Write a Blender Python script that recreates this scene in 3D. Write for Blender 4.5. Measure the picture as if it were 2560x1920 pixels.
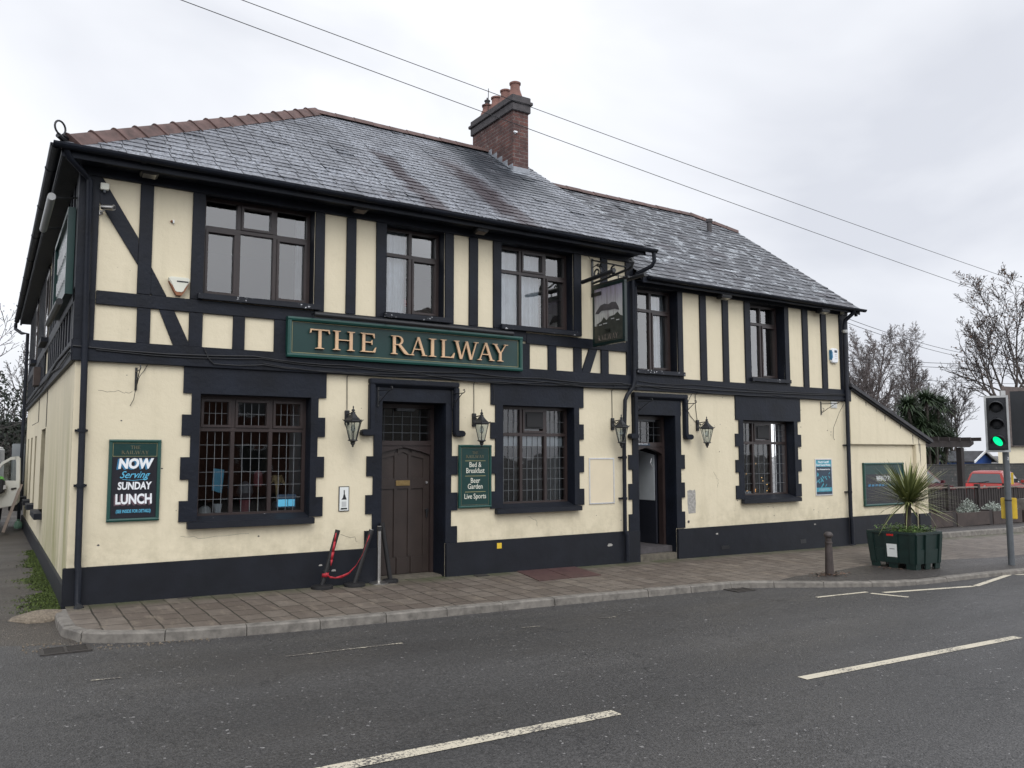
import bpy, bmesh, math, random
from mathutils import Vector, Matrix
R = math.radians
random.seed(7)
sc = bpy.context.scene
for o in list(bpy.data.objects): bpy.data.objects.remove(o)
C = sc.collection

# ------------------------------------------------------------------ camera
cam_d = bpy.data.cameras.new('camera'); cam = bpy.data.objects.new('camera', cam_d); C.objects.link(cam); sc.camera = cam
cam_d.sensor_width = 36.0; cam_d.lens = 36.0*2047/2560; cam_d.clip_end = 2000; cam_d.clip_start = 0.05
yaw, pit, rol = R(32.57), R(4.92), R(-0.1)
fw = Vector((math.sin(yaw)*math.cos(pit), math.cos(yaw)*math.cos(pit), math.sin(pit)))
rr = Vector((math.cos(yaw), -math.sin(yaw), 0)); uu = rr.cross(fw)
r2 = rr*math.cos(rol)+uu*math.sin(rol); u2 = -rr*math.sin(rol)+uu*math.cos(rol)
M = Matrix((r2, u2, -fw)).transposed().to_4x4(); M.translation = Vector((0, -10.5, 1.67)); cam.matrix_world = M

# ------------------------------------------------------------------ world: overcast sky
w = bpy.data.worlds.new('World'); sc.world = w; w.use_nodes = True
nt = w.node_tree; nt.nodes.clear(); N = nt.nodes.new; Lk = nt.links.new
wo = N('ShaderNodeOutputWorld'); bg = N('ShaderNodeBackground'); Lk(bg.outputs[0], wo.inputs[0])
sky = N('ShaderNodeTexSky'); sky.sky_type = 'NISHITA'; sky.sun_disc = False; sky.sun_elevation = R(28); sky.sun_rotation = R(200)
tc = N('ShaderNodeTexCoord'); mp = N('ShaderNodeMapping'); mp.inputs['Scale'].default_value = (1, 1, 2.0)
Lk(tc.outputs['Generated'], mp.inputs[0])
no = N('ShaderNodeTexNoise'); no.inputs['Scale'].default_value = 1.7; no.inputs['Detail'].default_value = 5; no.inputs['Roughness'].default_value = .5; no.inputs['Distortion'].default_value = .5
Lk(mp.outputs[0], no.inputs['Vector'])
cr = N('ShaderNodeValToRGB'); e = cr.color_ramp.elements
e[0].position = .34; e[0].color = (.575, .595, .65, 1); e[1].position = .62; e[1].color = (.80, .815, .85, 1)
Lk(no.outputs['Fac'], cr.inputs[0])
sx = N('ShaderNodeSeparateXYZ'); Lk(tc.outputs['Generated'], sx.inputs[0])
mr = N('ShaderNodeMapRange'); mr.inputs[1].default_value = .4; mr.inputs[2].default_value = -.7; mr.inputs[3].default_value = 1.0; mr.inputs[4].default_value = 1.85   # brighter cloud on the sun's side
Lk(sx.outputs['Y'], mr.inputs[0])
ml = N('ShaderNodeVectorMath'); ml.operation = 'SCALE'; Lk(cr.outputs[0], ml.inputs[0]); Lk(mr.outputs[0], ml.inputs['Scale'])
ml2 = N('ShaderNodeVectorMath'); ml2.operation = 'SCALE'; ml2.inputs['Scale'].default_value = .06; Lk(sky.outputs[0], ml2.inputs[0])
mx = N('ShaderNodeMix'); mx.data_type = 'VECTOR'; mx.inputs['Factor'].default_value = .06
Lk(ml.outputs[0], mx.inputs[4]); Lk(ml2.outputs[0], mx.inputs[5]); Lk(mx.outputs[1], bg.inputs[0]); bg.inputs[1].default_value = 1.0

sun_d = bpy.data.lights.new('sun', 'SUN'); sun_d.energy = 1.0; sun_d.angle = R(30); sun_d.color = (1, .97, .92)
sun = bpy.data.objects.new('sun', sun_d); C.objects.link(sun)
el, az = R(48), R(200)
sd = Vector((math.sin(az)*math.cos(el), math.cos(az)*math.cos(el), math.sin(el)))
sun.rotation_euler = sd.to_track_quat('Z', 'Y').to_euler(); sun.location = sd*50
sky.sun_elevation = el; sky.sun_rotation = az
sc.view_settings.view_transform = 'Standard'; sc.view_settings.look = 'None'; sc.view_settings.exposure = 0.42; sc.view_settings.gamma = 1.0

# ------------------------------------------------------------------ materials
def newmat(name):
    m = bpy.data.materials.new(name); m.use_nodes = True; t = m.node_tree
    return m, t, t.nodes['Principled BSDF']
def mixc(t, fac, a, b, mode='MIX'):
    n = t.nodes.new('ShaderNodeMix'); n.data_type = 'RGBA'; n.blend_type = mode
    for s, v in ((n.inputs[0], fac), (n.inputs[6], a), (n.inputs[7], b)):
        if isinstance(v, bpy.types.NodeSocket): t.links.new(v, s)
        else: s.default_value = v if not isinstance(v, tuple) else (v+(1,) if len(v) == 3 else v)
    return n.outputs[2]
def noise(t, scale, detail=4, rough=.55, vec=None, dist=0, sc3=None):
    n = t.nodes.new('ShaderNodeTexNoise'); n.inputs['Scale'].default_value = scale; n.inputs['Detail'].default_value = detail
    n.inputs['Roughness'].default_value = rough; n.inputs['Distortion'].default_value = dist
    if vec is None: vec = objco(t)
    if sc3:
        q = t.nodes.new('ShaderNodeMapping'); q.inputs['Scale'].default_value = sc3; t.links.new(vec, q.inputs[0]); vec = q.outputs[0]
    t.links.new(vec, n.inputs['Vector']); return n.outputs['Fac']
def objco(t):
    n = t.nodes.get('OC') or t.nodes.new('ShaderNodeTexCoord'); n.name = 'OC'; return n.outputs['Object']
def ramp(t, v, p0, p1, c0=(0, 0, 0), c1=(1, 1, 1)):
    n = t.nodes.new('ShaderNodeValToRGB'); e = n.color_ramp.elements; e[0].position = p0; e[1].position = p1
    e[0].color = c0+(1,); e[1].color = c1+(1,); t.links.new(v, n.inputs[0]); return n.outputs[0]
def bump(t, h, strength, dist, bs, prev=None):
    n = t.nodes.new('ShaderNodeBump'); n.inputs['Strength'].default_value = strength; n.inputs['Distance'].default_value = dist
    t.links.new(h, n.inputs['Height'])
    if prev: t.links.new(prev, n.inputs['Normal'])
    t.links.new(n.outputs[0], bs.inputs['Normal']); return n.outputs[0]
def pm(name, col, rough=.7, var=.18, scale=2.5, bs=.25, bscale=45, bd=.004, metal=0, spec=.5, sc3=None):
    m, t, b = newmat(name)
    f = noise(t, scale, 6, .6, sc3=sc3)
    dk = tuple(max(0, c*(1-var)) for c in col); lt = tuple(min(1, c*(1+var)) for c in col)
    cc = mixc(t, ramp(t, f, .3, .7), dk, lt); t.links.new(cc, b.inputs['Base Color'])
    b.inputs['Roughness'].default_value = rough; b.inputs['Metallic'].default_value = metal; b.inputs['Specular IOR Level'].default_value = spec
    if bs: bump(t, noise(t, bscale, 3), bs, bd, b)
    return m
MT = {}
# cream rendered wall: lumpy, stained, rain-streaked
def cream_mat(name, green):
    m, t, b = newmat(name)
    co = (.68, .61, .455)
    f = noise(t, .9, 6, .62); f2 = noise(t, 5, 6, .7); st = noise(t, 1.0, 5, .6, sc3=(5.0, 5.0, .35) if not green else (1.1, 1.1, .5))
    c = mixc(t, ramp(t, f, .35, .7), (co[0]*.93, co[1]*.93, co[2]*.92), co)
    c = mixc(t, ramp(t, f2, .55, .78, (0, 0, 0), (.35, .35, .35)), c, (.50, .44, .31))
    c = mixc(t, ramp(t, st, .54, .8, (0, 0, 0), (.42, .42, .42)), c, (.48, .43, .30))
    # grime that rises from the plinth and runs by the left corner
    oc = objco(t); s = t.nodes.new('ShaderNodeSeparateXYZ'); t.links.new(oc, s.inputs[0])
    a = t.nodes.new('ShaderNodeMapRange'); a.inputs[1].default_value = 1.0; a.inputs[2].default_value = .35; t.links.new(s.outputs['Z'], a.inputs[0])
    mm = t.nodes.new('ShaderNodeMath'); mm.operation = 'MULTIPLY'; t.links.new(a.outputs[0], mm.inputs[0]); t.links.new(ramp(t, noise(t, 3.5, 5, .7), .42, .75), mm.inputs[1])
    c = mixc(t, mm.outputs[0], c, (.42, .375, .26))
    sp = ramp(t, noise(t, 38, 2, .5), .70, .73); sp2 = ramp(t, noise(t, 1.7, 2), .52, .66)
    mm2 = t.nodes.new('ShaderNodeMath'); mm2.operation = 'MULTIPLY'; t.links.new(sp, mm2.inputs[0]); t.links.new(sp2, mm2.inputs[1])
    c = mixc(t, mm2.outputs[0], c, (.22, .19, .14))
    if green:
        gx = t.nodes.new('ShaderNodeMapRange'); gx.inputs[1].default_value = 7; gx.inputs[2].default_value = 1.0; t.links.new(s.outputs['Y'], gx.inputs[0])
        gz = t.nodes.new('ShaderNodeMapRange'); gz.inputs[1].default_value = 2.7; gz.inputs[2].default_value = .5; t.links.new(s.outputs['Z'], gz.inputs[0])
        g1 = t.nodes.new('ShaderNodeMath'); g1.operation = 'MULTIPLY'; t.links.new(gx.outputs[0], g1.inputs[0]); t.links.new(gz.outputs[0], g1.inputs[1])
        g2 = t.nodes.new('ShaderNodeMath'); g2.operation = 'MULTIPLY'; t.links.new(g1.outputs[0], g2.inputs[0]); t.links.new(ramp(t, noise(t, 1, 2.5, .5, sc3=(1, 1.5, .25), dist=.8), .34, .58), g2.inputs[1])
        c = mixc(t, g2.outputs[0], c, (.235, .235, .085))
        c = mixc(t, ramp(t, noise(t, 1, 3, .5, sc3=(1, 1.1, .5), dist=.8), .48, .8, (0, 0, 0), (.5, .5, .5)), c, (.50, .46, .36))
    t.links.new(c, b.inputs['Base Color']); b.inputs['Roughness'].default_value = .8; b.inputs['Specular IOR Level'].default_value = .3
    n1 = bump(t, noise(t, 7, 5, .6), .35, .02, b); bump(t, noise(t, 60, 3), .3, .003, b, n1)
    return m
MT['cream'] = cream_mat('cream_render', False); MT['cream_side'] = cream_mat('cream_render_side', True)
MT['black'] = pm('black_paint', (.0052, .0074, .0135), .55, .45, 2.2, .5, 22, .008, spec=.28)
def chipped(name, base, chip, lo=.66):
    m, t, b = newmat(name)
    c = mixc(t, ramp(t, noise(t, 3, 5), .3, .7), tuple(x*.8 for x in base), tuple(x*1.3 for x in base))
    k = noise(t, 22, 4, .6); k2 = noise(t, 3.2, 2)
    mu = t.nodes.new('ShaderNodeMath'); mu.operation = 'MULTIPLY'; t.links.new(ramp(t, k, lo, lo+.02), mu.inputs[0]); t.links.new(ramp(t, k2, .48, .55), mu.inputs[1])
    c = mixc(t, mu.outputs[0], c, chip); t.links.new(c, b.inputs['Base Color']); b.inputs['Roughness'].default_value = .55; b.inputs['Specular IOR Level'].default_value = .3
    bump(t, noise(t, 6, 4), .4, .012, b); return m
MT['sill'] = chipped('chipped_black_paint', (.008, .0098, .015), (.55, .56, .58), .60)
MT['sill_low'] = chipped('ground_sill_paint', (.008, .0098, .015), (.45, .46, .48), .70)
MT['stone_step'] = pm('worn_stone_step', (.10, .088, .068), .8, .35, 9, .5, 40)
MT['reveal_shade'] = pm('shade_tinted_render', (.27, .24, .165), .9, .25, 3, .2)  # darker render tone that stands in for shade in the side-window reveals
MT['plinth'] = chipped('plinth_black_paint', (.0075, .009, .0135), (.36, .35, .33), .725)
MT['brown'] = pm('brown_window_frame', (.030, .0205, .0195), .38, .2, 4, .1)
MT['door'] = pm('brown_door_paint', (.032, .023, .020), .42, .2, 3, .2, 25)
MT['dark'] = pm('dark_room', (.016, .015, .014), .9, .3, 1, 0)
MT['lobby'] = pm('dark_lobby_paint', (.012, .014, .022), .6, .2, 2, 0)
MT['lead'] = pm('lead_came', (.13, .14, .15), .7, .15, 9, 0)
MT['curtain'] = pm('net_curtain', (.62, .65, .68), .9, .12, 6, 0)
MT['green'] = pm('sign_green_paint', (.004, .033, .030), .35, .12, 3, .1)
MT['green_frame'] = pm('sign_frame_green', (.006, .052, .042), .3, .15, 3, .1)
MT['frame_dark'] = pm('dark_green_sign_frame', (.0035, .014, .013), .35, .15, 3, .1)
MT['gold'] = pm('gold_lettering', (.60, .40, .24), .45, .08, 5, .1)
MT['dimgold'] = pm('faded_gold_lettering', (.17, .15, .09), .5, .15, 5, 0)
MT['goldline'] = pm('gold_line', (.30, .27, .13), .5, .1, 5, 0)
MT['white'] = pm('white_paint', (.72, .74, .76), .5, .06, 5, 0)
MT['offwhite'] = pm('offwhite_plastic', (.60, .60, .52), .45, .08, 5, 0)
MT['rust'] = pm('rusty_stain', (.22, .09, .045), .8, .3, 12, .2)
MT['blue'] = pm('pale_blue_paint', (.10, .42, .62), .5, .05, 5, 0)
MT['midblue'] = pm('mid_blue_paint', (.03, .16, .30), .5, .1, 9, 0)
MT['teal'] = pm('teal_print', (.05, .28, .36), .4, .2, 14, 0)
MT['navy'] = pm('navy_print', (.012, .03, .055), .4, .4, 16, 0)
MT['mauve'] = pm('mauve_shadow_paint', (.10, .06, .075), .5, .1, 6, 0)
MT['blackboard'] = pm('black_board', (.012, .012, .018), .35, .2, 4, 0)
MT['iron'] = pm('black_iron', (.012, .013, .015), .4, .2, 12, .3, 60)
MT['rubber'] = pm('black_rubber', (.007, .007, .008), .6, .2, 12, .1)
MT['steel'] = pm('brushed_steel', (.46, .45, .43), .35, .08, 30, 0, metal=1)
MT['chrome'] = pm('aluminium', (.62, .62, .62), .35, .08, 30, 0, metal=.8)
MT['brass'] = pm('dull_brass', (.30, .21, .09), .4, .15, 20, 0, metal=.7)
MT['red'] = pm('red_belt', (.34, .012, .022), .6, .12, 20, .1)
MT['terracotta'] = pm('terracotta_tile', (.090, .053, .047), .72, .45, 6, .4, 30)
MT['pot'] = pm('chimney_pot_clay', (.175, .085, .068), .75, .3, 7, .3, 30)
MT['soot'] = pm('sooty_stone', (.060, .055, .058), .8, .3, 8, .5, 30)
MT['leadsheet'] = pm('lead_flashing', (.26, .28, .31), .5, .35, 6, .3, 20)
MT['slate_under'] = pm('roof_felt', (.015, .015, .018), .8, .1, 3, 0)
MT['kerb'] = pm('granite_kerb', (.150, .138, .122), .78, .4, 9, .5, 80, .003)
MT['planterbox'] = pm('timber_planter', (.048, .035, .031), .8, .3, 5, .3)
MT['wood'] = pm('dark_stained_timber', (.021, .0155, .0145), .75, .35, 5, .4, 30, sc3=(6, 6, 1))
MT['woodlight'] = pm('weathered_timber', (.16, .13, .11), .8, .3, 5, .3)
MT['plastic_green'] = pm('dark_green_plastic', (.008, .022, .019), .38, .15, 6, .15, 25)
MT['soil'] = pm('dark_soil', (.03, .022, .016), .95, .4, 20, .8, 40, .02)
MT['bark'] = pm('bare_bark', (.075, .062, .055), .9, .3, 2, 0)
MT['twig'] = pm('bare_twigs', (.062, .054, .052), .9, .3, .6, 0)
MT['birch'] = pm('birch_twigs', (.125, .106, .102), .9, .3, .6, 0)
MT['greypost'] = pm('grey_painted_steel', (.085, .095, .105), .45, .12, 6, .1)
MT['lightgrey'] = pm('light_grey_surround', (.42, .43, .43), .5, .1, 6, .1)
MT['signalblack'] = pm('signal_black_plastic', (.012, .014, .018), .5, .15, 6, .1)
MT['yellow'] = pm('yellow_plastic', (.62, .42, .03), .5, .15, 8, .1)
MT['carred'] = pm('orange_red_car_paint', (.30, .035, .028), .22, .05, 2, 0)
MT['carmaroon'] = pm('maroon_car_paint', (.065, .008, .013), .22, .1, 2, 0)
MT['vanwhite'] = pm('dirty_white_van_paint', (.50, .50, .46), .35, .12, 2, 0)
MT['hivis'] = pm('hi_vis_green_fabric', (.14, .62, .05), .8, .12, 8, .2)
MT['skin'] = pm('skin', (.45, .25, .18), .6, .08, 8, 0)
MT['hair'] = pm('dark_hair', (.03, .02, .015), .8, .2, 20, .2)
MT['trousers'] = pm('dark_trousers', (.02, .022, .03), .9, .2, 8, .2)
MT['shedblue'] = pm('blue_shed_boards', (.025, .085, .32), .6, .2, 4, 0)
MT['darkroof'] = pm('dark_felt_roof', (.050, .050, .055), .85, .3, 3, .2)
MT['brownroof'] = pm('brown_tiled_roof', (.06, .045, .04), .85, .4, 5, .4)
MT['greycab'] = pm('grey_cabinet', (.22, .24, .26), .5, .1, 4, 0)
MT['bag'] = pm('pale_green_bag', (.28, .50, .36), .4, .2, 12, .4, 14)
MT['gravel'] = pm('gravel_heap', (.17, .14, .105), .9, .4, 40, .9, 60, .02)
MT['chip'] = pm('bare_plaster', (.30, .29, .27), .85, .35, 22, .4, 50)
MT['brickhouse'] = pm('red_brown_brick', (.16, .075, .05), .85, .25, 8, .2)
MT['cable'] = pm('black_cable', (.010, .011, .013), .55, .2, 12, 0)
MT['redplate'] = pm('rusty_red_plate', (.068, .034, .032), .6, .25, 9, .5, 90, .003)
MT['darkgrate'] = pm('cast_iron_grate', (.030, .026, .024), .55, .3, 18, .2)
MT['pinkpot'] = pm('dusky_pink_pot', (.22, .06, .07), .6, .1, 8, 0)
MT['straw'] = pm('dried_grass', (.45, .35, .18), .8, .2, 8, 0)
MT['interior_white'] = pm('interior_white_wall', (.42, .45, .47), .8, .08, 4, 0)
MT['stone_wall'] = None
def leafmat(name, a, b_, rough=.5):
    m, t, b = newmat(name)
    at = t.nodes.new('ShaderNodeAttribute'); at.attribute_name = 'tint'
    c = mixc(t, at.outputs['Fac'], a, b_); t.links.new(c, b.inputs['Base Color']); b.inputs['Roughness'].default_value = rough
    return m
MT['cordy'] = leafmat('cordyline_leaf', (.075, .100, .034), (.28, .295, .115), .42)
MT['cordy_far'] = leafmat('distant_palm_leaf', (.016, .032, .014), (.055, .085, .04), .55)
MT['shrub'] = leafmat('low_green_leaves', (.05, .11, .025), (.17, .26, .07), .5)
MT['silver'] = leafmat('silvery_leaves', (.14, .17, .14), (.38, .42, .38), .6)
MT['ivy'] = leafmat('dark_ivy_leaves', (.010, .016, .010), (.035, .045, .028), .6)
MT['moss'] = leafmat('mossy_grass', (.025, .04, .010), (.105, .15, .028), .85)
MT['deadleaf'] = leafmat('brown_dead_leaves', (.045, .028, .018), (.15, .09, .06), .8)
def tintmat_slate(name, kind):
    m, t, b = newmat(name)
    at = t.nodes.new('ShaderNodeAttribute'); at.attribute_name = 'tint'
    oc = objco(t); s = t.nodes.new('ShaderNodeSeparateXYZ'); t.links.new(oc, s.inputs[0])
    def mth(op, a, b2=None, clamp=False):
        n = t.nodes.new('ShaderNodeMath'); n.operation = op; n.use_clamp = clamp
        for i, v in enumerate((a, b2)):
            if v is None: continue
            if isinstance(v, bpy.types.NodeSocket): t.links.new(v, n.inputs[i])
            else: n.inputs[i].default_value = v
        return n.outputs[0]
    def band(sock, c0, hw, soft):
        d = mth('ABSOLUTE', mth('SUBTRACT', sock, c0)); n = t.nodes.new('ShaderNodeMapRange'); n.inputs[1].default_value = hw+soft; n.inputs[2].default_value = hw-soft*.3
        t.links.new(d, n.inputs[0]); return n.outputs[0]
    tf = at.outputs['Fac']
    if kind == 'main':
        c = mixc(t, tf, (.050, .053, .062), (.130, .137, .156))
        sp = ramp(t, noise(t, 30, 4, .75), .46, .60); lg = ramp(t, noise(t, 1.3, 5, .65), .30, .58)
        li = mth('MULTIPLY', sp, lg)
        c = mixc(t, li, c, (.36, .385, .43))
        # damp, darker slates under the chimney
        dk = mth('MULTIPLY', mth('MULTIPLY', band(s.outputs['X'], 7.95, .62, .3), ramp(t, s.outputs['Z'], 0, 1)), 1.0)
        zz = t.nodes.new('ShaderNodeMapRange'); zz.inputs[1].default_value = 5.9; zz.inputs[2].default_value = 6.8; t.links.new(s.outputs['Z'], zz.inputs[0])
        dk = mth('MULTIPLY', dk, zz.outputs[0], True)
        c = mixc(t, mth('MULTIPLY', dk, ramp(t, noise(t, 2.5, 4), .2, .5)), c, (.035, .042, .052))
        jit = mth('MULTIPLY', mth('SUBTRACT', noise(t, 2.2, 3), .5), .5)
        xx = mth('ADD', s.outputs['X'], jit)
        st1 = mth('MULTIPLY', band(xx, 5.28, .13, .10), ramp(t, noise(t, 2.0, 4, .7), .22, .40))
        zt = t.nodes.new('ShaderNodeMapRange'); zt.inputs[1].default_value = 6.85; zt.inputs[2].default_value = 6.6; t.links.new(s.outputs['Z'], zt.inputs[0])
        st1 = mth('MULTIPLY', st1, zt.outputs[0])
        zt2 = t.nodes.new('ShaderNodeMapRange'); zt2.inputs[1].default_value = 7.1; zt2.inputs[2].default_value = 6.8; t.links.new(s.outputs['Z'], zt2.inputs[0])
        st2 = mth('MULTIPLY', mth('MULTIPLY', band(xx, 6.75, .20, .20), ramp(t, noise(t, 1.7, 4, .7), .28, .46)), zt2.outputs[0])
        st3 = mth('MULTIPLY', mth('MULTIPLY', band(xx, 4.55, .05, .1), ramp(t, noise(t, 2.4, 4, .7), .48, .62)), zt.outputs[0])
        zs_ = None
        st = mth('MAXIMUM', mth('MAXIMUM', st1, st2), mth('MULTIPLY', st3, .6))
        c = mixc(t, mth('MULTIPLY', st, .92), c, (.028, .017, .022))
        rg = (.28, .5)
    else:
        c = mixc(t, tf, (.040, .043, .050), (.105, .110, .125))
        li = mth('MULTIPLY', ramp(t, noise(t, 4.6, 5, .70, sc3=(.8, 1.1, 1.1)), .52, .62), ramp(t, noise(t, 30, 3, .7), .38, .55))
        c = mixc(t, li, c, (.40, .43, .46))
        c = mixc(t, ramp(t, noise(t, 1.1, 4), .55, .8, (0, 0, 0), (.5, .5, .5)), c, (.06, .04, .045))
        rg = (.34, .6)
    t.links.new(c, b.inputs['Base Color'])
    ed = t.nodes.new('ShaderNodeMath'); ed.operation = 'LESS_THAN'; ed.inputs[1].default_value = -.5; t.links.new(at.outputs['Fac'], ed.inputs[0]); c = mixc(t, ed.outputs[0], c, (.012, .013, .016))
    rr_ = t.nodes.new('ShaderNodeMapRange'); rr_.inputs[3].default_value = rg[0]; rr_.inputs[4].default_value = rg[1]; t.links.new(noise(t, 2, 4), rr_.inputs[0]); t.links.new(rr_.outputs[0], b.inputs['Roughness'])
    n1 = bump(t, noise(t, 14, 5, .6), .4, .006, b)
    return m
MT['slate'] = tintmat_slate('weathered_slate', 'main'); MT['slate_old'] = tintmat_slate('old_lichened_slate', 'wing')
def brickmat(name, c1, c2, mortar, w=.225, h=.075, ms=.010, rough=.85):
    m, t, b = newmat(name); oc = objco(t); s = t.nodes.new('ShaderNodeSeparateXYZ'); t.links.new(oc, s.inputs[0])
    ad = t.nodes.new('ShaderNodeMath'); t.links.new(s.outputs['X'], ad.inputs[0]); t.links.new(s.outputs['Y'], ad.inputs[1])
    cb = t.nodes.new('ShaderNodeCombineXYZ'); t.links.new(ad.outputs[0], cb.inputs[0]); t.links.new(s.outputs['Z'], cb.inputs[1])
    br = t.nodes.new('ShaderNodeTexBrick'); br.inputs['Scale'].default_value = 1; br.inputs['Brick Width'].default_value = w; br.inputs['Row Height'].default_value = h; br.inputs['Mortar Size'].default_value = ms
    br.inputs['Color1'].default_value = c1+(1,); br.inputs['Color2'].default_value = c2+(1,); br.inputs['Mortar'].default_value = mortar+(1,); t.links.new(cb.outputs[0], br.inputs['Vector'])
    c = mixc(t, ramp(t, noise(t, 5, 5, .7), .35, .7), br.outputs[0], (c1[0]*.35, c1[1]*.5, c1[2]*.6))
    c = mixc(t, ramp(t, noise(t, 3, 4, .7), .60, .72, (0, 0, 0), (.6, .6, .6)), c, (.30, .26, .24))
    t.links.new(c, b.inputs['Base Color']); b.inputs['Roughness'].default_value = rough
    iv = t.nodes.new('ShaderNodeMath'); iv.operation = 'SUBTRACT'; iv.inputs[0].default_value = 1; t.links.new(br.outputs['Fac'], iv.inputs[1])
    n1 = bump(t, iv.outputs[0], .7, .01, b); bump(t, noise(t, 30, 4), .4, .006, b, n1); return m
MT['brick'] = brickmat('chimney_brick', (.15, .058, .045), (.085, .040, .038), (.16, .13, .12))
MT['stone_wall'] = brickmat('dark_rubble_wall', (.07, .062, .055), (.035, .032, .03), (.03, .028, .026), .45, .16, .02)
# road asphalt: wet, worn, aggregate
def asphalt(name, base, fine=1.0, wet=True):
    m, t, b = newmat(name)
    v = t.nodes.new('ShaderNodeTexVoronoi'); v.inputs['Scale'].default_value = 75; v.feature = 'F1'; t.links.new(objco(t), v.inputs['Vector'])
    big = noise(t, .35, 6, .6, sc3=(.5, 1.6, 1)); mid = noise(t, 3, 6, .7); sp = noise(t, 120, 2, .6)
    c = mixc(t, ramp(t, big, .35, .65), tuple(x*.72 for x in base), tuple(x*1.20 for x in base)); c = mixc(t, ramp(t, noise(t, 1, 4, .55, sc3=(.10, 1.15, 1)), .42, .62, (0, 0, 0), (.45, .45, .45)), c, tuple(x*.66 for x in base))
    c = mixc(t, ramp(t, mid, .4, .75, (0, 0, 0), (.35, .35, .35)), c, tuple(x*.62 for x in base))
    c = mixc(t, ramp(t, sp, .42, .66), tuple_c(t, c, .55), c)
    gr = noise(t, 42, 3, .8); c = mixc(t, ramp(t, gr, .40, .60), tuple_c(t, c, .50), tuple_c(t, c, 1.32))
    c = mixc(t, ramp(t, noise(t, 26, 1, .5), .735, .75), c, tuple(x*3.2 for x in base))
    c = mixc(t, ramp(t, noise(t, 160, 1, .5), .70, .74, (0, 0, 0), (.55, .55, .55)), c, tuple(x*3.6 for x in base))
    cr_ = t.nodes.new('ShaderNodeTexVoronoi'); cr_.feature = 'DISTANCE_TO_EDGE'; cr_.inputs['Scale'].default_value = .55
    dm = t.nodes.new('ShaderNodeVectorMath'); dm.operation = 'ADD'; nn = t.nodes.new('ShaderNodeTexNoise'); nn.inputs['Scale'].default_value = 2.2; nn.inputs['Detail'].default_value = 6
    t.links.new(objco(t), nn.inputs['Vector']); t.links.new(objco(t), dm.inputs[0]); t.links.new(nn.outputs['Color'], dm.inputs[1]); t.links.new(dm.outputs[0], cr_.inputs['Vector'])
    ck = ramp(t, cr_.outputs['Distance'], .0, .006, (1, 1, 1), (0, 0, 0)); cm = t.nodes.new('ShaderNodeMath'); cm.operation = 'MULTIPLY'
    t.links.new(ck, cm.inputs[0]); t.links.new(ramp(t, noise(t, 1.1, 3), .50, .58), cm.inputs[1])
    c = mixc(t, cm.outputs[0], c, (.012, .012, .013))
    t.links.new(c, b.inputs['Base Color'])
    q = t.nodes.new('ShaderNodeMapRange'); q.inputs[1].default_value = .3; q.inputs[2].default_value = .7; q.inputs[3].default_value = .38 if wet else .7; q.inputs[4].default_value = .68 if wet else .9
    t.links.new(noise(t, .8, 5, .6, sc3=(.35, 1.2, 1)), q.inputs[0]); t.links.new(q.outputs[0], b.inputs['Roughness'])
    n1 = bump(t, v.outputs['Distance'], .7*fine, .010, b); bump(t, gr, .6, .012, b, n1); return m
def tuple_c(t, c, k):
    n = t.nodes.new('ShaderNodeVectorMath'); n.operation = 'SCALE'; t.links.new(c, n.inputs[0]); n.inputs['Scale'].default_value = k; return n.outputs[0]
MT['asphalt'] = asphalt('road_asphalt', (.078, .0755, .0745)); MT['alley'] = asphalt('alley_tarmac', (.085, .072, .058), 1.2)
MT['carpark'] = asphalt('car_park_tarmac', (.07, .066, .063)); MT['patch'] = asphalt('pavement_tarmac', (.068, .060, .055), 1)
def paint_mark(name, thr):
    m, t, b = newmat(name)
    k = noise(t, 48, 5, .75); k2 = noise(t, 3, 3)
    ad = t.nodes.new('ShaderNodeMath'); ad.operation = 'MULTIPLY_ADD'; t.links.new(k2, ad.inputs[0]); ad.inputs[1].default_value = .45; t.links.new(k, ad.inputs[2])
    f = ramp(t, ad.outputs[0], thr, thr+.04)
    c = mixc(t, f, (.52, .475, .375), (.085, .079, .074)); t.links.new(c, b.inputs['Base Color']); b.inputs['Roughness'].default_value = .6
    bump(t, noise(t, 90, 3), .4, .004, b); return m
MT['mark'] = paint_mark('road_paint', .735); MT['mark_new'] = paint_mark('fresh_road_paint', .80); MT['mark_worn'] = paint_mark('worn_road_paint', .63)
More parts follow.
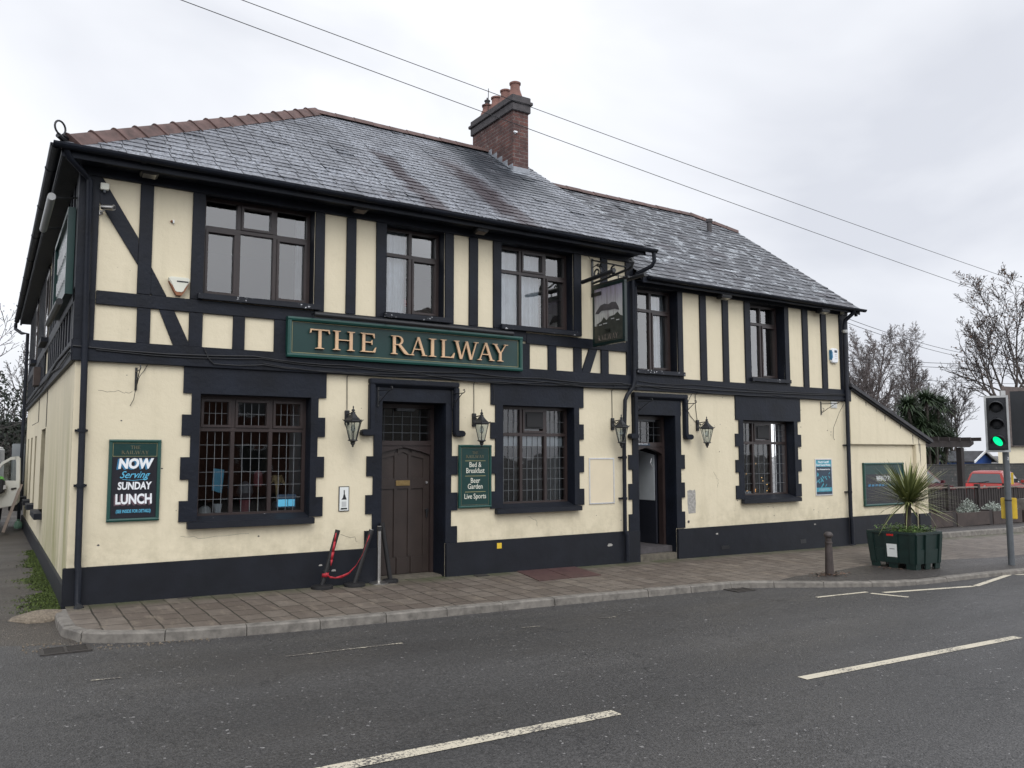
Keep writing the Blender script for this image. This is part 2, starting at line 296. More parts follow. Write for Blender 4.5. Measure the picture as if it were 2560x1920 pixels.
def paving(name, cols, rowh, bw, vecmode):
    m, t, b = newmat(name); oc = objco(t); s = t.nodes.new('ShaderNodeSeparateXYZ'); t.links.new(oc, s.inputs[0])
    cb = t.nodes.new('ShaderNodeCombineXYZ'); t.links.new(s.outputs['Y'], cb.inputs[0]); t.links.new(s.outputs['X'], cb.inputs[1])
    wob = t.nodes.new('ShaderNodeVectorMath'); wob.operation = 'ADD'; nn = t.nodes.new('ShaderNodeTexNoise'); nn.inputs['Scale'].default_value = 3.0
    t.links.new(oc, nn.inputs['Vector']); sc_ = t.nodes.new('ShaderNodeVectorMath'); sc_.operation = 'SCALE'; sc_.inputs['Scale'].default_value = .03; t.links.new(nn.outputs['Color'], sc_.inputs[0])
    t.links.new(cb.outputs[0], wob.inputs[0]); t.links.new(sc_.outputs[0], wob.inputs[1])
    br = t.nodes.new('ShaderNodeTexBrick'); br.inputs['Scale'].default_value = 1; br.inputs['Brick Width'].default_value = bw; br.inputs['Row Height'].default_value = rowh
    br.inputs['Mortar Size'].default_value = .010; br.inputs['Mortar Smooth'].default_value = .3; br.inputs['Bias'].default_value = 0; br.offset = .45; br.squash = .75; br.squash_frequency = 3
    br.inputs['Color1'].default_value = cols[0]+(1,); br.inputs['Color2'].default_value = cols[1]+(1,); br.inputs['Mortar'].default_value = (.013, .012, .008, 1); t.links.new(wob.outputs[0], br.inputs['Vector'])
    v = noise(t, 6, 6, .75); c = mixc(t, ramp(t, v, .35, .68, (0, 0, 0), (.6, .6, .6)), br.outputs[0], (.060, .047, .036))
    c = mixc(t, ramp(t, noise(t, 2.2, 5, .7, sc3=(3.2, 1, 1)), .54, .72, (0, 0, 0), (.6, .6, .6)), c, (.235, .195, .15))
    # moss by the wall
    a = t.nodes.new('ShaderNodeMapRange'); a.inputs[1].default_value = -.42; a.inputs[2].default_value = 0; t.links.new(s.outputs['Y'], a.inputs[0])
    mm = t.nodes.new('ShaderNodeMath'); mm.operation = 'MULTIPLY'; t.links.new(a.outputs[0], mm.inputs[0]); t.links.new(ramp(t, noise(t, 2.5, 5, .6), .3, .6), mm.inputs[1])
    c = mixc(t, mm.outputs[0], c, (.052, .062, .026))
    t.links.new(c, b.inputs['Base Color']); b.inputs['Roughness'].default_value = .62
    iv = t.nodes.new('ShaderNodeMath'); iv.operation = 'SUBTRACT'; iv.inputs[0].default_value = 1; t.links.new(br.outputs['Fac'], iv.inputs[1])
    n1 = bump(t, iv.outputs[0], .6, .008, b); bump(t, noise(t, 40, 4), .35, .004, b, n1); return m
MT['paving'] = paving('stone_paving', ((.165, .140, .118), (.105, .084, .070)), .262, .36, 0)
def glassmat(name, k, tint=(1, 1, 1), rough=.02):
    m, t, b = newmat(name); t.nodes.remove(b)
    o = t.nodes['Material Output']; g = t.nodes.new('ShaderNodeBsdfGlossy'); g.inputs['Roughness'].default_value = rough; g.inputs['Color'].default_value = tint+(1,)
    tr = t.nodes.new('ShaderNodeBsdfTransparent'); tr.inputs[0].default_value = (.80, .84, .86, 1)
    fr = t.nodes.new('ShaderNodeFresnel'); fr.inputs['IOR'].default_value = 1.52
    m2 = t.nodes.new('ShaderNodeMath'); m2.operation = 'MULTIPLY'; m2.inputs[1].default_value = k; m2.use_clamp = True; t.links.new(fr.outputs[0], m2.inputs[0])
    ms = t.nodes.new('ShaderNodeMixShader'); t.links.new(m2.outputs[0], ms.inputs[0]); t.links.new(tr.outputs[0], ms.inputs[1]); t.links.new(g.outputs[0], ms.inputs[2]); t.links.new(ms.outputs[0], o.inputs[0])
    if rough > .01:
        bp = t.nodes.new('ShaderNodeBump'); bp.inputs['Strength'].default_value = .12; bp.inputs['Distance'].default_value = .02; t.links.new(noise(t, 2.2, 2), bp.inputs['Height']); t.links.new(bp.outputs[0], g.inputs['Normal'])
    return m
MT['glass'] = glassmat('window_glass', 3.0); MT['glass_low'] = glassmat('leaded_glass', 1.5); MT['glass_lamp'] = glassmat('lantern_glass', .8)
MT['carglass'] = pm('car_glass', (.05, .06, .065), .08, .1, 3, 0, spec=.9)
def emit(name, col, s):
    m, t, b = newmat(name); b.inputs['Base Color'].default_value = col+(1,); b.inputs['Emission Color'].default_value = col+(1,); b.inputs['Emission Strength'].default_value = s; return m
MT['signal_green'] = emit('lit_green_lens', (.0, .80, .28), 1.0); MT['warm'] = emit('warm_bulb', (1, .55, .18), 2.2)
MT['warm_dim'] = emit('warm_shade', (1, .45, .12), .9)
MT['redlens'] = pm('red_lens', (.45, .02, .02), .25, .1, 3, 0); MT['whiteplate'] = pm('white_notice_paper', (.66, .68, .66), .6, .05, 4, 0)

# ------------------------------------------------------------------ mesh builder
class MB:
    def __init__(s): s.v = []; s.f = []; s.t = []
    def add(s, vs, fs, tint=None):
        n = len(s.v); s.v += [tuple(p) for p in vs]; s.f += [tuple(i+n for i in q) for q in fs]; s.t += [tint if tint is not None else .5]*len(fs); return s
    def box(s, x0, x1, y0, y1, z0, z1, tint=None):
        vs = [(x, y, z) for x in (x0, x1) for y in (y0, y1) for z in (z0, z1)]
        return s.add(vs, [(0, 1, 3, 2), (4, 6, 7, 5), (0, 4, 5, 1), (2, 3, 7, 6), (0, 2, 6, 4), (1, 5, 7, 3)], tint)
    def prism(s, poly, y0, y1):       # polygon in (x, z) given either way round, from y0 (front) to y1
        a = sum(poly[i][0]*poly[(i+1) % len(poly)][1]-poly[(i+1) % len(poly)][0]*poly[i][1] for i in range(len(poly)))
        if a < 0: poly = poly[::-1]
        n = len(poly); vs = [(x, y0, z) for x, z in poly]+[(x, y1, z) for x, z in poly]
        return s.add(vs, [tuple(range(n)), tuple(range(2*n-1, n-1, -1))]+[(i, i+n, (i+1) % n+n, (i+1) % n) for i in range(n)])
    def prismx(s, poly, x0, x1):      # polygon in (y, z)
        n = len(poly); vs = [(x0, y, z) for y, z in poly]+[(x1, y, z) for y, z in poly]
        return s.add(vs, [tuple(range(n-1, -1, -1)), tuple(range(n, 2*n))]+[(i, (i+1) % n, (i+1) % n+n, i+n) for i in range(n)])
    def prismz(s, poly, z0, z1):      # polygon in (x, y)
        n = len(poly); vs = [(x, y, z0) for x, y in poly]+[(x, y, z1) for x, y in poly]
        return s.add(vs, [tuple(range(n-1, -1, -1)), tuple(range(n, 2*n))]+[(i, (i+1) % n, (i+1) % n+n, i+n) for i in range(n)])
    def tube(s, pts, rad, n=8, tint=None, cap=True):
        pts = [Vector(p) for p in pts]; k = len(pts)
        if not isinstance(rad, (list, tuple)): rad = [rad]*k
        base = len(s.v); up = None; vs = []
        for i, p in enumerate(pts):
            d = (pts[min(i+1, k-1)]-pts[max(i-1, 0)])
            if d.length < 1e-9: d = Vector((0, 0, 1))
            d.normalize()
            if up is None:
                up = Vector((0, 0, 1)) if abs(d.z) < .9 else Vector((1, 0, 0))
            a = d.cross(up)
            if a.length < 1e-6: a = d.cross(Vector((0, 1, 0)))
            a.normalize(); b = a.cross(d); up = b
            for j in range(n):
                an = 2*math.pi*j/n; vs.append(p+(a*math.cos(an)+b*math.sin(an))*rad[i])
        fs = [(i*n+j, i*n+(j+1) % n, (i+1)*n+(j+1) % n, (i+1)*n+j) for i in range(k-1) for j in range(n)]
        if cap and n > 2: fs += [tuple(range(n-1, -1, -1)), tuple((k-1)*n+j for j in range(n))]
        return s.add(vs, fs, tint)
    def lathe(s, prof, c, n=16):      # prof = [(r, z)], about a vertical axis through c
        vs = [(c[0]+r*math.cos(2*math.pi*j/n), c[1]+r*math.sin(2*math.pi*j/n), c[2]+z) for r, z in prof for j in range(n)]; k = len(prof)
        fs = [(i*n+j, i*n+(j+1) % n, (i+1)*n+(j+1) % n, (i+1)*n+j) for i in range(k-1) for j in range(n)]+[tuple(range(n-1, -1, -1)), tuple((k-1)*n+j for j in range(n))]
        return s.add(vs, fs)
    def quad(s, a, b, c, d, tint=None): return s.add([a, b, c, d], [(0, 1, 2, 3)], tint)
    def loft(s, rings):               # rings of equal length, closed
        n = len(rings[0]); vs = [p for r_ in rings for p in r_]
        fs = [(i*n+j, i*n+(j+1) % n, (i+1)*n+(j+1) % n, (i+1)*n+j) for i in range(len(rings)-1) for j in range(n)]+[tuple(range(n-1, -1, -1)), tuple((len(rings)-1)*n+j for j in range(n))]
        return s.add(vs, fs)
    def build(s, name, mat, parent=None, smooth=False, bevel=0, tint=False):
        me = bpy.data.meshes.new(name); me.from_pydata(s.v, [], s.f); me.materials.append(mat if not isinstance(mat, str) else MT[mat])
        if tint:
            at = me.attributes.new('tint', 'FLOAT', 'FACE'); at.data.foreach_set('value', [float(x) for x in s.t])
        o = bpy.data.objects.new(name, me); C.objects.link(o)
        if bevel or not tint:
            bm = bmesh.new(); bm.from_mesh(me)
            if not tint: bmesh.ops.recalc_face_normals(bm, faces=bm.faces)
            if bevel:
                es = [e_ for e_ in bm.edges if len(e_.link_faces) == 2 and e_.calc_face_angle(0) > .5]
                bmesh.ops.bevel(bm, geom=es, offset=bevel, segments=2, affect='EDGES', clamp_overlap=True)
            bm.to_mesh(me); bm.free()
        if smooth:
            me.polygons.foreach_set('use_smooth', [True]*len(me.polygons))
            try: me.set_sharp_from_angle(angle=R(40))
            except Exception: pass
        if parent is not None:
            o.parent = parent
            if parent.type == 'EMPTY': o.location = -parent.location
        return o
def tag(o, label=None, cat=None, group=None, kind=None):
    if label: o['label'] = label
    if cat: o['category'] = cat
    if group: o['group'] = group
    if kind: o['kind'] = kind
    return o
def thing(name, loc, label, cat, group=None):
    o = bpy.data.objects.new(name, None); o.empty_display_size = .2; C.objects.link(o); o.location = loc; return tag(o, label, cat, group)
def struct(name, mb, mat, label=None, cat=None):
    o = mb.build(name, mat); o['kind'] = 'structure'; return o
def bx(x0, x1, y0, y1, z0, z1): return MB().box(x0, x1, y0, y1, z0, z1)
def dup(root, loc, rotz=0, label=None):
    def cp(o, par):
        c = o.copy(); C.objects.link(c); c.parent = par
        for ch in o.children: cp(ch, c)
        return c
    r_ = cp(root, None); r_.location = loc; r_.rotation_euler.z = rotz
    if label: r_['label'] = label
    return r_
def text_mb(txt, size, cx_, z, y, bold=0.0, sx=1.0, shear=0.0, depth=.003, align='CENTER', spacing=1.0):
    cu = bpy.data.curves.new('t', 'FONT'); cu.body = txt; cu.size = size; cu.align_x = align; cu.offset = bold; cu.shear = shear; cu.space_character = spacing; cu.extrude = depth/2
    cu.resolution_u = 3
    ob = bpy.data.objects.new('t', cu); C.objects.link(ob); dg = bpy.context.evaluated_depsgraph_get(); me = bpy.data.meshes.new_from_object(ob.evaluated_get(dg))
    mb = MB(); mb.add([(cx_+v.co.x*sx, y-v.co.z, z+v.co.y) for v in me.vertices], [tuple(p.vertices) for p in me.polygons])
    bpy.data.objects.remove(ob); bpy.data.curves.remove(cu); bpy.data.meshes.remove(me); return mb
def clip(poly, a, b, c):              # keep the part of a 2-D polygon where a*x + b*y <= c
    out = []
    for i in range(len(poly)):
        p, q = poly[i], poly[(i+1) % len(poly)]; fp, fq = a*p[0]+b*p[1]-c, a*q[0]+b*q[1]-c
        if fp <= 0: out.append(p)
        if (fp < 0 < fq) or (fq < 0 < fp):
            k = fp/(fp-fq); out.append((p[0]+(q[0]-p[0])*k, p[1]+(q[1]-p[1])*k))
    return out

# ------------------------------------------------------------------ ground levels
def zroad(x): return -.12-.0125*max(-8, min(60, x))
def zpav(x, y=0): return .01-.0125*x+.02*min(0, max(y, -3.6))

# ------------------------------------------------------------------ the ground, road, pavement, kerbs
mb = MB(); xs = [-600, -60, -8, 60, 110, 900]; zs = [zroad(-8), zroad(-8), zroad(-8), zroad(60), zroad(60), zroad(60)]
for i in range(5): mb.quad((xs[i], -600, zs[i]-.03), (xs[i+1], -600, zs[i+1]-.03), (xs[i+1], 900, zs[i+1]-.03), (xs[i], 900, zs[i]-.03))
struct('ground', mb, 'carpark')
mb = MB()
for a, b in ((-60, -8), (-8, 60)):
    mb.quad((a, -9.6, zroad(a)), (b, -9.6, zroad(b)), (b, .6 if b > 0 else -1.2, zroad(b)), (a, .6 if b > 0 else -1.2, zroad(a)))
struct('road', mb, 'asphalt')
# kerb line: back edge of the kerb stones, (x, y)
KL = [(.80, -.18), (.80, -.75), (.82, -1.12), (.90, -1.33), (1.06, -1.48), (1.32, -1.60), (1.63, -1.70), (2.0, -1.775), (2.8, -1.86), (3.58, -1.89), (5.12, -1.94), (6.6, -1.99), (8.1, -2.07), (9.1, -2.12), (9.45, -2.24), (9.95, -2.50), (10.55, -2.82), (11.0, -3.02), (11.35, -3.17), (11.8, -3.24), (13.1, -3.28), (14.9, -3.36), (20, -3.5), (30, -3.75), (46, -4.1)]
def dens(pl, step):
    out = []
    for (a, b) in zip(pl, pl[1:]):
        L_ = math.dist(a, b); n = max(1, round(L_/step))
        out += [(a[0]+(b[0]-a[0])*i/n, a[1]+(b[1]-a[1])*i/n) for i in range(n)]
    return out+[pl[-1]]
def offs(pl, d):                      # offset to the right-hand side when walking along
    out = []
    for i, p in enumerate(pl):
        a = Vector(pl[max(i-1, 0)]); b = Vector(pl[min(i+1, len(pl)-1)]); t_ = (b-a).normalized(); nrm = Vector((t_.y, -t_.x)); out.append((p[0]+nrm.x*d, p[1]+nrm.y*d))
    return out
mb = MB(); pv = KL+[(46, .12), (17.9, .12), (17.9, 0.03), (.80, 0.03)]
vs = [(x, y, zpav(x, y)) for x, y in pv]; mb.add(vs, [tuple(range(len(vs)))])
o = struct('pavement', mb, 'paving'); bm = bmesh.new(); bm.from_mesh(o.data); bmesh.ops.triangulate(bm, faces=bm.faces); [f.normal_flip() for f in bm.faces if f.normal.z < 0]; bm.to_mesh(o.data); bm.free()
# tarmac strip round the bollard and planter
mb = MB(); tp = [(9.75, -2.40), (10.3, -2.25), (11.3, -2.18), (12.4, -2.0), (13.6, -1.95), (15.5, -2.4), (46, -2.9), (46, -4.08)]+[(x, y) for x, y in KL[::-1] if 9.9 < x < 40]
mb.add([(x, y, zpav(x, y)+.004) for x, y in tp], [tuple(range(len(tp)))]); o = struct('pavement', mb, 'patch'); bm = bmesh.new(); bm.from_mesh(o.data); bmesh.ops.triangulate(bm, faces=bm.faces); [f.normal_flip() for f in bm.faces if f.normal.z < 0]; bm.to_mesh(o.data); bm.free()
# kerb stones: one mesh, each stone bevelled and slightly out of line
def kerbstones(pl, width, top, bottom, slen, rs):
    rnd = random.Random(rs); L_ = [0]
    for a, b in zip(pl, pl[1:]): L_.append(L_[-1]+math.dist(a, b))
    def at(d):
        d = max(0, min(L_[-1], d))
        for i in range(len(pl)-1):
            if d <= L_[i+1]:
                k = (d-L_[i])/(L_[i+1]-L_[i]); a, b = Vector(pl[i]), Vector(pl[i+1]); return a.lerp(b, k)
    mb = MB(); d = 0
    while d < L_[-1]-.05:
        e = min(L_[-1], d+slen(d)); n = max(1, int((e-d)/.16)) if d < 3 else 2; dz = rnd.uniform(-.004, .004); dw = rnd.uniform(-.004, .006); rings = []
        for i in range(n+1):
            q0 = d+.004+(e-d-.008)*i/n; p0 = at(q0); t_ = (at(q0+.03)-at(q0-.03)).normalized(); nr = Vector((t_.y, -t_.x)); p1 = p0+nr*(width+dw)
            zt = top(p0.x, p0.y)+dz; zb = bottom(p1.x)-.05; ch = .018; pi_ = p1-nr*ch
            rings.append([(p0.x, p0.y, zb), (p0.x, p0.y, zt), (pi_.x, pi_.y, zt-.002), (p1.x, p1.y, zt-ch), (p1.x+nr.x*.012, p1.y+nr.y*.012, zb)])
        mb.loft(rings); d = e
    return mb
struct('kerb', kerbstones(KL, .115, lambda x, y: zpav(x, y)+.003, zroad, lambda d: .30 if d < 1.2 else .74, 3), 'kerb')
# raised terrace beyond the annexe
TL = [(17.75, .10), (24, .12), (46, .2)]
struct('kerb', kerbstones(TL[::1], .11, lambda x, y: zpav(x)+.115, lambda x: zpav(x)-.02, lambda d: 1.0, 5), 'kerb')
mb = MB(); mb.quad((17.7, .10, zpav(17.7)+.11), (46, .2, zpav(46)+.11), (46, 2.6, zpav(46)+.11), (17.7, 2.6, zpav(17.7)+.11)); struct('terrace', mb, 'patch')
mb = MB(); mb.quad((15.1, 2.6, -.28), (60, 2.6, zroad(60)+.03), (60, 40, zroad(60)+.03), (15.1, 40, -.28)); struct('car_park', mb, 'carpark')
# alley beside the pub
mb = MB(); ys = [-1.9, -1.0, -.2, .5, 6, 14, 40]; za = [-.14, -.115, -.055, -.03, -.03, -.06, -.1]
for i in range(6): mb.quad((-30, ys[i], za[i]-.02), (.80, ys[i], za[i]), (.80, ys[i+1], za[i+1]), (-30, ys[i+1], za[i+1]-.02))
struct('alley', mb, 'alley')
# road markings (worn paint, 4 mm proud)
def strip(x0, y0, x1, y1, w_, mat, hollow=0):
    d = Vector((x1-x0, y1-y0)).normalized(); n = Vector((-d.y, d.x))*(w_/2); mb = MB(); q = [(x0-n.x, y0-n.y), (x1-n.x, y1-n.y), (x1+n.x, y1+n.y), (x0+n.x, y0+n.y)]
    mb.add([(x, y, zroad(x)+.004) for x, y in q], [(0, 1, 2, 3)]); return struct('road_marking', mb, mat)
strip(-2.0, -5.76, 3.87, -5.82, .115, 'mark'); strip(5.80, -5.90, 9.12, -5.985, .10, 'mark_new'); strip(11.2, -6.03, 15.2, -6.15, .10, 'mark_new')
strip(9.41, -3.31, 10.42, -3.37, .06, 'mark_new'); strip(10.36, -3.47, 10.52, -3.92, .085, 'mark_new'); strip(10.58, -3.52, 12.30, -3.83, .085, 'mark_new'); strip(12.36, -3.83, 14.1, -3.44, .085, 'mark_new'); strip(14.2, -3.50, 17, -4.3, .085, 'mark_new')
for a, b in ((.78, 1.0), (2.36, 3.5), (4.9, 5.12), (5.95, 6.18)): strip(a, -3.00, b, -3.03, .035, 'mark_worn')
strip(-1.2, -.95, .72, -.74, .03, 'mark_worn')
# grime, chips and leaves along the kerb foot
def scatter(n, fn, size, mb, rnd):
    for _ in range(n):
        p = fn(rnd); s_ = size*rnd.uniform(.5, 1.3); a = rnd.uniform(0, 6.28); t_ = rnd.uniform(.1, .7)
        ax = Vector((math.cos(a), math.sin(a), rnd.uniform(-.2, .2))); bx_ = Vector((-math.sin(a), math.cos(a), rnd.uniform(.0, t_)))
        c = Vector(p); mb.quad(c-ax*s_, c-bx_*s_*.6, c+ax*s_, c+bx_*s_*.6, rnd.random())
rnd = random.Random(2); mb = MB()
scatter(170, lambda r_: (10.90+r_.gauss(0, .17), -2.40+r_.gauss(0, .09), zpav(10.9, -2.4)+.012+r_.random()*.015), .022, mb, rnd)
scatter(60, lambda r_: (12.5+r_.gauss(0, .12), -2.35+r_.gauss(0, .2), zpav(12.5, -2.4)+.012), .02, mb, rnd)
o = mb.build('leaf_litter', 'deadleaf', tint=True); o['kind'] = 'stuff'; o['label'] = 'brown fallen leaves round the bollard and planter'; o['category'] = 'leaves'
mb = MB()
for k in range(110):
    d = rnd.random(); x = .55+rnd.random()**1.6*1.6-.2; y = -1.72-.10*x+rnd.gauss(0, .045)
    if x < .95: y = -1.2-rnd.random()*.5
    s_ = rnd.uniform(.003, .009); mb.box(x-s_, x+s_, y-s_, y+s_, zroad(x), zroad(x)+s_*1.2)
o = mb.build('loose_gravel', 'gravel'); o['kind'] = 'stuff'; o['label'] = 'loose stones in the gutter at the kerb corner'; o['category'] = 'gravel'
# moss and grass along the foot of the alley wall
mb = MB()
for k in range(15000):
    y = rnd.random()**1.3*6.5; wdt = .17*(1+.4*math.sin(y*3.1)+.3*math.sin(y*7.7)+.2*math.sin(y*17))*(1.25-.12*y); x = .775-abs(rnd.gauss(0, .62))*max(.06, wdt); z0 = -.03 if y > .5 else -.055+.05*y
    h = rnd.uniform(.006, .022)*(1.7 if x > .66 else 1); a = rnd.uniform(0, 6.28); w_ = rnd.uniform(.003, .011); dx, dy = math.cos(a)*w_, math.sin(a)*w_; lx, ly = rnd.gauss(0, .012), rnd.gauss(0, .012)
    mb.add([(x-dx, y-dy, z0), (x+dx, y+dy, z0), (x+lx+dx*.4, y+ly+dy*.4, z0+h), (x+lx-dx*.6, y+ly-dy*.6, z0+h*.9)], [(0, 1, 2, 3)], rnd.random()**1.5)
o = mb.build('grass', 'moss', tint=True); o['kind'] = 'stuff'; o['label'] = 'bright moss and grass along the alley wall foot'; o['category'] = 'grass'
mb = MB(); rings = []
for i in range(9):
    a_ = i/8; r_ = .28*math.cos(a_*math.pi/2)**.6 if i < 8 else .01
    rings.append([(.58+r_*math.cos(j*.5236)*1.15*(1+.12*math.sin(j*2.3+i)), -.26+r_*math.sin(j*.5236)*.75*(1+.1*math.sin(j*1.7)), -.08+.105*a_) for j in range(12)])
mb.loft(rings); o = mb.build('gravel_heap', 'gravel', smooth=True); tag(o, 'low heap of buff gravel and mortar by the downpipe foot', 'gravel heap')
# drain grates
def grate(x0, x1, y0, y1, lab, skew=0):
    z = zroad((x0+x1)/2)+.004; t_ = thing('drain_grate', ((x0+x1)/2, (y0+y1)/2, z), lab, 'drain grate')
    mb = MB(); m_ = (x0+x1)/2
    mb.box(x0, x1, y0, y0+.025, z-.02, z+.010); mb.box(x0, x1, y1-.025, y1, z-.02, z+.010); mb.box(x0, x0+.035, y0+.025, y1-.025, z-.02, z+.0101); mb.box(x1-.035, x1, y0+.025, y1-.025, z-.02, z+.0101); mb.box(m_-.012, m_+.012, y0+.025, y1-.025, z-.02, z+.0102)
    mb.build('frame', 'darkgrate', t_); mb = MB(); n = 8
    for k in range(n):
        y = y0+.03+(y1-y0-.06)*(k+.5)/n; mb.box(x0+.036, m_-.013, y-.007, y+.007, z-.02, z+.007); mb.box(m_+.013, x1-.036, y-.007, y+.007, z-.02, z+.007)
    mb.build('bars', 'darkgrate', t_); mb = bx(x0+.01, x1-.01, y0+.01, y1-.01, z-.0035, z+.0005); mb.build('pit', 'dark', t_)
grate(.48, .90, -1.89, -1.60, 'iron gully grate in the road by the rounded kerb corner'); grate(8.80, 9.15, -2.50, -2.20, 'iron gully grate against the kerb where it bends out')
mb = MB(); mb.add([(x, y, zpav(x, y)+.008) for x, y in ((6.56, -.93), (7.70, -.88), (7.84, -.02), (6.76, -.02))], [(0, 1, 2, 3)]); mb.add([(x, y, zpav(x, y)+.0005) for x, y in ((7.12, -.91), (7.14, -.91), (7.31, -.02), (7.29, -.02))], [(0, 1, 2, 3)])
tag(MB().add([(x, y, zpav(x, y)+h) for h in (.0, .009) for x, y in ((6.56, -.93), (7.12, -.905), (7.28, -.03), (6.76, -.03))], [(0, 1, 2, 3), (4, 5, 6, 7), (0, 1, 5, 4), (1, 2, 6, 5), (2, 3, 7, 6), (3, 0, 4, 7)]).build('cellar_hatch', 'redplate'), 'rusty red cellar hatch flap nearer the brown double panelled door', 'cellar hatch')
tag(MB().add([(x, y, zpav(x, y)+h) for h in (.0, .009) for x, y in ((7.135, -.905), (7.70, -.88), (7.84, -.03), (7.295, -.03))], [(0, 1, 2, 3), (4, 5, 6, 7), (0, 1, 5, 4), (1, 2, 6, 5), (2, 3, 7, 6), (3, 0, 4, 7)]).build('cellar_hatch', 'redplate'), 'rusty red cellar hatch flap nearer the open doorway', 'cellar hatch')
mb = MB().box(1.97, 2.13, -.10, -.03, zpav(2)-.01, zpav(2)+.004); tag(mb.build('stopcock_cover', 'darkgrate'), 'small dark cover in the paving against the plinth left of the first window', 'cover')
mb = MB().box(5.98, 6.18, -.22, -.10, zpav(6)-.01, zpav(6)+.004); tag(mb.build('stopcock_cover', 'darkgrate'), 'small dark cover in the paving right of the brown door', 'cover')

# ------------------------------------------------------------------ THE PUB
pub = thing('pub_building', (5, 0, 0), 'long two-storey cream and black half-timbered pub with slate roof', 'pub')
def P(mb, name, mat, **k): return mb.build(name, mat, pub, **k)
def wall_mb(x0, x1, z0, z1, holes, y0=0., y1=.34):
    xs_ = sorted({x0, x1, *[h[0] for h in holes], *[h[1] for h in holes]}); zs_ = sorted({z0, z1, *[h[2] for h in holes], *[h[3] for h in holes]})
    xs_ = [x for x in xs_ if x0 <= x <= x1]; zs_ = [z for z in zs_ if z0 <= z <= z1]; mb = MB()
    for i in range(len(xs_)-1):
        for j in range(len(zs_)-1):
            a, b, c, d = xs_[i], xs_[i+1], zs_[j], zs_[j+1]; mx_, mz = (a+b)/2, (c+d)/2
            if any(h[0] < mx_ < h[1] and h[2] < mz < h[3] for h in holes): continue
            mb.quad((a, y0, c), (b, y0, c), (b, y0, d), (a, y0, d)); mb.quad((a, y1, d), (b, y1, d), (b, y1, c), (a, y1, c))
    for h in holes:
        a, b, c, d = h[:4]; c = max(c, z0)
        mb.quad((a, y0, c), (a, y0, d), (a, y1, d), (a, y1, c)); mb.quad((b, y0, c), (b, y1, c), (b, y1, d), (b, y0, d)); mb.quad((a, y0, d), (b, y0, d), (b, y1, d), (a, y1, d)); mb.quad((a, y0, c), (a, y1, c), (b, y1, c), (b, y0, c))
    return mb
G1, G2, G3 = (2.17, 3.56, .87, 2.42), (6.53, 7.87, .87, 2.415), (11.77, 13.20, .85, 2.30)
D1, D2 = (4.57, 5.56, -.4, 2.41), (9.21, 10.06, -.4, 2.34)
U1, U2, U3 = (2.16, 3.57, 3.65, 4.95), (4.61, 5.53, 3.65, 4.925), (6.51, 7.88, 3.64, 4.925)
V1, V2 = (9.23, 10.16, 3.10, 4.54), (12.04, 13.0, 3.10, 4.54)
P(wall_mb(.80, 9.15, -.4, 5.0, [G1, G2, D1, U1, U2, U3]), 'wall', 'cream')
P(wall_mb(9.15, 14.97, -.4, 4.66, [G3, D2, V1, V2]), 'wall', 'cream')
# left side wall (x = .80), y along the alley
SW = [(5.1, 6.35, .72, 2.12), (8.0, 8.6, .72, 2.05), (9.7, 10.4, .72, 2.05), (11.4, 12.0, .72, 2.05)]
mb = wall_mb(.0, 13.0, -.4, 5.0, SW, 0, .28)
mb.v = [(.80+y, x, z) for x, y, z in mb.v]; mb.v = [(x, max(y, .001) if x < .81 else max(y, .34), z) for x, y, z in mb.v]; P(mb, 'wall', 'cream_side')
P(MB().box(1.1, 8.6, 12.7, 13.0, -.4, 5.0), 'wall', 'cream_side')                     # rear wall
yv_g = 3.3
P(MB().prismx([(.34, -.4), (.34, 4.66), (yv_g, 6.85), (6.35, 4.66), (6.35, -.4)], 14.72, 14.97), 'wall', 'cream')  # wing gable
P(MB().box(9.1, 14.72, 6.1, 6.35, -.4, 4.6), 'wall', 'cream')
P(MB().prismx([(.34, 4.6), (.34, 5.2), (3.68, 7.75), (7.6, 5.0), (7.6, -.4), (6.4, -.4), (6.4, 4.6)], 8.95, 9.12), 'wall', 'cream')   # main gable over the wing roof
P(MB().box(8.4, 8.9, 7.6, 13.0, -.4, 5.0), 'wall', 'cream')
# floors and dark room linings
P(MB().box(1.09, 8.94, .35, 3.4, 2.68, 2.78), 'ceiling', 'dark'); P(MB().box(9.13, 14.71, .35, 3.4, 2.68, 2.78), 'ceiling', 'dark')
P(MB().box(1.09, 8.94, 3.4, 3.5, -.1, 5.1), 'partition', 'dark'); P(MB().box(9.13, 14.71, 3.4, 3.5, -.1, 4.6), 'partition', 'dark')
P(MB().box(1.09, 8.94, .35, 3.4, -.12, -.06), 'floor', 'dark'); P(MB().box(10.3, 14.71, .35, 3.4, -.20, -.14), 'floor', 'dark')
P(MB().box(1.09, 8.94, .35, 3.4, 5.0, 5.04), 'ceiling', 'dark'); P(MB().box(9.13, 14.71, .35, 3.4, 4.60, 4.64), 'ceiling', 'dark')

rnj = random.Random(99)
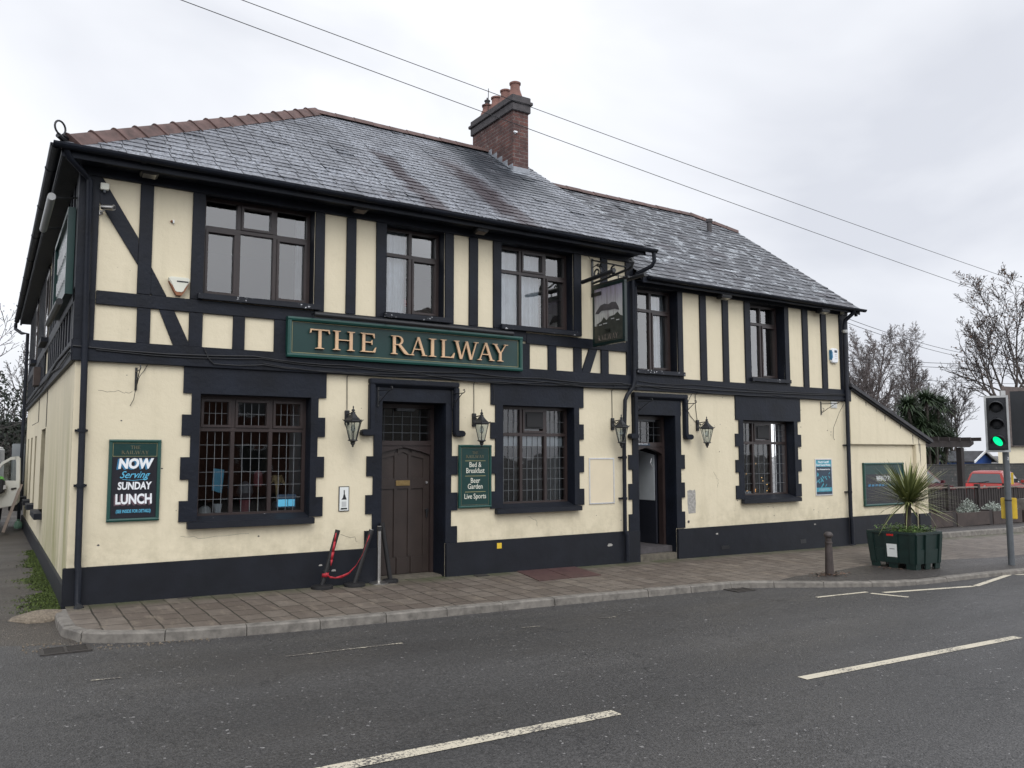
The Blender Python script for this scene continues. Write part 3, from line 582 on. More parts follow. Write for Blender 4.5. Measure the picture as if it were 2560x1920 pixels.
# timbers, each its own piece
def timber(name, poly, y0=-.035, y1=.0): 
    poly = [(x+rnj.uniform(-.004, .004), z+rnj.uniform(-.003, .003)) for x, z in poly]; P(MB().prism(poly, y0, .02), name, 'black', bevel=.004)
def rect(x0, x1, z0, z1): return [(x0, z0), (x1, z0), (x1, z1), (x0, z1)]
def post(x0, x1, z0, z1): timber('timber_post', rect(x0, x1, z0, z1), -.030)
P(MB().box(.765, 9.14, -.060, .05, 2.745, 2.99), 'band_board', 'black', bevel=.006); P(MB().box(9.15, 14.985, -.055, .05, 2.745, 2.985), 'band_board', 'black', bevel=.006)
P(MB().box(.78, 9.15, -.045, -.0, 4.92, 5.02), 'top_rail', 'black', bevel=.005); P(MB().box(9.16, 14.985, -.045, 0, 4.54, 4.68), 'top_rail', 'black', bevel=.005)
P(MB().box(.965, 2.02, -.037, 0, 4.955, 4.958), 'top_rail', 'black')
P(MB().box(.98, 6.95, -.037, 0, 3.415, 3.575), 'middle_rail', 'black', bevel=.005); P(MB().box(6.952, 8.98, -.037, 0, 3.38, 3.545), 'middle_rail', 'black', bevel=.005)
for a, b in ((.765, .975), (1.41, 1.56), (2.01, 2.158), (3.572, 3.71), (4.015, 4.155), (4.455, 4.605), (5.535, 5.68), (5.94, 6.095), (6.36, 6.505), (7.885, 8.04), (8.45, 8.59), (8.98, 9.148)): post(a, b, 3.58 if a > .9 and b < 8.98 else 2.992, 4.918)
for a, b in ((1.42, 1.57), (2.01, 2.165), (2.53, 2.68), (3.05, 3.20), (6.86, 7.02), (7.37, 7.53), (7.87, 8.03), (8.43, 8.59)): post(a, b, 2.992, 3.412 if b < 6.9 else 3.378)
timber('timber_brace', [(.977, 4.915), (1.0, 4.915), (1.408, 4.25), (1.408, 3.93), (.977, 4.62)], -.026); timber('timber_brace', [(1.562, 3.925), (1.562, 3.60), (1.58, 3.578), (1.745, 3.578)], -.026)
timber('timber_brace', [(1.66, 3.412), (1.835, 3.412), (2.008, 3.03), (2.008, 2.993), (1.835, 2.993)], -.026); timber('timber_brace', [(8.185, 3.378), (8.355, 3.378), (8.205, 2.993), (8.032, 2.993)], -.026)
for a, b in ((9.165, 9.228), (10.162, 10.29), (10.71, 10.87), (11.29, 11.445), (11.88, 12.038), (13.002, 13.13), (13.545, 13.71), (14.125, 14.29), (14.72, 14.985)): post(a, b, 2.988, 4.538)
P(MB().box(9.229, 10.161, -.030, 0, 2.988, 3.03), 'timber_rail', 'black'); P(MB().box(12.039, 13.001, -.030, 0, 2.988, 3.03), 'timber_rail', 'black')
# window reveals are painted black upstairs
def reveal(h, d=.335):
    a, b, c, e = h; mb = MB(); t_ = .004
    mb.box(a, a+t_, -.001, d, c, e); mb.box(b-t_, b, -.001, d, c, e); mb.box(a+t_, b-t_, -.001, d, e-t_, e); mb.box(a+t_, b-t_, .0, d, c, c+t_); P(mb, 'window_reveal', 'black')
for h in (U1, U2, U3, V1, V2, G1, G2, G3): reveal(h)

# windows: frame with casements, panes and, downstairs, leaded lights
def window(h, cols, ztr, depth=.165, sash=(), lead=None, glass='glass', name='window', fr=.045, nosplit=()):
    a, b, c, e = h; a += .004; b -= .004; c += .004; e -= .004; f = MB(); y0, y1 = depth, depth+.06
    def bar(x0, x1, z0, z1, yo=0): f.box(x0, x1, y0+yo, y1, z0, z1)
    if lead: f.box(a, b, y0, y1, c, c+.03); c += .03
    bar(a, b, c, c+fr); bar(a, b, e-fr, e); bar(a, a+fr, c+fr, e-fr); bar(b-fr, b, c+fr, e-fr)
    xs_ = [a+fr]+[x for x in cols]+[b-fr]; mw = .025; panes = []; bar(a+fr, b-fr, ztr-.025, ztr+.025, .002)
    for x in cols: bar(x-mw, x+mw, c+fr, ztr-.025, .001); bar(x-mw, x+mw, ztr+.025, e-fr, .001)
    for i in range(len(cols)+1):
        xl = xs_[i]+(mw if i else 0); xr = xs_[i+1]-(mw if i < len(cols) else 0)
        for r_, (z0, z1) in enumerate(((c+fr, ztr-.025), (ztr+.025, e-fr))):
            if (i, r_) in sash:
                s_ = .033; f.box(xl, xr, y0-.016, y1, z0, z0+s_); f.box(xl, xr, y0-.016, y1, z1-s_, z1); f.box(xl, xl+s_, y0-.016, y1, z0+s_, z1-s_); f.box(xr-s_, xr, y0-.016, y1, z0+s_, z1-s_); panes.append((xl+s_, xr-s_, z0+s_, z1-s_, i, r_))
            else: panes.append((xl, xr, z0, z1, i, r_))
    fo = f.build(name, 'brown', pub, bevel=.003)
    for (xl, xr, z0, z1, i, r_) in panes:
        MB().quad((xl-.004, y1-.02, z0-.004), (xr+.004, y1-.02, z0-.004), (xr+.004, y1-.02, z1+.004), (xl-.004, y1-.02, z1+.004)).build('pane', glass, fo)
        if lead and (i, r_) in lead:
            nx, nz = lead[(i, r_)]; m_ = MB(); rad = .0024
            for k in range(1, nx): x = xl+(xr-xl)*k/nx; m_.box(x-rad, x+rad, y1-.032, y1-.021, z0, z1)
            for k in range(1, nz): z = z0+(z1-z0)*k/nz; m_.box(xl, xr, y1-.0325, y1-.0215, z-rad, z+rad)
            m_.build('leading', 'lead', fo)
    return fo
w1 = window(U1, (2.62, 3.09), 4.55, sash={(1, 1), (0, 0), (2, 0)}); w2 = window(U2, (5.06,), 4.53, sash={(1, 0)}); w3 = window(U3, (6.97, 7.44), 4.52, sash={(1, 1), (2, 0)})
v1 = window(V1, (9.69,), 4.17, sash={(1, 0)}); v2 = window(V2, (12.53,), 4.17, sash={(1, 0)})
LG = {(i, 0): (4, 6) for i in range(3)}; LG.update({(i, 1): (4, 2) for i in range(3)})
g1 = window(G1, (2.61, 3.09), 1.99, sash={(0, 1), (1, 1), (2, 1)}, lead=LG, glass='glass_low')
LG2 = {(i, 0): (4, 6) for i in range(3)}; LG2.update({(0, 1): (4, 2), (2, 1): (4, 2)})
g2 = window(G2, (6.98, 7.44), 1.98, sash={(1, 1)}, lead=LG2, glass='glass_low')
LG3 = {(i, 0): (3, 5) for i in range(3)}; LG3.update({(0, 1): (3, 3), (2, 1): (3, 3)})
g3 = window(G3, (12.24, 12.74), 1.88, sash={(1, 1)}, lead=LG3, glass='glass_low')
MB().box(7.03, 7.385, .15, .19, 2.07, 2.33).box(7.07, 7.345, .135, .151, 2.10, 2.30).build('extractor_vent', 'rubber', g2); MB().box(12.30, 12.68, .15, .19, 1.95, 2.21).box(12.34, 12.64, .135, .151, 1.98, 2.18).build('extractor_vent', 'rubber', g3)
# sills
for (a, b, z0, z1, wdw, dp) in ((2.09, 3.64, 3.582, 3.652, w1, .10), (4.565, 5.61, 3.575, 3.648, w2, .10), (6.47, 7.96, 3.565, 3.638, w3, .10), (9.17, 10.27, 3.032, 3.10, v1, .09), (11.99, 13.09, 3.032, 3.10, v2, .09)):
    MB().box(a, b, -dp, -.0385, z0, z1).box(max(a, {2.09: 2.16, 4.565: 4.61, 6.47: 6.51, 9.17: 9.23, 11.99: 12.04}[a]), {2.09: 3.57, 4.565: 5.53, 6.47: 7.88, 9.17: 10.16, 11.99: 13.0}[a], -.0385, .16, z1-.03, z1+.002).build('sill', 'sill', wdw, bevel=.004)
for (a, b, z0, z1, wdw, oa, ob) in ((2.05, 3.61, .785, .868, g1, 2.17, 3.56), (6.38, 7.96, .79, .868, g2, 6.53, 7.87), (11.66, 13.27, .765, .848, g3, 11.77, 13.20)):
    mb = MB(); mb.prismx([(-.105, z0), (-.105, z1-.01), (-.026, z1), (-.026, z0)], a, b); mb.prismx([(-.0259, z1-.06), (-.0259, z1), (.16, z1+.055), (.16, z1-.06)], oa, ob); mb.build('sill', 'sill_low', wdw, bevel=.005)
# net curtains
def curtain(x0, x1, z0, z1, y, wdw, lean=0, amp=.018, seed=1, gather=None):
    rn = random.Random(seed); n = 60; mb = MB(); ph = [rn.uniform(0, 6) for _ in range(3)]; rows = 8; vs = []
    for j in range(rows+1):
        t_ = j/rows; z = z0+(z1-z0)*t_
        for i in range(n+1):
            u = i/n; xx = x0+(x1-x0)*u
            if gather: g_ = 1-gather*(1-t_)*.9; xx = x0+(xx-x0)*g_
            vs.append((xx+lean*(1-t_), y+amp*(math.sin(u*34+ph[0])+.6*math.sin(u*57+ph[1]+t_)+.4*math.sin(u*13+ph[2])), z))
    mb.add(vs, [(j*(n+1)+i, j*(n+1)+i+1, (j+1)*(n+1)+i+1, (j+1)*(n+1)+i) for j in range(rows) for i in range(n)]); mb.build('net_curtain', 'curtain', wdw, smooth=True)
curtain(4.64, 5.06, 3.70, 4.90, .30, w2, seed=2, gather=.08); curtain(6.53, 7.20, 3.70, 4.88, .30, w3, seed=3, gather=.10); curtain(7.0, 7.42, 3.70, 4.88, .34, w3, seed=5, gather=-.02)
curtain(3.50, 3.60, 3.70, 4.92, .55, w1, seed=4); curtain(9.86, 10.15, 3.15, 4.5, .34, v1, seed=6, gather=-.3); curtain(12.06, 12.40, 3.15, 4.5, .42, v2, seed=8)
MB().lathe([(.0, .0), (.028, .0), (.035, .10), (.02, .13), (.0, .13)], (12.66, .6, 3.80), 10).build('lamp_shade', 'warm_dim', v2)
MB().lathe([(.0, 0), (.06, .02), (.07, .09), (.03, .14), (0, .14)], (5.25, .8, 3.90), 10).build('table_lamp', 'redlens', w2)
# blinds and sill clutter downstairs
MB().box(6.59, 6.95, .235, .245, 1.80, 1.95).box(7.01, 7.41, .235, .245, 1.80, 1.95).box(7.47, 7.81, .235, .245, 1.80, 1.95).build('roller_blind', 'interior_white', g2)
MB().box(7.868, 7.90, .34, .8, .9, 2.4).build('reveal_lining', 'interior_white', g2); MB().box(3.57, 3.60, .34, .9, .93, 2.4).build('reveal_lining', 'interior_white', g1)

# black surrounds with toothed quoins
def surround(lint, zs_, inl, inr, outl, outr, nm='window_surround', y0=-.025):
    mb = MB(); a, b, z0, z1 = lint; mb.box(a, b, y0, 0, z0, z1)
    for i in range(len(zs_)-1):
        zt, zb = zs_[i], zs_[i+1]; mb.box(outl[i], inl, y0, 0, zb, zt); mb.box(inr, outr[i], y0, 0, zb, zt)
    P(mb, nm, 'black')
surround((1.97, 3.765, 2.42, 2.744), [2.42, 2.16, 1.905, 1.645, 1.375, 1.12, .87], 2.17, 3.56, [2.07, 1.965, 2.068, 1.962, 2.062, 1.96], [3.66, 3.755, 3.655, 3.75, 3.645, 3.74])
surround((6.32, 8.06, 2.415, 2.744), [2.415, 2.15, 1.905, 1.645, 1.385, 1.125, .87], 6.53, 7.87, [6.40, 6.315, 6.40, 6.315, 6.40, 6.315], [7.97, 8.06, 7.97, 8.06, 7.968, 8.06])
surround((11.575, 13.40, 2.30, 2.744), [2.30, 2.045, 1.81, 1.565, 1.335, 1.095, .85], 11.77, 13.20, [11.66, 11.56, 11.65, 11.555, 11.645, 11.55], [13.305, 13.40, 13.295, 13.39, 13.285, 13.37])
surround((4.45, 5.66, 2.41, 2.70), [2.41, 1.65, 1.38, 1.125, .87, .645, .41], 4.57, 5.56, [4.45, 4.35, 4.445, 4.342, 4.44, 4.333], [5.66, 5.755, 5.65, 5.755, 5.65, 5.75], 'door_surround')
surround((9.08, 10.20, 2.34, 2.69), [2.34, 1.66, 1.415, 1.18, .92, .68, .40], 9.21, 10.06, [9.085, 8.995, 9.08, 8.99, 9.075, 8.99], [10.19, 10.272, 10.18, 10.262, 10.18, 10.255], 'door_surround')
# plinths
P(MB().box(.765, 4.568, -.045, .05, -.4, .412), 'plinth', 'plinth', bevel=.008); P(MB().box(5.562, 9.208, -.045, .05, -.4, .410), 'plinth', 'plinth', bevel=.008); P(MB().box(10.062, 14.985, -.045, .05, -.4, .385), 'plinth', 'plinth', bevel=.008)
P(MB().box(.765, .83, .051, 13.03, -.4, .225), 'plinth', 'plinth', bevel=.006)
# hood moulds with label stops
def hood(x0, x1, ztop, zbot, s0, s1):
    mb = MB(); y0 = -.085
    mb.box(x0, x1, y0, 0, ztop-.075, ztop); mb.prismx([(y0, ztop-.075), (-.03, ztop-.12), (-.03, ztop-.075)], x0, x1); mb.box(x0, x0+.085, y0, -.0, zbot, ztop-.075); mb.box(x1-.085, x1, y0, -.0, zbot, ztop-.075)
    for (a, b) in ((x0+.085, s0), (x1-.085, s1)):
        lo, hi = min(a, b), max(a, b); e_ = .03; pts = []
        mb.prism([(lo+e_, zbot-.055), (hi-e_, zbot-.055), (hi, zbot-.03), (hi, zbot+.01), (hi-e_, zbot+.035), (lo+e_, zbot+.035), (lo, zbot+.01), (lo, zbot-.03)], -.105, -.001)
    P(mb, 'hood_mould', 'black', bevel=.012)
hood(4.36, 5.755, 2.715, 1.98, 4.24, 5.85); hood(9.085, 10.33, 2.71, 1.98, 8.98, 10.43)

# door 1: brown panelled door under a flattened arch, leaded fanlight above
d1 = MB(); y = .40
d1.box(4.574, 4.64, .34, .47, -.07, 2.40); d1.box(5.50, 5.556, .34, .47, -.07, 2.40); d1.box(4.64, 5.50, .34, .47, 2.34, 2.40); d1.box(4.64, 5.50, .33, .47, 1.80, 1.87)
arch = [(4.64, 1.80), (4.64, 1.665), (4.80, 1.715), (5.07, 1.775), (5.34, 1.715), (5.50, 1.665), (5.50, 1.80)]; d1.prism(arch, .345, .46)
door1 = d1.build('door', 'brown', pub, bevel=.004)
mb = MB(); mb.box(4.64, 5.50, .40, .44, -.03, 1.79)
def stile(x0, x1, z0, z1): mb.box(x0, x1, .382, .40, z0, z1)
stile(4.64, 4.74, -.03, 1.68); stile(5.40, 5.50, -.03, 1.68); stile(4.94, 4.99, .22, 1.70); stile(5.16, 5.21, .22, 1.70)
for a, b in ((4.74, 4.94), (4.99, 5.16), (5.21, 5.40)): stile(a, b, -.03, .20); stile(a, b, 1.18, 1.33)
mb.prism([(4.74, 1.61), (4.94, 1.655), (4.94, 1.76), (4.74, 1.70)], .382, .40); mb.prism([(4.99, 1.67), (5.075, 1.71), (5.16, 1.67), (5.16, 1.77), (4.99, 1.77)], .382, .40); mb.prism([(5.21, 1.655), (5.40, 1.61), (5.40, 1.70), (5.21, 1.76)], .382, .40)
mb.build('door_leaf', 'door', door1, bevel=.003)
mb = MB(); mb.box(4.965, 5.185, .370, .382, 1.225, 1.30); mb.build('letterbox', 'brass', door1, bevel=.004); MB().box(4.995, 5.155, .366, .370, 1.243, 1.283).build('letterbox_flap', 'brass', door1, bevel=.002)
MB().lathe([(0, 0), (.028, 0), (.028, .02), (0, .02)], (0, 0, 0), 12); mb = MB(); mb.tube([(5.45, .34, .86), (5.45, .382, .86)], [.028, .02], 12); mb.tube([(5.45, .352, .84), (5.45, .352, .76)], .012, 8); mb.build('door_handle', 'iron', door1)
mb = MB(); mb.tube([(5.455, .365, 1.265), (5.455, .382, 1.265)], .018, 12); mb.build('lock', 'chrome', door1)
MB().quad((4.64, .42, 1.87), (5.50, .42, 1.87), (5.50, .42, 2.34), (4.64, .42, 2.34)).build('pane', 'glass_low', door1); mb = MB()
for k in range(1, 6): mb.box(4.64+.86*k/6-.003, 4.64+.86*k/6+.003, .405, .415, 1.87, 2.34)
for k in range(1, 4): mb.box(4.64, 5.50, .4045, .4145, 1.87+.47*k/4-.003, 1.87+.47*k/4+.003)
mb.build('leading', MT['greypost'], door1); MB().box(4.95, 5.25, .34, .40, 2.30, 2.345).build('strip_light', 'greypost', door1, bevel=.01)
MB().box(4.575, 5.555, .05, .50, -.4, -.035).build('threshold', 'stone_step', door1, bevel=.01)
P(MB().box(4.57, 4.574, .0, .345, -.1, 2.41).box(5.556, 5.56, 0, .345, -.1, 2.41).box(4.574, 5.556, 0, .345, 2.406, 2.41), 'door_reveal', 'black')
# door 2: doorway standing open, leaf folded back on the right
d2 = MB(); d2.box(9.214, 9.27, .25, .37, .1, 2.33); d2.box(10.0, 10.056, .25, .37, .1, 2.33); d2.box(9.27, 10.0, .25, .37, 2.27, 2.33); d2.box(9.27, 10.0, .24, .37, 1.80, 1.875)
d2.prism([(9.27, 1.80), (9.27, 1.69), (9.42, 1.735), (9.635, 1.785), (9.85, 1.735), (10.0, 1.67), (10.0, 1.80)], .255, .36); door2 = d2.build('door', 'brown', pub, bevel=.004)
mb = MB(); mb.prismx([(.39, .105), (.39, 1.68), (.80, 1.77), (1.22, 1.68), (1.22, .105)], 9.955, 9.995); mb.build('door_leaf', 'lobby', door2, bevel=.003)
mb = MB(); mb.prismx([(.41, .86), (.41, 1.66), (.80, 1.74), (1.20, 1.66), (1.20, .86)], 9.948, 9.955); mb.build('door_panel', 'interior_white', door2)
MB().tube([(9.93, .44, 1.45), (9.90, .45, 1.52), (9.93, .46, 1.60)], .009, 8).build('door_handle', 'chrome', door2)
MB().quad((9.27, .32, 1.875), (10.0, .32, 1.875), (10.0, .32, 2.27), (9.27, .32, 2.27)).build('pane', 'glass_low', door2); mb = MB()
for k in range(1, 5): mb.box(9.27+.73*k/5-.003, 9.27+.73*k/5+.003, .305, .315, 1.875, 2.27)
for k in range(1, 3): mb.box(9.27, 10.0, .3045, .3145, 1.875+.395*k/3-.003, 1.875+.395*k/3+.003)
mb.build('leading', 'greypost', door2); MB().box(9.45, 9.85, .26, .30, 2.235, 2.268).build('strip_light', 'greypost', door2)
MB().box(9.33, 9.70, .232, .24, 1.82, 1.855).build('door_notice', 'navy', door2); text_mb('LICENSED TO SELL ALCOHOL', .020, 9.515, 1.840, .2315, .0006, 1.0, depth=.0008).build('door_notice_text', 'white', door2)
MB().lathe([(0, 0), (.02, .005), (.028, .03), (.02, .055), (0, .06)], (9.30, .20, 2.17), 10).build('light_bulb', 'warm', door2)
mb = MB(); mb.box(9.212, 10.058, -.02, .30, -.4, -.005); mb.build('door_step', 'stone_step', door2, bevel=.012); MB().box(9.212, 10.058, .10, 1.6, -.005, .10).build('threshold', 'soot', door2, bevel=.006)
P(MB().box(9.21, 9.214, 0, .38, -.1, 2.34).box(10.056, 10.06, 0, .38, -.1, 2.34).box(9.214, 10.056, 0, .38, 2.336, 2.34), 'door_reveal', 'black')
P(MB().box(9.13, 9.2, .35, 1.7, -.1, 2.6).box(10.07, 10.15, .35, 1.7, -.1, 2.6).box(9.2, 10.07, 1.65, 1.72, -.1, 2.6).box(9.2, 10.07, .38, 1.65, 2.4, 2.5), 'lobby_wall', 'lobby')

# ---- roofs in individual slates
def slates(O, U, V, polys, mat, gauge, wd, seed, name, under=True):
    """O origin, U along the eave, V up the slope (unit); polygons in (u, v)."""
    rn = random.Random(seed); U = Vector(U); V = Vector(V); Nn = U.cross(V).normalized(); O = Vector(O); mb = MB(); poly = polys
    vmax = max(p[1] for p in poly); umin = min(p[0] for p in poly); umax = max(p[0] for p in poly); j = 0; v0 = 0.
    def W(u, v, h): return O+U*u+V*v+Nn*h
    while v0 < vmax:
        g = gauge*(1-.004*j); v1 = v0+g; n = int((umax-umin)/wd)+3; off = (.5 if j % 2 else 0)*wd+rn.uniform(-.03, .03)
        for i in range(-1, n):
            a = umin+i*wd+off-wd*.5; b = a+wd-.010
            if b < umin or a > umax: continue
            dv = rn.gauss(0, .0035)+(rn.uniform(-.02, .012) if rn.random() < .035 else 0)
            q = [(a, v0+dv), (b, v0+dv+rn.gauss(0, .0015)), (b, v1+.03), (a, v1+.03)]
            for k in range(len(poly)):
                p0, p1 = poly[k], poly[(k+1) % len(poly)]; ax_, ay_ = p1[1]-p0[1], -(p1[0]-p0[0]); cc_ = ax_*p0[0]+ay_*p0[1]
                q = clip(q, ax_, ay_, cc_)
                if len(q) < 3: break
            if len(q) < 3: continue
            th = .0115+rn.uniform(-.003, .004)+(.012 if rn.random() < .03 else 0); hh = lambda v: max(.002, th*(1-(v-v0)/(g+.03))+.002)
            tnt = min(1, max(0, rn.gauss(.5, .15))); top = [W(u, v, hh(v)) for u, v in q]; mb.add(top, [tuple(range(len(q)))], tnt)
            lo = [p for p in q if abs(p[1]-min(x[1] for x in q)) < .01]
            if len(lo) >= 2:
                lo.sort(); (ua, va), (ub, vb) = lo[0], lo[-1]; mb.quad(W(ua, va, 0), W(ub, vb, 0), W(ub, vb, hh(vb)), W(ua, va, hh(va)), -1.0)
        v0 = v1
    o = mb.build(name, mat, pub, tint=True)
    if under:
        m2 = MB(); m2.add([W(u, v, -.004) for u, v in poly], [tuple(range(len(poly)))]); m2.add([W(u, v, -.05) for u, v in poly], [tuple(range(len(poly)-1, -1, -1))]); m2.build('roof_felt', 'slate_under', o)
    return o
SL = math.atan(.6875); cs, sn = math.cos(SL), math.sin(SL); run = 4.03; slen = run/cs
polyM = [(0, 0), (8.62, 0), (8.62, slen), (run+.22, slen)]
roofM = slates((.55, -.35, 5.14), (1, 0, 0), (0, cs, sn), polyM, 'slate', .178, .265, 11, 'roof')
# other faces of the main roof (left range running back, rear slope)
zr = 5.14+run*.6875
m2 = MB(); m2.quad((.55, -.35, 5.14), (.55, 13.9, 5.14), (4.8, 13.9, zr), (4.8, 3.68, zr)); m2.quad((4.8, 3.68, zr), (9.17, 3.68, zr), (9.17, 7.7, 5.14), (4.8, 7.7, 5.14)); m2.quad((4.8, 3.7, zr-.01), (4.8, 13.9, zr), (9.0, 13.9, 5.14), (9.0, 3.7, 5.14)); m2.add([(.75, 13.7, 5.14), (4.8, 13.7, zr), (8.9, 13.7, 5.14)], [(0, 1, 2)])
P(m2, 'roof', 'darkroof')
KW = .735; SW_ = math.atan(KW); c2, s2 = math.cos(SW_), math.sin(SW_); runw = 3.75; sw = runw/c2; yv = 2.95; zv = 4.66+3.2*KW; yr = 3.5; xr_ = 14.03
polyW = [(-.02, 0), (5.93, 0), (5.93, 3.2/c2), (xr_-9.17, sw), (-.02, sw)]
roofW = slates((9.17, -.25, 4.66), (1, 0, 0), (0, c2, s2), polyW, 'slate_old', .185, .26, 23, 'roof')
zw = 4.66+runw*KW
P(MB().quad((9.17, yr, zw), (xr_, yr, zw), (xr_, 7.25, 4.66), (9.17, 7.25, 4.66)).add([(15.1, yv, zv), (15.1, 2*yr-yv, zv), (xr_, yr, zw)], [(0, 1, 2)]).quad((xr_, yr, zw), (15.1, 2*yr-yv, zv), (15.1, 7.25, 4.66), (xr_, 7.25, 4.66)), 'roof', 'darkroof')
P(MB().box(14.98, 15.02, -.25, -.2, 4.5, 4.6).prismx([(-.26, 4.53), (-.26, 4.650), (yv, zv-.012), (yv, zv-.13)], 15.03, 15.09), 'verge_board', 'black')
# half-round ridge and hip tiles
def ridge(p0, p1, n, rad, roll, name, first_z=0, prop=1.0):
    p0, p1 = Vector(p0), Vector(p1); d = (p1-p0)/n; D_ = d.normalized(); sd_ = D_.cross(Vector((0, 0, 1))).normalized(); up = sd_.cross(D_); mb = MB(); rn = random.Random(n)
    for k in range(n):
        rings = []; jt = rn.uniform(-.006, .006)
        st = [(0, 1.0+roll), (.05, 1.0+roll), (.075, 1.0), (1.0, .96)] if roll else [(0, 1.04), (1, .98)]
        for s_, m_ in st:
            c = p0+d*(k+s_*.995)+up*jt; r_ = rad*m_
            rings.append([c+sd_*(r_*1.30*u_)+up*(r_*h_)-up*.03 for u_, h_ in ((1, -.42), (.72, -.02), (.42, .42), (.16, .70), (0, .78), (-.16, .70), (-.42, .42), (-.72, -.02), (-1, -.42))])
        nn = 9; vs = [p for r__ in rings for p in r__]; fs = [(i*nn+j, i*nn+j+1, (i+1)*nn+j+1, (i+1)*nn+j) for i in range(len(rings)-1) for j in range(nn-1)]; fs += [tuple(range(nn)), tuple(range((len(rings)-1)*nn+nn-1, (len(rings)-1)*nn-1, -1))]
        mb.add(vs, fs)
    return mb.build(name, 'terracotta', pub, smooth=True)
ridge((.60, -.30, 5.20), (4.80, 3.70, zr+.05), 16, .115, .20, 'hip_tiles'); ridge((4.80, 3.68, zr+.035), (9.15, 3.68, zr+.035), 12, .10, .05, 'ridge_tiles')
ridge((9.22, yr, zw+.03), (xr_+.03, yr, zw+.03), 13, .095, .04, 'ridge_tiles'); ridge((xr_+.03, yr, zw+.04), (15.1, yv, zv+.03), 4, .095, .08, 'hip_tiles')
mb = MB(); c = Vector((.52, -.40, 5.285)); pts = [c+Vector((.055*math.cos(a), .055*math.cos(a), .075*math.sin(a))) for a in [R(-60+k*20) for k in range(17)]]; mb.tube(pts, .011, 8); mb.tube([pts[0], (.66, -.26, 5.20)], .014, 8); mb.tube([(.50, -.40, 5.20), (.60, -.3, 5.16)], .03, 8); P(mb, 'hip_finial', 'iron')
P(MB().lathe([(.0, 0), (.055, 0), (.055, .30), (.075, .31), (.075, .38), (0, .39)], (13.78, 2.62, 6.68), 14), 'flue_pipe', 'soot')

# eaves: soffit, fascia boards, gutters, downpipes
P(MB().box(.55, 9.16, -.34, -.31, 4.99, 5.125), 'fascia_board', 'black', bevel=.004); P(MB().box(.60, 9.14, -.305, .0, 5.022, 5.04), 'soffit', 'black')
P(MB().box(.56, .60, -.30, 13.8, 4.99, 5.125), 'fascia_board', 'black'); P(MB().box(.60, .80, 0, 13.8, 5.022, 5.04), 'soffit', 'black')
P(MB().box(9.18, 15.04, -.24, -.21, 4.56, 4.655), 'fascia_board', 'black', bevel=.004); P(MB().box(9.18, 15.0, -.21, .0, 4.60, 4.615), 'soffit', 'black')
P(MB().prismx([(-.34, 5.0), (-.34, 5.12), (2.45, 7.02), (2.45, 6.90)], 9.12, 9.155), 'verge_board', 'black')
def gutter(p0, p1, rad, nm='gutter'):
    p0, p1 = Vector(p0), Vector(p1); D_ = (p1-p0).normalized(); sd_ = D_.cross(Vector((0, 0, 1))); mb = MB(); n = 8
    out = [(sd_*math.cos(a)+Vector((0, 0, math.sin(a))))*rad for a in [math.pi+math.pi*k/n for k in range(n+1)]]; inn = [v*.86 for v in out[::-1]]; prof = out+inn
    mb.loft([[p0+v for v in prof], [p1+v for v in prof]]); L_ = (p1-p0).length; k = .9
    while k < L_:
        c = p0+D_*k; mb.loft([[c+v*1.12 for v in prof], [c+D_*.05+v*1.12 for v in prof]]); k += 1.8
    for c, s_ in ((p0, 1), (p1, -1)): mb.loft([[c+v for v in out], [c+D_*.006*s_+v for v in out]])
    return P(mb, nm, 'black', smooth=False)
gutter((.46, -.405, 5.115), (9.33, -.405, 5.09), .058); gutter((.49, -.40, 5.105), (.49, 13.9, 5.105), .058); gutter((9.26, -.30, 4.655), (15.2, -.30, 4.64), .052)
P(MB().tube([(9.28, -.40, 5.05), (9.29, -.40, 4.90), (9.27, -.36, 4.82), (9.14, -.14, 4.72), (9.09, -.085, 4.64), (9.085, -.085, 2.92), (9.05, -.085, 2.78), (8.92, -.10, 2.66), (8.865, -.10, 2.56), (8.845, -.085, 1.8), (8.84, -.085, .42), (8.87, -.10, .36), (8.87, -.10, -.06)], .034, 10), 'downpipe', 'black', smooth=True)
P(MB().tube([(.60, -.36, 5.07), (.62, -.33, 5.0), (.80, -.12, 4.90), (.86, -.085, 4.84), (.885, -.085, 2.8), (.905, -.085, .45), (.915, -.11, .38), (.915, -.11, .04), (.93, -.17, -.02)], .036, 10), 'downpipe', 'black', smooth=True)
P(MB().tube([(14.86, -.28, 4.62), (14.86, -.26, 4.55), (14.83, -.09, 4.42), (14.80, -.085, 4.3), (14.78, -.085, .42), (14.79, -.10, .36), (14.79, -.10, -.14)], .040, 10), 'downpipe', 'black', smooth=True)
mb = MB()
for (x, z) in ((.888, 1.95), (.90, 1.33), (8.845, 1.62), (8.842, .95), (14.78, 1.85), (14.78, .9)): mb.tube([(x, -.085, z-.02), (x, -.085, z+.02)], .046, 10); mb.box(x-.065, x+.065, -.055, -.0, z-.012, z+.012)
P(mb, 'pipe_clip', 'black')
P(MB().tube([(.47, 13.9, 5.05), (.47, 13.9, 4.9), (.6, 13.5, 4.75), (.72, 13.1, 4.7), (.72, 13.06, -.05)], .04, 8), 'downpipe', 'black')
P(MB().tube([(.93, -.17, -.01), (.90, -.24, -.05)], [.055, .05], 12), 'drain_shoe', 'iron')

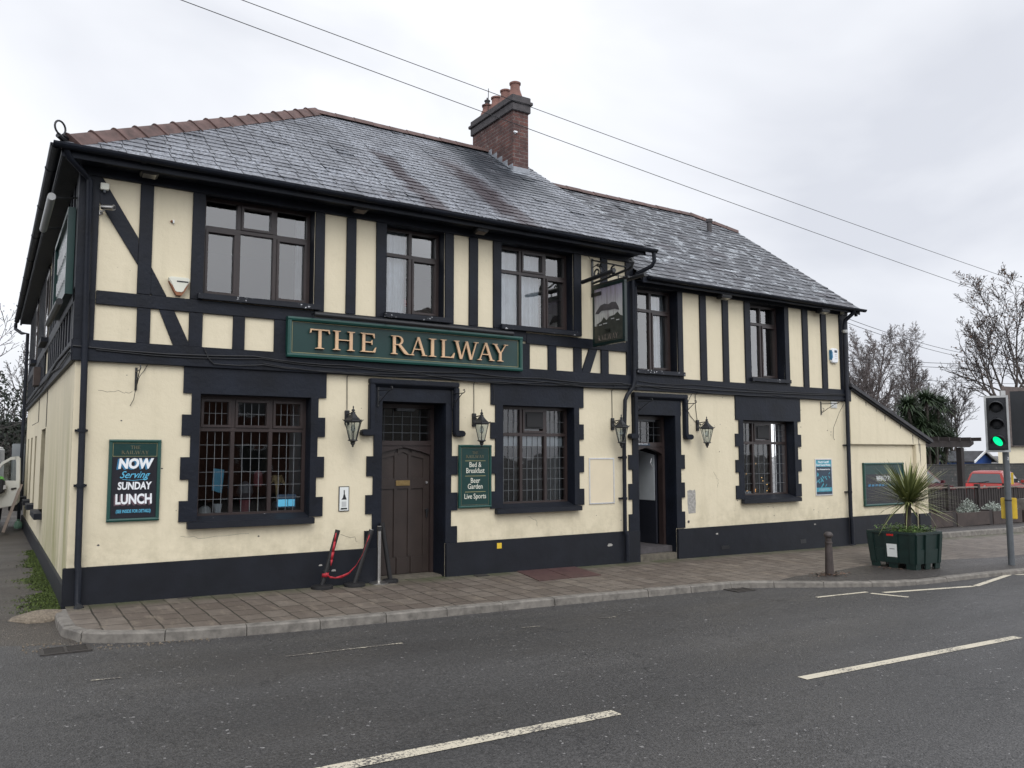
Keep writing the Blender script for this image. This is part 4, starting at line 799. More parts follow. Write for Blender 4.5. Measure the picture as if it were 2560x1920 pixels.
# chimney
ch = P(MB().box(8.44, 8.80, 2.66, 4.25, 6.7, 8.44), 'chimney', 'brick')
mb = MB(); mb.box(8.40, 8.84, 2.62, 4.29, 8.44, 8.60); mb.box(8.365, 8.875, 2.585, 4.325, 8.60, 8.665); mb.prismz([(8.40, 2.62), (8.84, 2.62), (8.84, 4.29), (8.40, 4.29)], 8.665, 8.76); mb.build('chimney_cap', 'soot', ch, bevel=.01)
mb = MB(); mb.box(8.43, 8.812, 2.63, 2.66, 7.16, 7.30)
for k in range(5): mb.box(8.428, 8.44, 2.66+.2*k, 2.66+.2*(k+1)-.01, 7.18+.137*k, 7.36+.137*k)
mb.quad((8.36, 2.5, 7.106), (8.88, 2.5, 7.106), (8.88, 2.64, 7.21), (8.36, 2.64, 7.21)); mb.build('lead_flashing', 'leadsheet', ch)
for k, y_ in enumerate((2.86, 3.22, 3.58, 3.95)):
    h = (.36, .34, .33, .30)[k]; mb = MB(); mb.lathe([(.0, 0), (.165, 0), (.150, .06), (.115, .16), (.098, h*.62), (.098, h*.86), (.115, h*.88), (.118, h*.97), (.10, h), (.07, h), (.07, h-.1), (0, h-.1)], (8.62, y_, 8.76), 16); mb.build('chimney_pot', 'pot', ch, smooth=True)
MB().lathe([(0, 0), (.05, 0), (.05, .07), (.065, .08), (.065, .1), (.02, .11), (.015, .16), (0, .16)], (8.62, 3.95, 9.06), 10).build('pot_cowl', 'soot', ch); MB().tube([(8.5, 3.72, 8.76), (8.5, 3.70, 9.3)], .008, 5).tube([(8.5, 3.72, 9.02), (8.5, 3.95, 9.02)], .006, 5).build('aerial', 'iron', ch)
P(MB().box(8.468, 8.50, 2.655, 2.662, 7.97, 8.03).box(8.45, 8.52, 2.62, 2.656, 7.985, 8.015), 'cable_insulator', 'white')

# left flank: thin studs, rails, side windows and sills
for k, y_ in enumerate([.34, .78, 1.22, 1.66, 2.1, 2.54, 2.98, 3.42, 3.86, 4.3, 4.74, 5.9, 6.34, 6.78, 7.22, 7.66, 8.1, 8.54, 9.5, 9.94, 10.4, 10.84, 11.3, 11.75, 12.2, 12.65]):
    P(MB().box(.768, .80, y_, y_+.14, 3.0, 3.44), 'timber_post', 'black'); P(MB().box(.768, .80, y_, y_+.13, 3.60, 5.0), 'timber_post', 'black')
P(MB().box(.762, .80, .0, 13.0, 3.44, 3.60), 'middle_rail', 'black'); P(MB().box(.750, .80, .0, 13.02, 2.745, 2.99), 'band_board', 'black'); P(MB().box(.762, .80, .0, .20, 2.99, 5.0), 'timber_post', 'black')
for (a, b) in ((5.0, 5.85), (8.75, 9.45)): 
    f_ = P(MB().box(.748, .768, a, b, 3.62, 3.70).box(.748, .768, a, b, 4.7, 4.78).box(.748, .768, a, a+.06, 3.70, 4.70).box(.748, .768, b-.06, b, 3.70, 4.70), 'window', 'brown'); MB().box(.755, .762, a+.06, b-.06, 3.70, 4.70).build('pane', 'glass', f_); MB().box(.66, .80, a-.05, b+.05, 3.54, 3.615).build('sill', 'black', f_)
for (a, b, c, e) in SW:
    f_ = P(MB().box(.97, 1.0, a, b, c, c+.05).box(.97, 1.0, a, b, e-.05, e).box(.97, 1.0, a, a+.05, c+.05, e-.05).box(.97, 1.0, b-.05, b, c+.05, e-.05), 'window', 'brown'); MB().box(1.0, 1.004, a, b, c, e).build('pane', 'carglass', f_); MB().box(.68, .97, a-.06, b+.06, c-.10, c).build('sill', 'black', f_, bevel=.006)

# cracks, bare patches and small scars in the render
def crack(pts, seed=1, rad=.003):
    rn = random.Random(seed); out = []
    for a, b in zip(pts, pts[1:]):
        n = 6
        for k in range(n): t_ = k/n; out.append((a[0]+(b[0]-a[0])*t_+rn.gauss(0, .006), -.0005, a[1]+(b[1]-a[1])*t_+rn.gauss(0, .008)))
    P(MB().tube(out, rad, 4), 'wall_crack', 'soot')
mb = MB(); rn = random.Random(5)
po = [(10.335, 1.03), (10.40, 1.05), (10.46, 1.035), (10.52, 1.05), (10.535, .99), (10.53, .90), (10.54, .82), (10.525, .70), (10.53, .645), (10.45, .64), (10.36, .635), (10.345, .72), (10.335, .83), (10.34, .93)]; mb.prism(po, -.002, .0); P(mb, 'bare_patch', 'chip')
P(MB().tube([(10.35, -.012, .50), (10.35, 0, .50)], .022, 12), 'pipe_stub', 'soot'); P(MB().box(13.25, 13.42, -.049, -.045, -.045, .03), 'air_brick', 'iron'); P(MB().box(11.1, 11.3, -.049, -.045, -.02, .04), 'air_brick', 'iron')
for (x, z, s_) in ((8.55, .21, .05), (11.0, .26, .03), (3.72, .24, .025), (3.80, .17, .035), (3.90, .16, .03), (13.7, .30, .03)):
    mb = MB(); mb.prism([(x+s_*math.cos(a)*(1+.3*math.sin(3*a+x)), z+s_*.6*math.sin(a)*(1+.3*math.cos(2*a))) for a in [k*.7 for k in range(9)]], -.047, -.045); P(mb, 'paint_chip', 'chip')
P(MB().box(6.41, 6.49, -.048, -.045, .285, .365), 'hydrant_plate', 'yellow')
for (a, b, c, e) in SW: P(MB().box(.802, 1.0, b-.004, b, c, e), 'window_reveal', 'reveal_shade')  # thin slips on the far jambs, with their shade put into the colour
rn = random.Random(77); mb = MB()
for k in range(70):
    x, z = rn.uniform(1.0, 14.6), rn.uniform(.45, 2.7)
    if any(h[0]-.15 < x < h[1]+.15 and (h[2]-.15 < z < h[3]+.35) for h in (G1, G2, G3, D1, D2)): continue
    s_ = rn.uniform(.004, .012); mb.prism([(x+s_*math.cos(a)*(1+.5*math.sin(a*2+k)), z+s_*math.sin(a)) for a in [i*1.05 for i in range(6)]], -.0012, 0)
sc_o = P(mb, 'wall_scars', 'soot'); sc_o['kind'] = 'stuff'
crack([(4.0, .60), (4.2, .56), (4.25, .47)], 8, .0018); crack([(7.0, .72), (7.15, .66), (7.18, .55)], 9, .0018); crack([(1.05, 2.42), (1.3, 2.40), (1.42, 2.41)], 10, .0018); crack([(11.0, 1.35), (11.1, 1.2), (11.08, 1.05)], 11, .0016); crack([(2.0, .70), (2.3, .66), (2.9, .70)], 12, .0014)
P(MB().box(14.37, 14.57, -.012, 0, 2.60, 2.735), 'wall_vent', 'offwhite'); mb = MB()
for k in range(6): mb.box(14.385, 14.555, -.020, -.012, 2.612+k*.02, 2.620+k*.02)
P(mb, 'wall_vent_louvre', 'chrome')

# ------------------------------------------------------------------ annexe (lean-to)
an = thing('annexe_building', (16.3, 0, 0), 'cream single-storey lean-to with black sloping verge at the right end of the pub', 'annexe')
mb = MB(); mb.prism([(14.99, 1.865), (17.70, 1.865), (17.70, 2.0), (14.99, 3.05)], .0, .30); mb.box(17.30, 17.70, 0, .30, -.5, 1.864); mb.box(14.99, 17.30, .07, .30, -.5, 1.864); mb.box(17.45, 17.70, .30, 6, -.5, 2.0)
mb.build('wall', 'cream', an, bevel=.01)
MB().box(14.99, 17.30, .03, .07, -.5, .385).box(17.30, 17.72, -.03, 0, -.5, .36).box(17.70, 17.73, 0, 6, -.5, .36).build('plinth', 'plinth', an)
mb = MB(); mb.add([(14.95, -.10, 3.12), (17.82, -.10, 1.98), (17.82, 6.1, 1.98), (14.95, 6.1, 3.12), (14.95, -.10, 3.05), (17.82, -.10, 1.91), (17.82, 6.1, 1.91), (14.95, 6.1, 3.05)], [(0, 1, 2, 3), (7, 6, 5, 4), (0, 4, 5, 1), (1, 5, 6, 2), (2, 6, 7, 3), (3, 7, 4, 0)]); mb.build('roof', 'darkroof', an)
mb = MB(); mb.prism([(14.99, 3.00), (17.78, 1.89), (17.80, 1.95), (14.99, 3.07)], -.07, -.001); mb.build('verge_board', 'black', an)
rn = random.Random(9)
for x, z, L_ in ((15.55, 2.77, .10), (15.9, 2.63, .07), (16.2, 2.5, .14), (16.75, 2.30, .09), (17.2, 2.10, .22), (17.42, 2.02, .34), (17.46, 1.9, .5)):
    m_ = MB(); m_.prism([(x-.012, z), (x+.014, z-.005), (x+.008, z-L_), (x-.004, z-L_*.8)], -.0025, 0); m_.build('drip_stain', 'soot', an)

# ------------------------------------------------------------------ lettering: hand-drawn roman capitals
def serif_letter(ch):
    """list of polygons, cap height 1; returns (polys, width)"""
    H = []; st, th, se = .145, .05, .045
    def stem(x, z0=0, z1=1, w_=st): H.append([(x-w_/2, z0), (x+w_/2, z0), (x+w_/2, z1), (x-w_/2, z1)])
    def foot(x, z, w_=.36, up=1): H.append([(x-w_/2, z), (x+w_/2, z), (x+w_/2, z+se*up*.6), (x+w_*.28, z+se*1.2*up), (x-w_*.28, z+se*1.2*up), (x-w_/2, z+se*up*.6)])
    def bar(x0, x1, z, t_=th): H.append([(x0, z-t_/2), (x1, z-t_/2), (x1, z+t_/2), (x0, z+t_/2)])
    def diag(x0, z0, x1, z1, w_): H.append([(x0-w_/2, z0), (x0+w_/2, z0), (x1+w_/2, z1), (x1-w_/2, z1)])
    if ch == 'T': stem(.48); foot(.48, 0, .42); bar(.02, .94, .965, .065); H.append([(.0, .78), (.05, .80), (.10, .99), (.02, .99)]); H.append([(.96, .78), (.91, .80), (.86, .99), (.94, .99)]); W_ = .96
    elif ch == 'H': stem(.18); stem(.86); bar(.18, .86, .53); [foot(x, z, .36, u) for x in (.18, .86) for z, u in ((0, 1), (1, -1))]; W_ = 1.04
    elif ch == 'E': stem(.18); bar(.18, .72, .97, .06); bar(.18, .60, .53, .055); bar(.18, .76, .03, .06); H.append([(.72, .76), (.76, .76), (.74, 1.0), (.62, 1.0)]); H.append([(.60, .40), (.63, .40), (.63, .66), (.60, .66), (.56, .53)]); H.append([(.84, .27), (.80, .27), (.64, .0), (.78, .0)]); foot(.16, 0, .32); foot(.16, 1, .32, -1); W_ = .84
    elif ch == 'I': stem(.2); foot(.2, 0, .38); foot(.2, 1, .38, -1); W_ = .4
    elif ch == 'L': stem(.18); foot(.18, 0, .34); foot(.18, 1, .36, -1); bar(.18, .74, .03, .06); H.append([(.86, .29), (.82, .29), (.62, .0), (.80, .0)]); W_ = .84
    elif ch == 'A': diag(.10, 0, .50, 1.02, .055); diag(.88, 0, .50, 1.02, .155); bar(.24, .74, .34, .05); foot(.10, 0, .28); foot(.90, 0, .34); W_ = 1.02
    elif ch == 'Y': diag(.46, .46, .14, 1, .15); diag(.50, .46, .84, 1, .06); stem(.48, 0, .5, .14); foot(.48, 0, .38); foot(.14, 1, .34, -1); foot(.84, 1, .28, -1); W_ = 1.0
    elif ch == 'W': diag(.40, -.02, .12, 1, .15); diag(.43, -.02, .74, 1, .055); diag(1.02, -.02, .74, 1, .15); diag(1.05, -.02, 1.36, 1, .055); foot(.12, 1, .34, -1); foot(1.36, 1, .28, -1); W_ = 1.5
    elif ch == 'R':
        stem(.18); foot(.18, 0, .36); foot(.15, 1, .30, -1); n = 9; c_, ro, ri = (.36, .745), .255, .185
        for k in range(n):
            a0, a1 = -math.pi/2+math.pi*k/n, -math.pi/2+math.pi*(k+1)/n
            f = lambda a, r_, e_: (c_[0]+r_*math.cos(a)*1.15, c_[1]+e_*math.sin(a))
            H.append([f(a0, ri*.86, .20), f(a0, ro, .255), f(a1, ro, .255), f(a1, ri*.86, .20)])
        bar(.18, .37, .972, .055); bar(.18, .37, .517, .055); H.append([(.36, .52), (.52, .52), (.92, .06), (1.02, .0), (.82, .0), (.70, .06)]); W_ = .96
    else: W_ = .3
    return H, W_
def letter_mb(ch, x0, x1, z0, z1, yf, dp):
    Hs, W_ = serif_letter(ch); mb = MB(); 
    for k, pl in enumerate(Hs): mb.prism([(x0+px_/W_*(x1-x0), z0+pz*(z1-z0)) for px_, pz in pl], yf-.0006*k, yf+dp)
    return mb
def word(txt, cx_, z, h, yf, parent, mat, aspect=.86, sp=.10, dp=.002, name='lettering'):
    ws = [(serif_letter(c_)[1] if c_ != ' ' else .4)*aspect*h for c_ in txt]; tot = sum(ws)+sp*h*(len(txt)-1); x = cx_-tot/2; mb = MB()
    for c_, w_ in zip(txt, ws):
        if c_ != ' ': m_ = letter_mb(c_, x, x+w_, z, z+h, yf, dp); mb.add(m_.v, m_.f)
        x += w_+sp*h
    return mb.build(name, mat, parent)
def framed(t_, x0, x1, z0, z1, yb, fw_, dp, matf, matb):
    """picture-frame moulding and board; yb = wall side"""
    mb = MB(); yf = yb-dp
    for a, b, c, d in ((x0, x1, z0, z0+fw_), (x0, x1, z1-fw_, z1)): mb.prismx([(yb, c), (yb, d), (yf+.006, d), (yf, (c+d)/2), (yf+.006, c)], a, b)
    for a, b in ((x0, x0+fw_), (x1-fw_, x1)): mb.prismz([(a, yb), (b, yb), (b, yf+.006), ((a+b)/2, yf), (a, yf+.006)], z0+fw_*.9, z1-fw_*.9)
    mb.build('frame', matf, t_); return MB().box(x0+fw_*.6, x1-fw_*.6, yb-dp*.55, yb, z0+fw_*.6, z1-fw_*.6).build('board', matb, t_)
def linebox(t_, x0, x1, z0, z1, yf, w_=.006, mat='goldline', name='gold_line'):
    MB().box(x0, x1, yf, yf+.002, z0, z0+w_).box(x0, x1, yf, yf+.002, z1-w_, z1).box(x0, x0+w_, yf, yf+.002, z0+w_, z1-w_).box(x1-w_, x1, yf, yf+.002, z0+w_, z1-w_).build(name, mat, t_)

fs = thing('fascia_sign', (5, -.06, 2.95), 'long green fascia sign reading THE RAILWAY in raised gold capitals above the doors', 'sign')
framed(fs, 3.20, 6.83, 2.935, 3.462, -.037, .05, .085, 'green_frame', 'green'); linebox(fs, 3.265, 6.765, 2.995, 3.405, -.0855, .006)
for c_, a, b in (('T', 3.49, 3.76), ('H', 3.805, 4.11), ('E', 4.19, 4.42), ('R', 4.64, 4.91), ('A', 4.935, 5.185), ('I', 5.22, 5.345), ('L', 5.41, 5.635), ('W', 5.64, 6.04), ('A', 6.035, 6.30), ('Y', 6.29, 6.56)):
    k = 1.003; letter_mb(c_, a, b, 3.060, 3.318, -.135, .022).build('letter', 'gold', fs)
    letter_mb(c_, a+.006, b+.006, 3.058, 3.316, -.112, .026).build('letter_back', 'iron', fs)
tr = thing('trough_light', (5, -.25, 3.46), 'long black tubular trough light along the top of the THE RAILWAY fascia sign', 'light')
MB().tube([(3.50, -.26, 3.49), (6.56, -.26, 3.47)], .034, 10).build('tube', 'iron', tr, smooth=True); mb = MB()
for x in (3.55, 4.6, 5.6, 6.5): mb.tube([(x, -.26, 3.50), (x, -.05, 3.53)], .010, 6)
mb.build('bracket', 'iron', tr)

def board_text(t_, lines, mat='gold', **k):
    for (txt, size, x, z, bold, sx_) in lines: text_mb(txt, size, x, z, k.get('y', -.05), bold, sx_, k.get('shear', 0), .002).build('lettering', mat, t_)
# menu board 1: NOW serving SUNDAY LUNCH
b1 = thing('pub_notice_board', (1.46, 0, .9), 'green-framed board reading NOW serving SUNDAY LUNCH in white and blue', 'sign')
framed(b1, 1.18, 1.74, .905, 1.852, 0, .035, .04, 'green_frame', 'green'); MB().box(1.222, 1.70, -.0255, -.022, .945, 1.648).build('chalkboard', 'blackboard', b1); linebox(b1, 1.222, 1.698, 1.655, 1.812, -.0235, .004)
word('THE', 1.46, 1.742, .038, -.0255, b1, 'dimgold'); word('RAILWAY', 1.46, 1.682, .040, -.0255, b1, 'dimgold', 1.0)
Y_ = -.031
def bt(txt, size, x, z, bold, sx_, mat, shear=0, y=Y_, sp=1): text_mb(txt, size, x, z, y, bold, sx_, shear, .003, spacing=sp).build('lettering', mat, b1)
bt('NOW', .155, 1.445, 1.512, .010, .88, 'midblue', .12, -.0285); bt('NOW', .155, 1.462, 1.52, .008, .88, 'white', .12)
bt('Serving', .115, 1.452, 1.405, .0005, .92, 'blue', .5); MB().tube([(1.33, Y_, 1.39), (1.45, Y_, 1.375), (1.60, Y_, 1.392)], .0025, 4).build('flourish', 'blue', b1)
bt('SUNDAY', .118, 1.462, 1.275, .004, .76, 'white', .06); bt('LUNCH', .155, 1.448, 1.095, .009, .75, 'mauve', -.02, -.0285); bt('LUNCH', .155, 1.462, 1.11, .006, .75, 'white', -.02)
bt('(SEE INSIDE FOR DETAILS)', .052, 1.46, 1.005, .001, .62, 'blue', .1)
# menu board 2: Bed & Breakfast / Beer Garden / Live Sports
b2 = thing('pub_notice_board', (6.04, 0, .89), 'green board listing Bed & Breakfast, Beer Garden and Live Sports', 'sign')
framed(b2, 5.76, 6.31, .895, 1.812, -.026, .034, .035, 'green_frame', 'green'); linebox(b2, 5.803, 6.268, .94, 1.768, -.0475, .003, 'dimgold')
word('THE', 6.035, 1.680, .036, -.0475, b2, 'dimgold'); word('RAILWAY', 6.035, 1.620, .042, -.0475, b2, 'dimgold', 1.0)
for z in (1.578, 1.358, 1.128): MB().box(5.865, 6.21, -.049, -.0465, z-.0035, z+.0035).build('rule', 'goldline', b2)
for txt, z in (('Bed &', 1.488), ('Breakfast', 1.402), ('Beer', 1.258), ('Garden', 1.172), ('Live Sports', 1.03)):
    text_mb(txt, .105, 6.035, z, -.0495, .0006, .80 if txt != 'Live Sports' else .78, 0, .002).build('lettering', MT['offwhite'], b2)
# blank frame, plaque, stickers, posters
bf = thing('empty_poster_frame', (8.43, 0, .87), 'empty silver poster frame on the cream wall left of the downpipe', 'frame')
MB().box(8.17, 8.69, -.014, 0, .872, .892).box(8.17, 8.69, -.014, 0, 1.59, 1.612).box(8.17, 8.19, -.014, 0, .892, 1.59).box(8.67, 8.69, -.014, 0, .892, 1.59).build('frame', 'chrome', bf); MB().box(8.19, 8.67, -.006, 0, .892, 1.59).build('backing', pm('faded_backing', (.64, .56, .41), .6, .04, 3, .05), bf)
pq = thing('wall_plaque', (4.04, 0, .92), 'small black-edged plaque with a dark bell shape beside the brown door', 'plaque')
MB().box(3.965, 4.11, -.012, 0, .92, 1.25).build('frame', 'iron', pq); MB().box(3.975, 4.10, -.0145, -.012, .93, 1.24).build('panel', 'whiteplate', pq)
mb = MB(); mb.prism([(4.02, 1.10), (4.0, 1.075), (4.075, 1.075), (4.06, 1.11), (4.045, 1.15), (4.045, 1.20), (4.03, 1.20), (4.033, 1.15)], -.017, -.0145); mb.prism([(3.99, .945), (4.085, .945), (4.08, .965), (3.995, .965)], -.017, -.0145); mb.build('emblem', 'iron', pq); MB().box(4.005, 4.07, -.016, -.0145, .98, 1.05).build('faded_print', 'lightgrey', pq)
po = thing('club_poster', (14.07, 0, .85), 'blue poster in a silver frame headed North Cardiff Board Games Meetup', 'poster')
MB().box(13.81, 14.33, -.016, 0, .85, .87).box(13.81, 14.33, -.016, 0, 1.555, 1.575).box(13.81, 13.828, -.016, 0, .87, 1.555).box(14.312, 14.33, -.016, 0, .87, 1.555).build('frame', 'chrome', po); MB().box(13.828, 14.312, -.008, 0, .87, 1.555).build('print', 'navy', po)
MB().box(13.828, 14.312, -.0095, -.008, 1.415, 1.545).build('teal_panel', 'teal', po); MB().box(13.828, 14.312, -.0095, -.008, .925, 1.005).build('teal_panel', 'teal', po)
for txt, s_, z, sx_ in (('North Cardiff', .062, 1.49, .95), ('Board Games Meetup', .062, 1.432, .80), ('Every Wednesday from 7pm', .036, 1.352, .98)): text_mb(txt, s_, 14.07, z, -.0105, .0012, sx_, 0, .001).build('lettering', 'white', po)
rn = random.Random(12)
for k in range(16):
    a, b = 13.87+rn.random()*.38, 1.03+rn.random()*.27; s_ = rn.uniform(.012, .03); an_ = .8 if k % 2 else -.75; ca, sa = math.cos(an_), math.sin(an_); L_ = s_*rn.uniform(1.2, 2.6)
    mb = MB(); mb.prism([(a+(u*ca-v*sa), b+(u*sa+v*ca)) for u, v in ((-L_, -s_*.5), (L_, -s_*.5), (L_, s_*.5), (-L_, s_*.5))], -.0092-.0002*k, -.008); mb.build('domino_print', 'teal', po)
for z in (.975, .952): MB().box(13.91, 14.24, -.0102, -.0095, z, z+.006).build('small_print', 'lightgrey', po)
wo_ = thing('whats_on_board', (16.05, .07, .6), "large green-framed black board reading WHATS ON behind the spiky plant", 'sign')
framed(wo_, 15.44, 16.86, .575, 1.482, .07, .045, .05, 'green_frame', 'blackboard'); MB().box(15.48, 16.82, .040, .0425, 1.24, 1.44).build('header', 'green', wo_); text_mb('WHATS ON', .15, 16.12, 1.10, .036, .003, .62, 0, .002).build('lettering', 'white', wo_)
for k in range(9): MB().prism([(15.58+.12*k, .985), (15.66+.12*k, .985), (15.68+.12*k, 1.03), (15.60+.12*k, 1.03)], .0375, .0425).build('chalk_mark', 'midblue', wo_)
st_ = thing('window_sticker', (3.30, .2, 1.0), 'small black and turquoise sticker in the lower corner of the big leaded window', 'sticker'); MB().box(3.20, 3.45, .198, .202, .985, 1.155).build('backing', 'navy', st_); MB().box(3.215, 3.34, .195, .198, 1.0, 1.09).box(3.35, 3.435, .195, .198, 1.0, 1.09).build('panel', 'blue', st_)

# hanging sign at right angles to the wall
hs = thing('hanging_sign', (8.25, -.47, 3.42), 'green-framed hanging picture sign of a train on a scrolled iron bracket', 'sign'); X = 8.25
MB().box(X-.03, X+.03, -.87, -.07, 4.34, 4.39).box(X-.03, X+.03, -.87, -.07, 3.41, 3.46).box(X-.03, X+.03, -.87, -.82, 3.46, 4.34).box(X-.03, X+.03, -.12, -.07, 3.46, 4.34).build('frame', 'frame_dark', hs, bevel=.006)
m, t, b = newmat('faded_train_picture'); co = objco(t); s = t.nodes.new('ShaderNodeSeparateXYZ'); t.links.new(co, s.inputs[0])
mr_ = t.nodes.new('ShaderNodeMapRange'); mr_.inputs[1].default_value = 3.86; mr_.inputs[2].default_value = 4.34; t.links.new(s.outputs['Z'], mr_.inputs[0]); c = mixc(t, mr_.outputs[0], (.46, .47, .44), (.24, .22, .29)); c = mixc(t, ramp(t, noise(t, 1, 4, .7, sc3=(1, 18, 1.6)), .45, .72), c, (.15, .12, .125)); t.links.new(c, b.inputs['Base Color']); b.inputs['Roughness'].default_value = .4
MB().box(X-.022, X+.022, -.82, -.12, 3.46, 4.34).build('picture', m, hs)
mb = MB(); rn = random.Random(4)
def px(poly, mat, nm, x0=X-.026): 
    m_ = MB(); m_.prismx([(y, z) for y, z in poly], x0, X-.022); m_.build(nm, mat, hs)
px([(-.82, 3.46), (-.12, 3.46), (-.12, 3.74), (-.2, 3.77), (-.3, 3.80), (-.36, 3.86), (-.42, 3.80), (-.5, 3.85), (-.62, 3.86), (-.7, 3.90), (-.76, 3.84), (-.82, 3.82)], pm('dark_train_paint', (.030, .033, .026), .45, .3, 9, 0), 'train_picture')
px([(-.14, 3.94), (-.2, 4.0), (-.28, 4.06), (-.38, 4.075), (-.48, 4.05), (-.56, 4.075), (-.66, 4.06), (-.72, 3.98), (-.74, 3.92), (-.64, 3.955), (-.5, 3.955), (-.4, 3.965), (-.3, 3.97), (-.22, 3.93)], MT['soot'], 'smoke_picture', X-.027)
for k, (y0, y1, z) in enumerate(((-.19, -.13, 3.735), (-.31, -.24, 3.735), (-.44, -.34, 3.745), (-.62, -.54, 3.80), (-.74, -.67, 3.765))): px([(y0, z), (y1, z), (y1, z+.014), (y0, z+.014)], 'lightgrey', 'highlight', X-.028)
mb = text_mb('THE', .075, 0, 0, 0, .001, 1.0); v_ = [(X-.028, -.46-a[0], 3.60+a[2]) for a in mb.v]; m_ = MB(); m_.add(v_, mb.f); m_.build('lettering', 'woodlight', hs)
Ws = 'RAILWAY'; ws = [serif_letter(c_)[1]*.07 for c_ in Ws]; x_ = -sum(ws)/2-.02
for c_, w_ in zip(Ws, ws):
    lm = letter_mb(c_, x_, x_+w_*.95, 0, .085, 0, .002); m_ = MB(); m_.add([(X-.027+a[1], -.46-a[0], 3.49+a[2]) for a in lm.v], lm.f); m_.build('lettering', 'woodlight', hs); x_ += w_+.005
mb = MB(); mb.box(X-.02, X+.02, -.05, -.035, 4.28, 4.88); mb.tube([(X, -.05, 4.46), (X, -.95, 4.53), (X, -1.02, 4.56), (X, -1.06, 4.62), (X, -1.03, 4.68), (X, -.98, 4.67), (X, -.98, 4.63)], .021, 8); mb.tube([(X, -.05, 4.85), (X, -.90, 4.57)], .014, 6); mb.box(X-.02, X+.02, -.95, -.05, 4.395, 4.425); mb.build('bracket', 'iron', hs)
def scroll(cy, cz, r0, turns, sgn=1, a0=0): return [(X, cy+(r0*(1-.72*k/22))*math.cos(a0+sgn*turns*2*math.pi*k/22), cz+(r0*(1-.72*k/22))*math.sin(a0+sgn*turns*2*math.pi*k/22)) for k in range(23)]
mb = MB(); mb.tube(scroll(-.17, 4.62, .115, 1.4, 1, 1.6), .015, 6); mb.tube(scroll(-.58, 4.58, .075, 1.3, -1, 1.9), .014, 6); mb.tube([(X, -.06, 4.73), (X, -.2, 4.76), (X, -.32, 4.68), (X, -.4, 4.58), (X, -.5, 4.53)], .009, 6); mb.build('scroll', 'iron', hs)
mb = MB()
for y_ in (-.25, -.70): mb.tube([(X, y_, 4.39), (X, y_, 4.49)], .010, 6)
mb.box(X-.03, X+.03, -.30, -.04, 4.23, 4.29); mb.build('hanger', 'iron', hs)
MB().tube([(7.98, -.12, 4.44), (7.92, -1.0, 4.46)], .034, 10).build('picture_light', 'iron', hs, smooth=True); MB().tube([(8.52, -.55, 4.46), (8.56, -.98, 4.48)], .034, 10).build('picture_light', 'iron', hs, smooth=True); MB().tube([(7.95, -.5, 4.45), (8.25, -.5, 4.52), (8.54, -.75, 4.47)], .008, 6).build('light_arm', 'iron', hs)

# side sign
ss = thing('side_wall_sign', (.75, 1.3, 3.55), 'tall green-framed sign seen edge-on high on the alley wall', 'sign')
MB().box(.68, .76, .30, .37, 3.56, 4.60).box(.68, .76, 2.50, 2.56, 3.56, 4.60).box(.68, .76, .37, 2.50, 4.54, 4.60).box(.68, .76, .37, 2.50, 3.56, 3.62).build('frame', 'green', ss); MB().box(.72, .76, .37, 2.50, 3.62, 4.54).build('board', 'green', ss); mb = MB()
for k in range(9): MB().box(.70, .715, .5+.21*k, .56+.21*k, 4.14, 4.36).build('letter', 'chrome', ss); MB().box(.70, .715, .52+.21*k, .57+.21*k, 3.84, 4.02).build('letter', 'chrome', ss)

sl = thing('trough_light', (.55, 1.3, 4.9), 'pale tubular trough light under the alley-side eaves above the green sign', 'light'); MB().tube([(.50, .25, 4.68), (.50, 2.0, 4.70)], .045, 10).build('tube', 'lightgrey', sl, smooth=True); MB().tube([(.5, .3, 4.68), (.79, .3, 4.72)], .010, 6).tube([(.5, 1.9, 4.70), (.79, 1.9, 4.73)], .010, 6).build('bracket', 'iron', sl)
MBt = MB().tube([(.63, .3, 3.46), (.63, 2.4, 3.48)], .04, 10); o = MBt.build('trough_light', 'iron', smooth=True); tag(o, 'dark tubular trough light along the foot of the green alley-side sign', 'light')
o = MB().box(.66, .80, 6.9, 7.3, 2.95, 3.30).build('extractor_hood', 'planterbox', bevel=.01); tag(o, 'boxy brown extractor hood on the alley wall at first-floor level', 'vent hood')

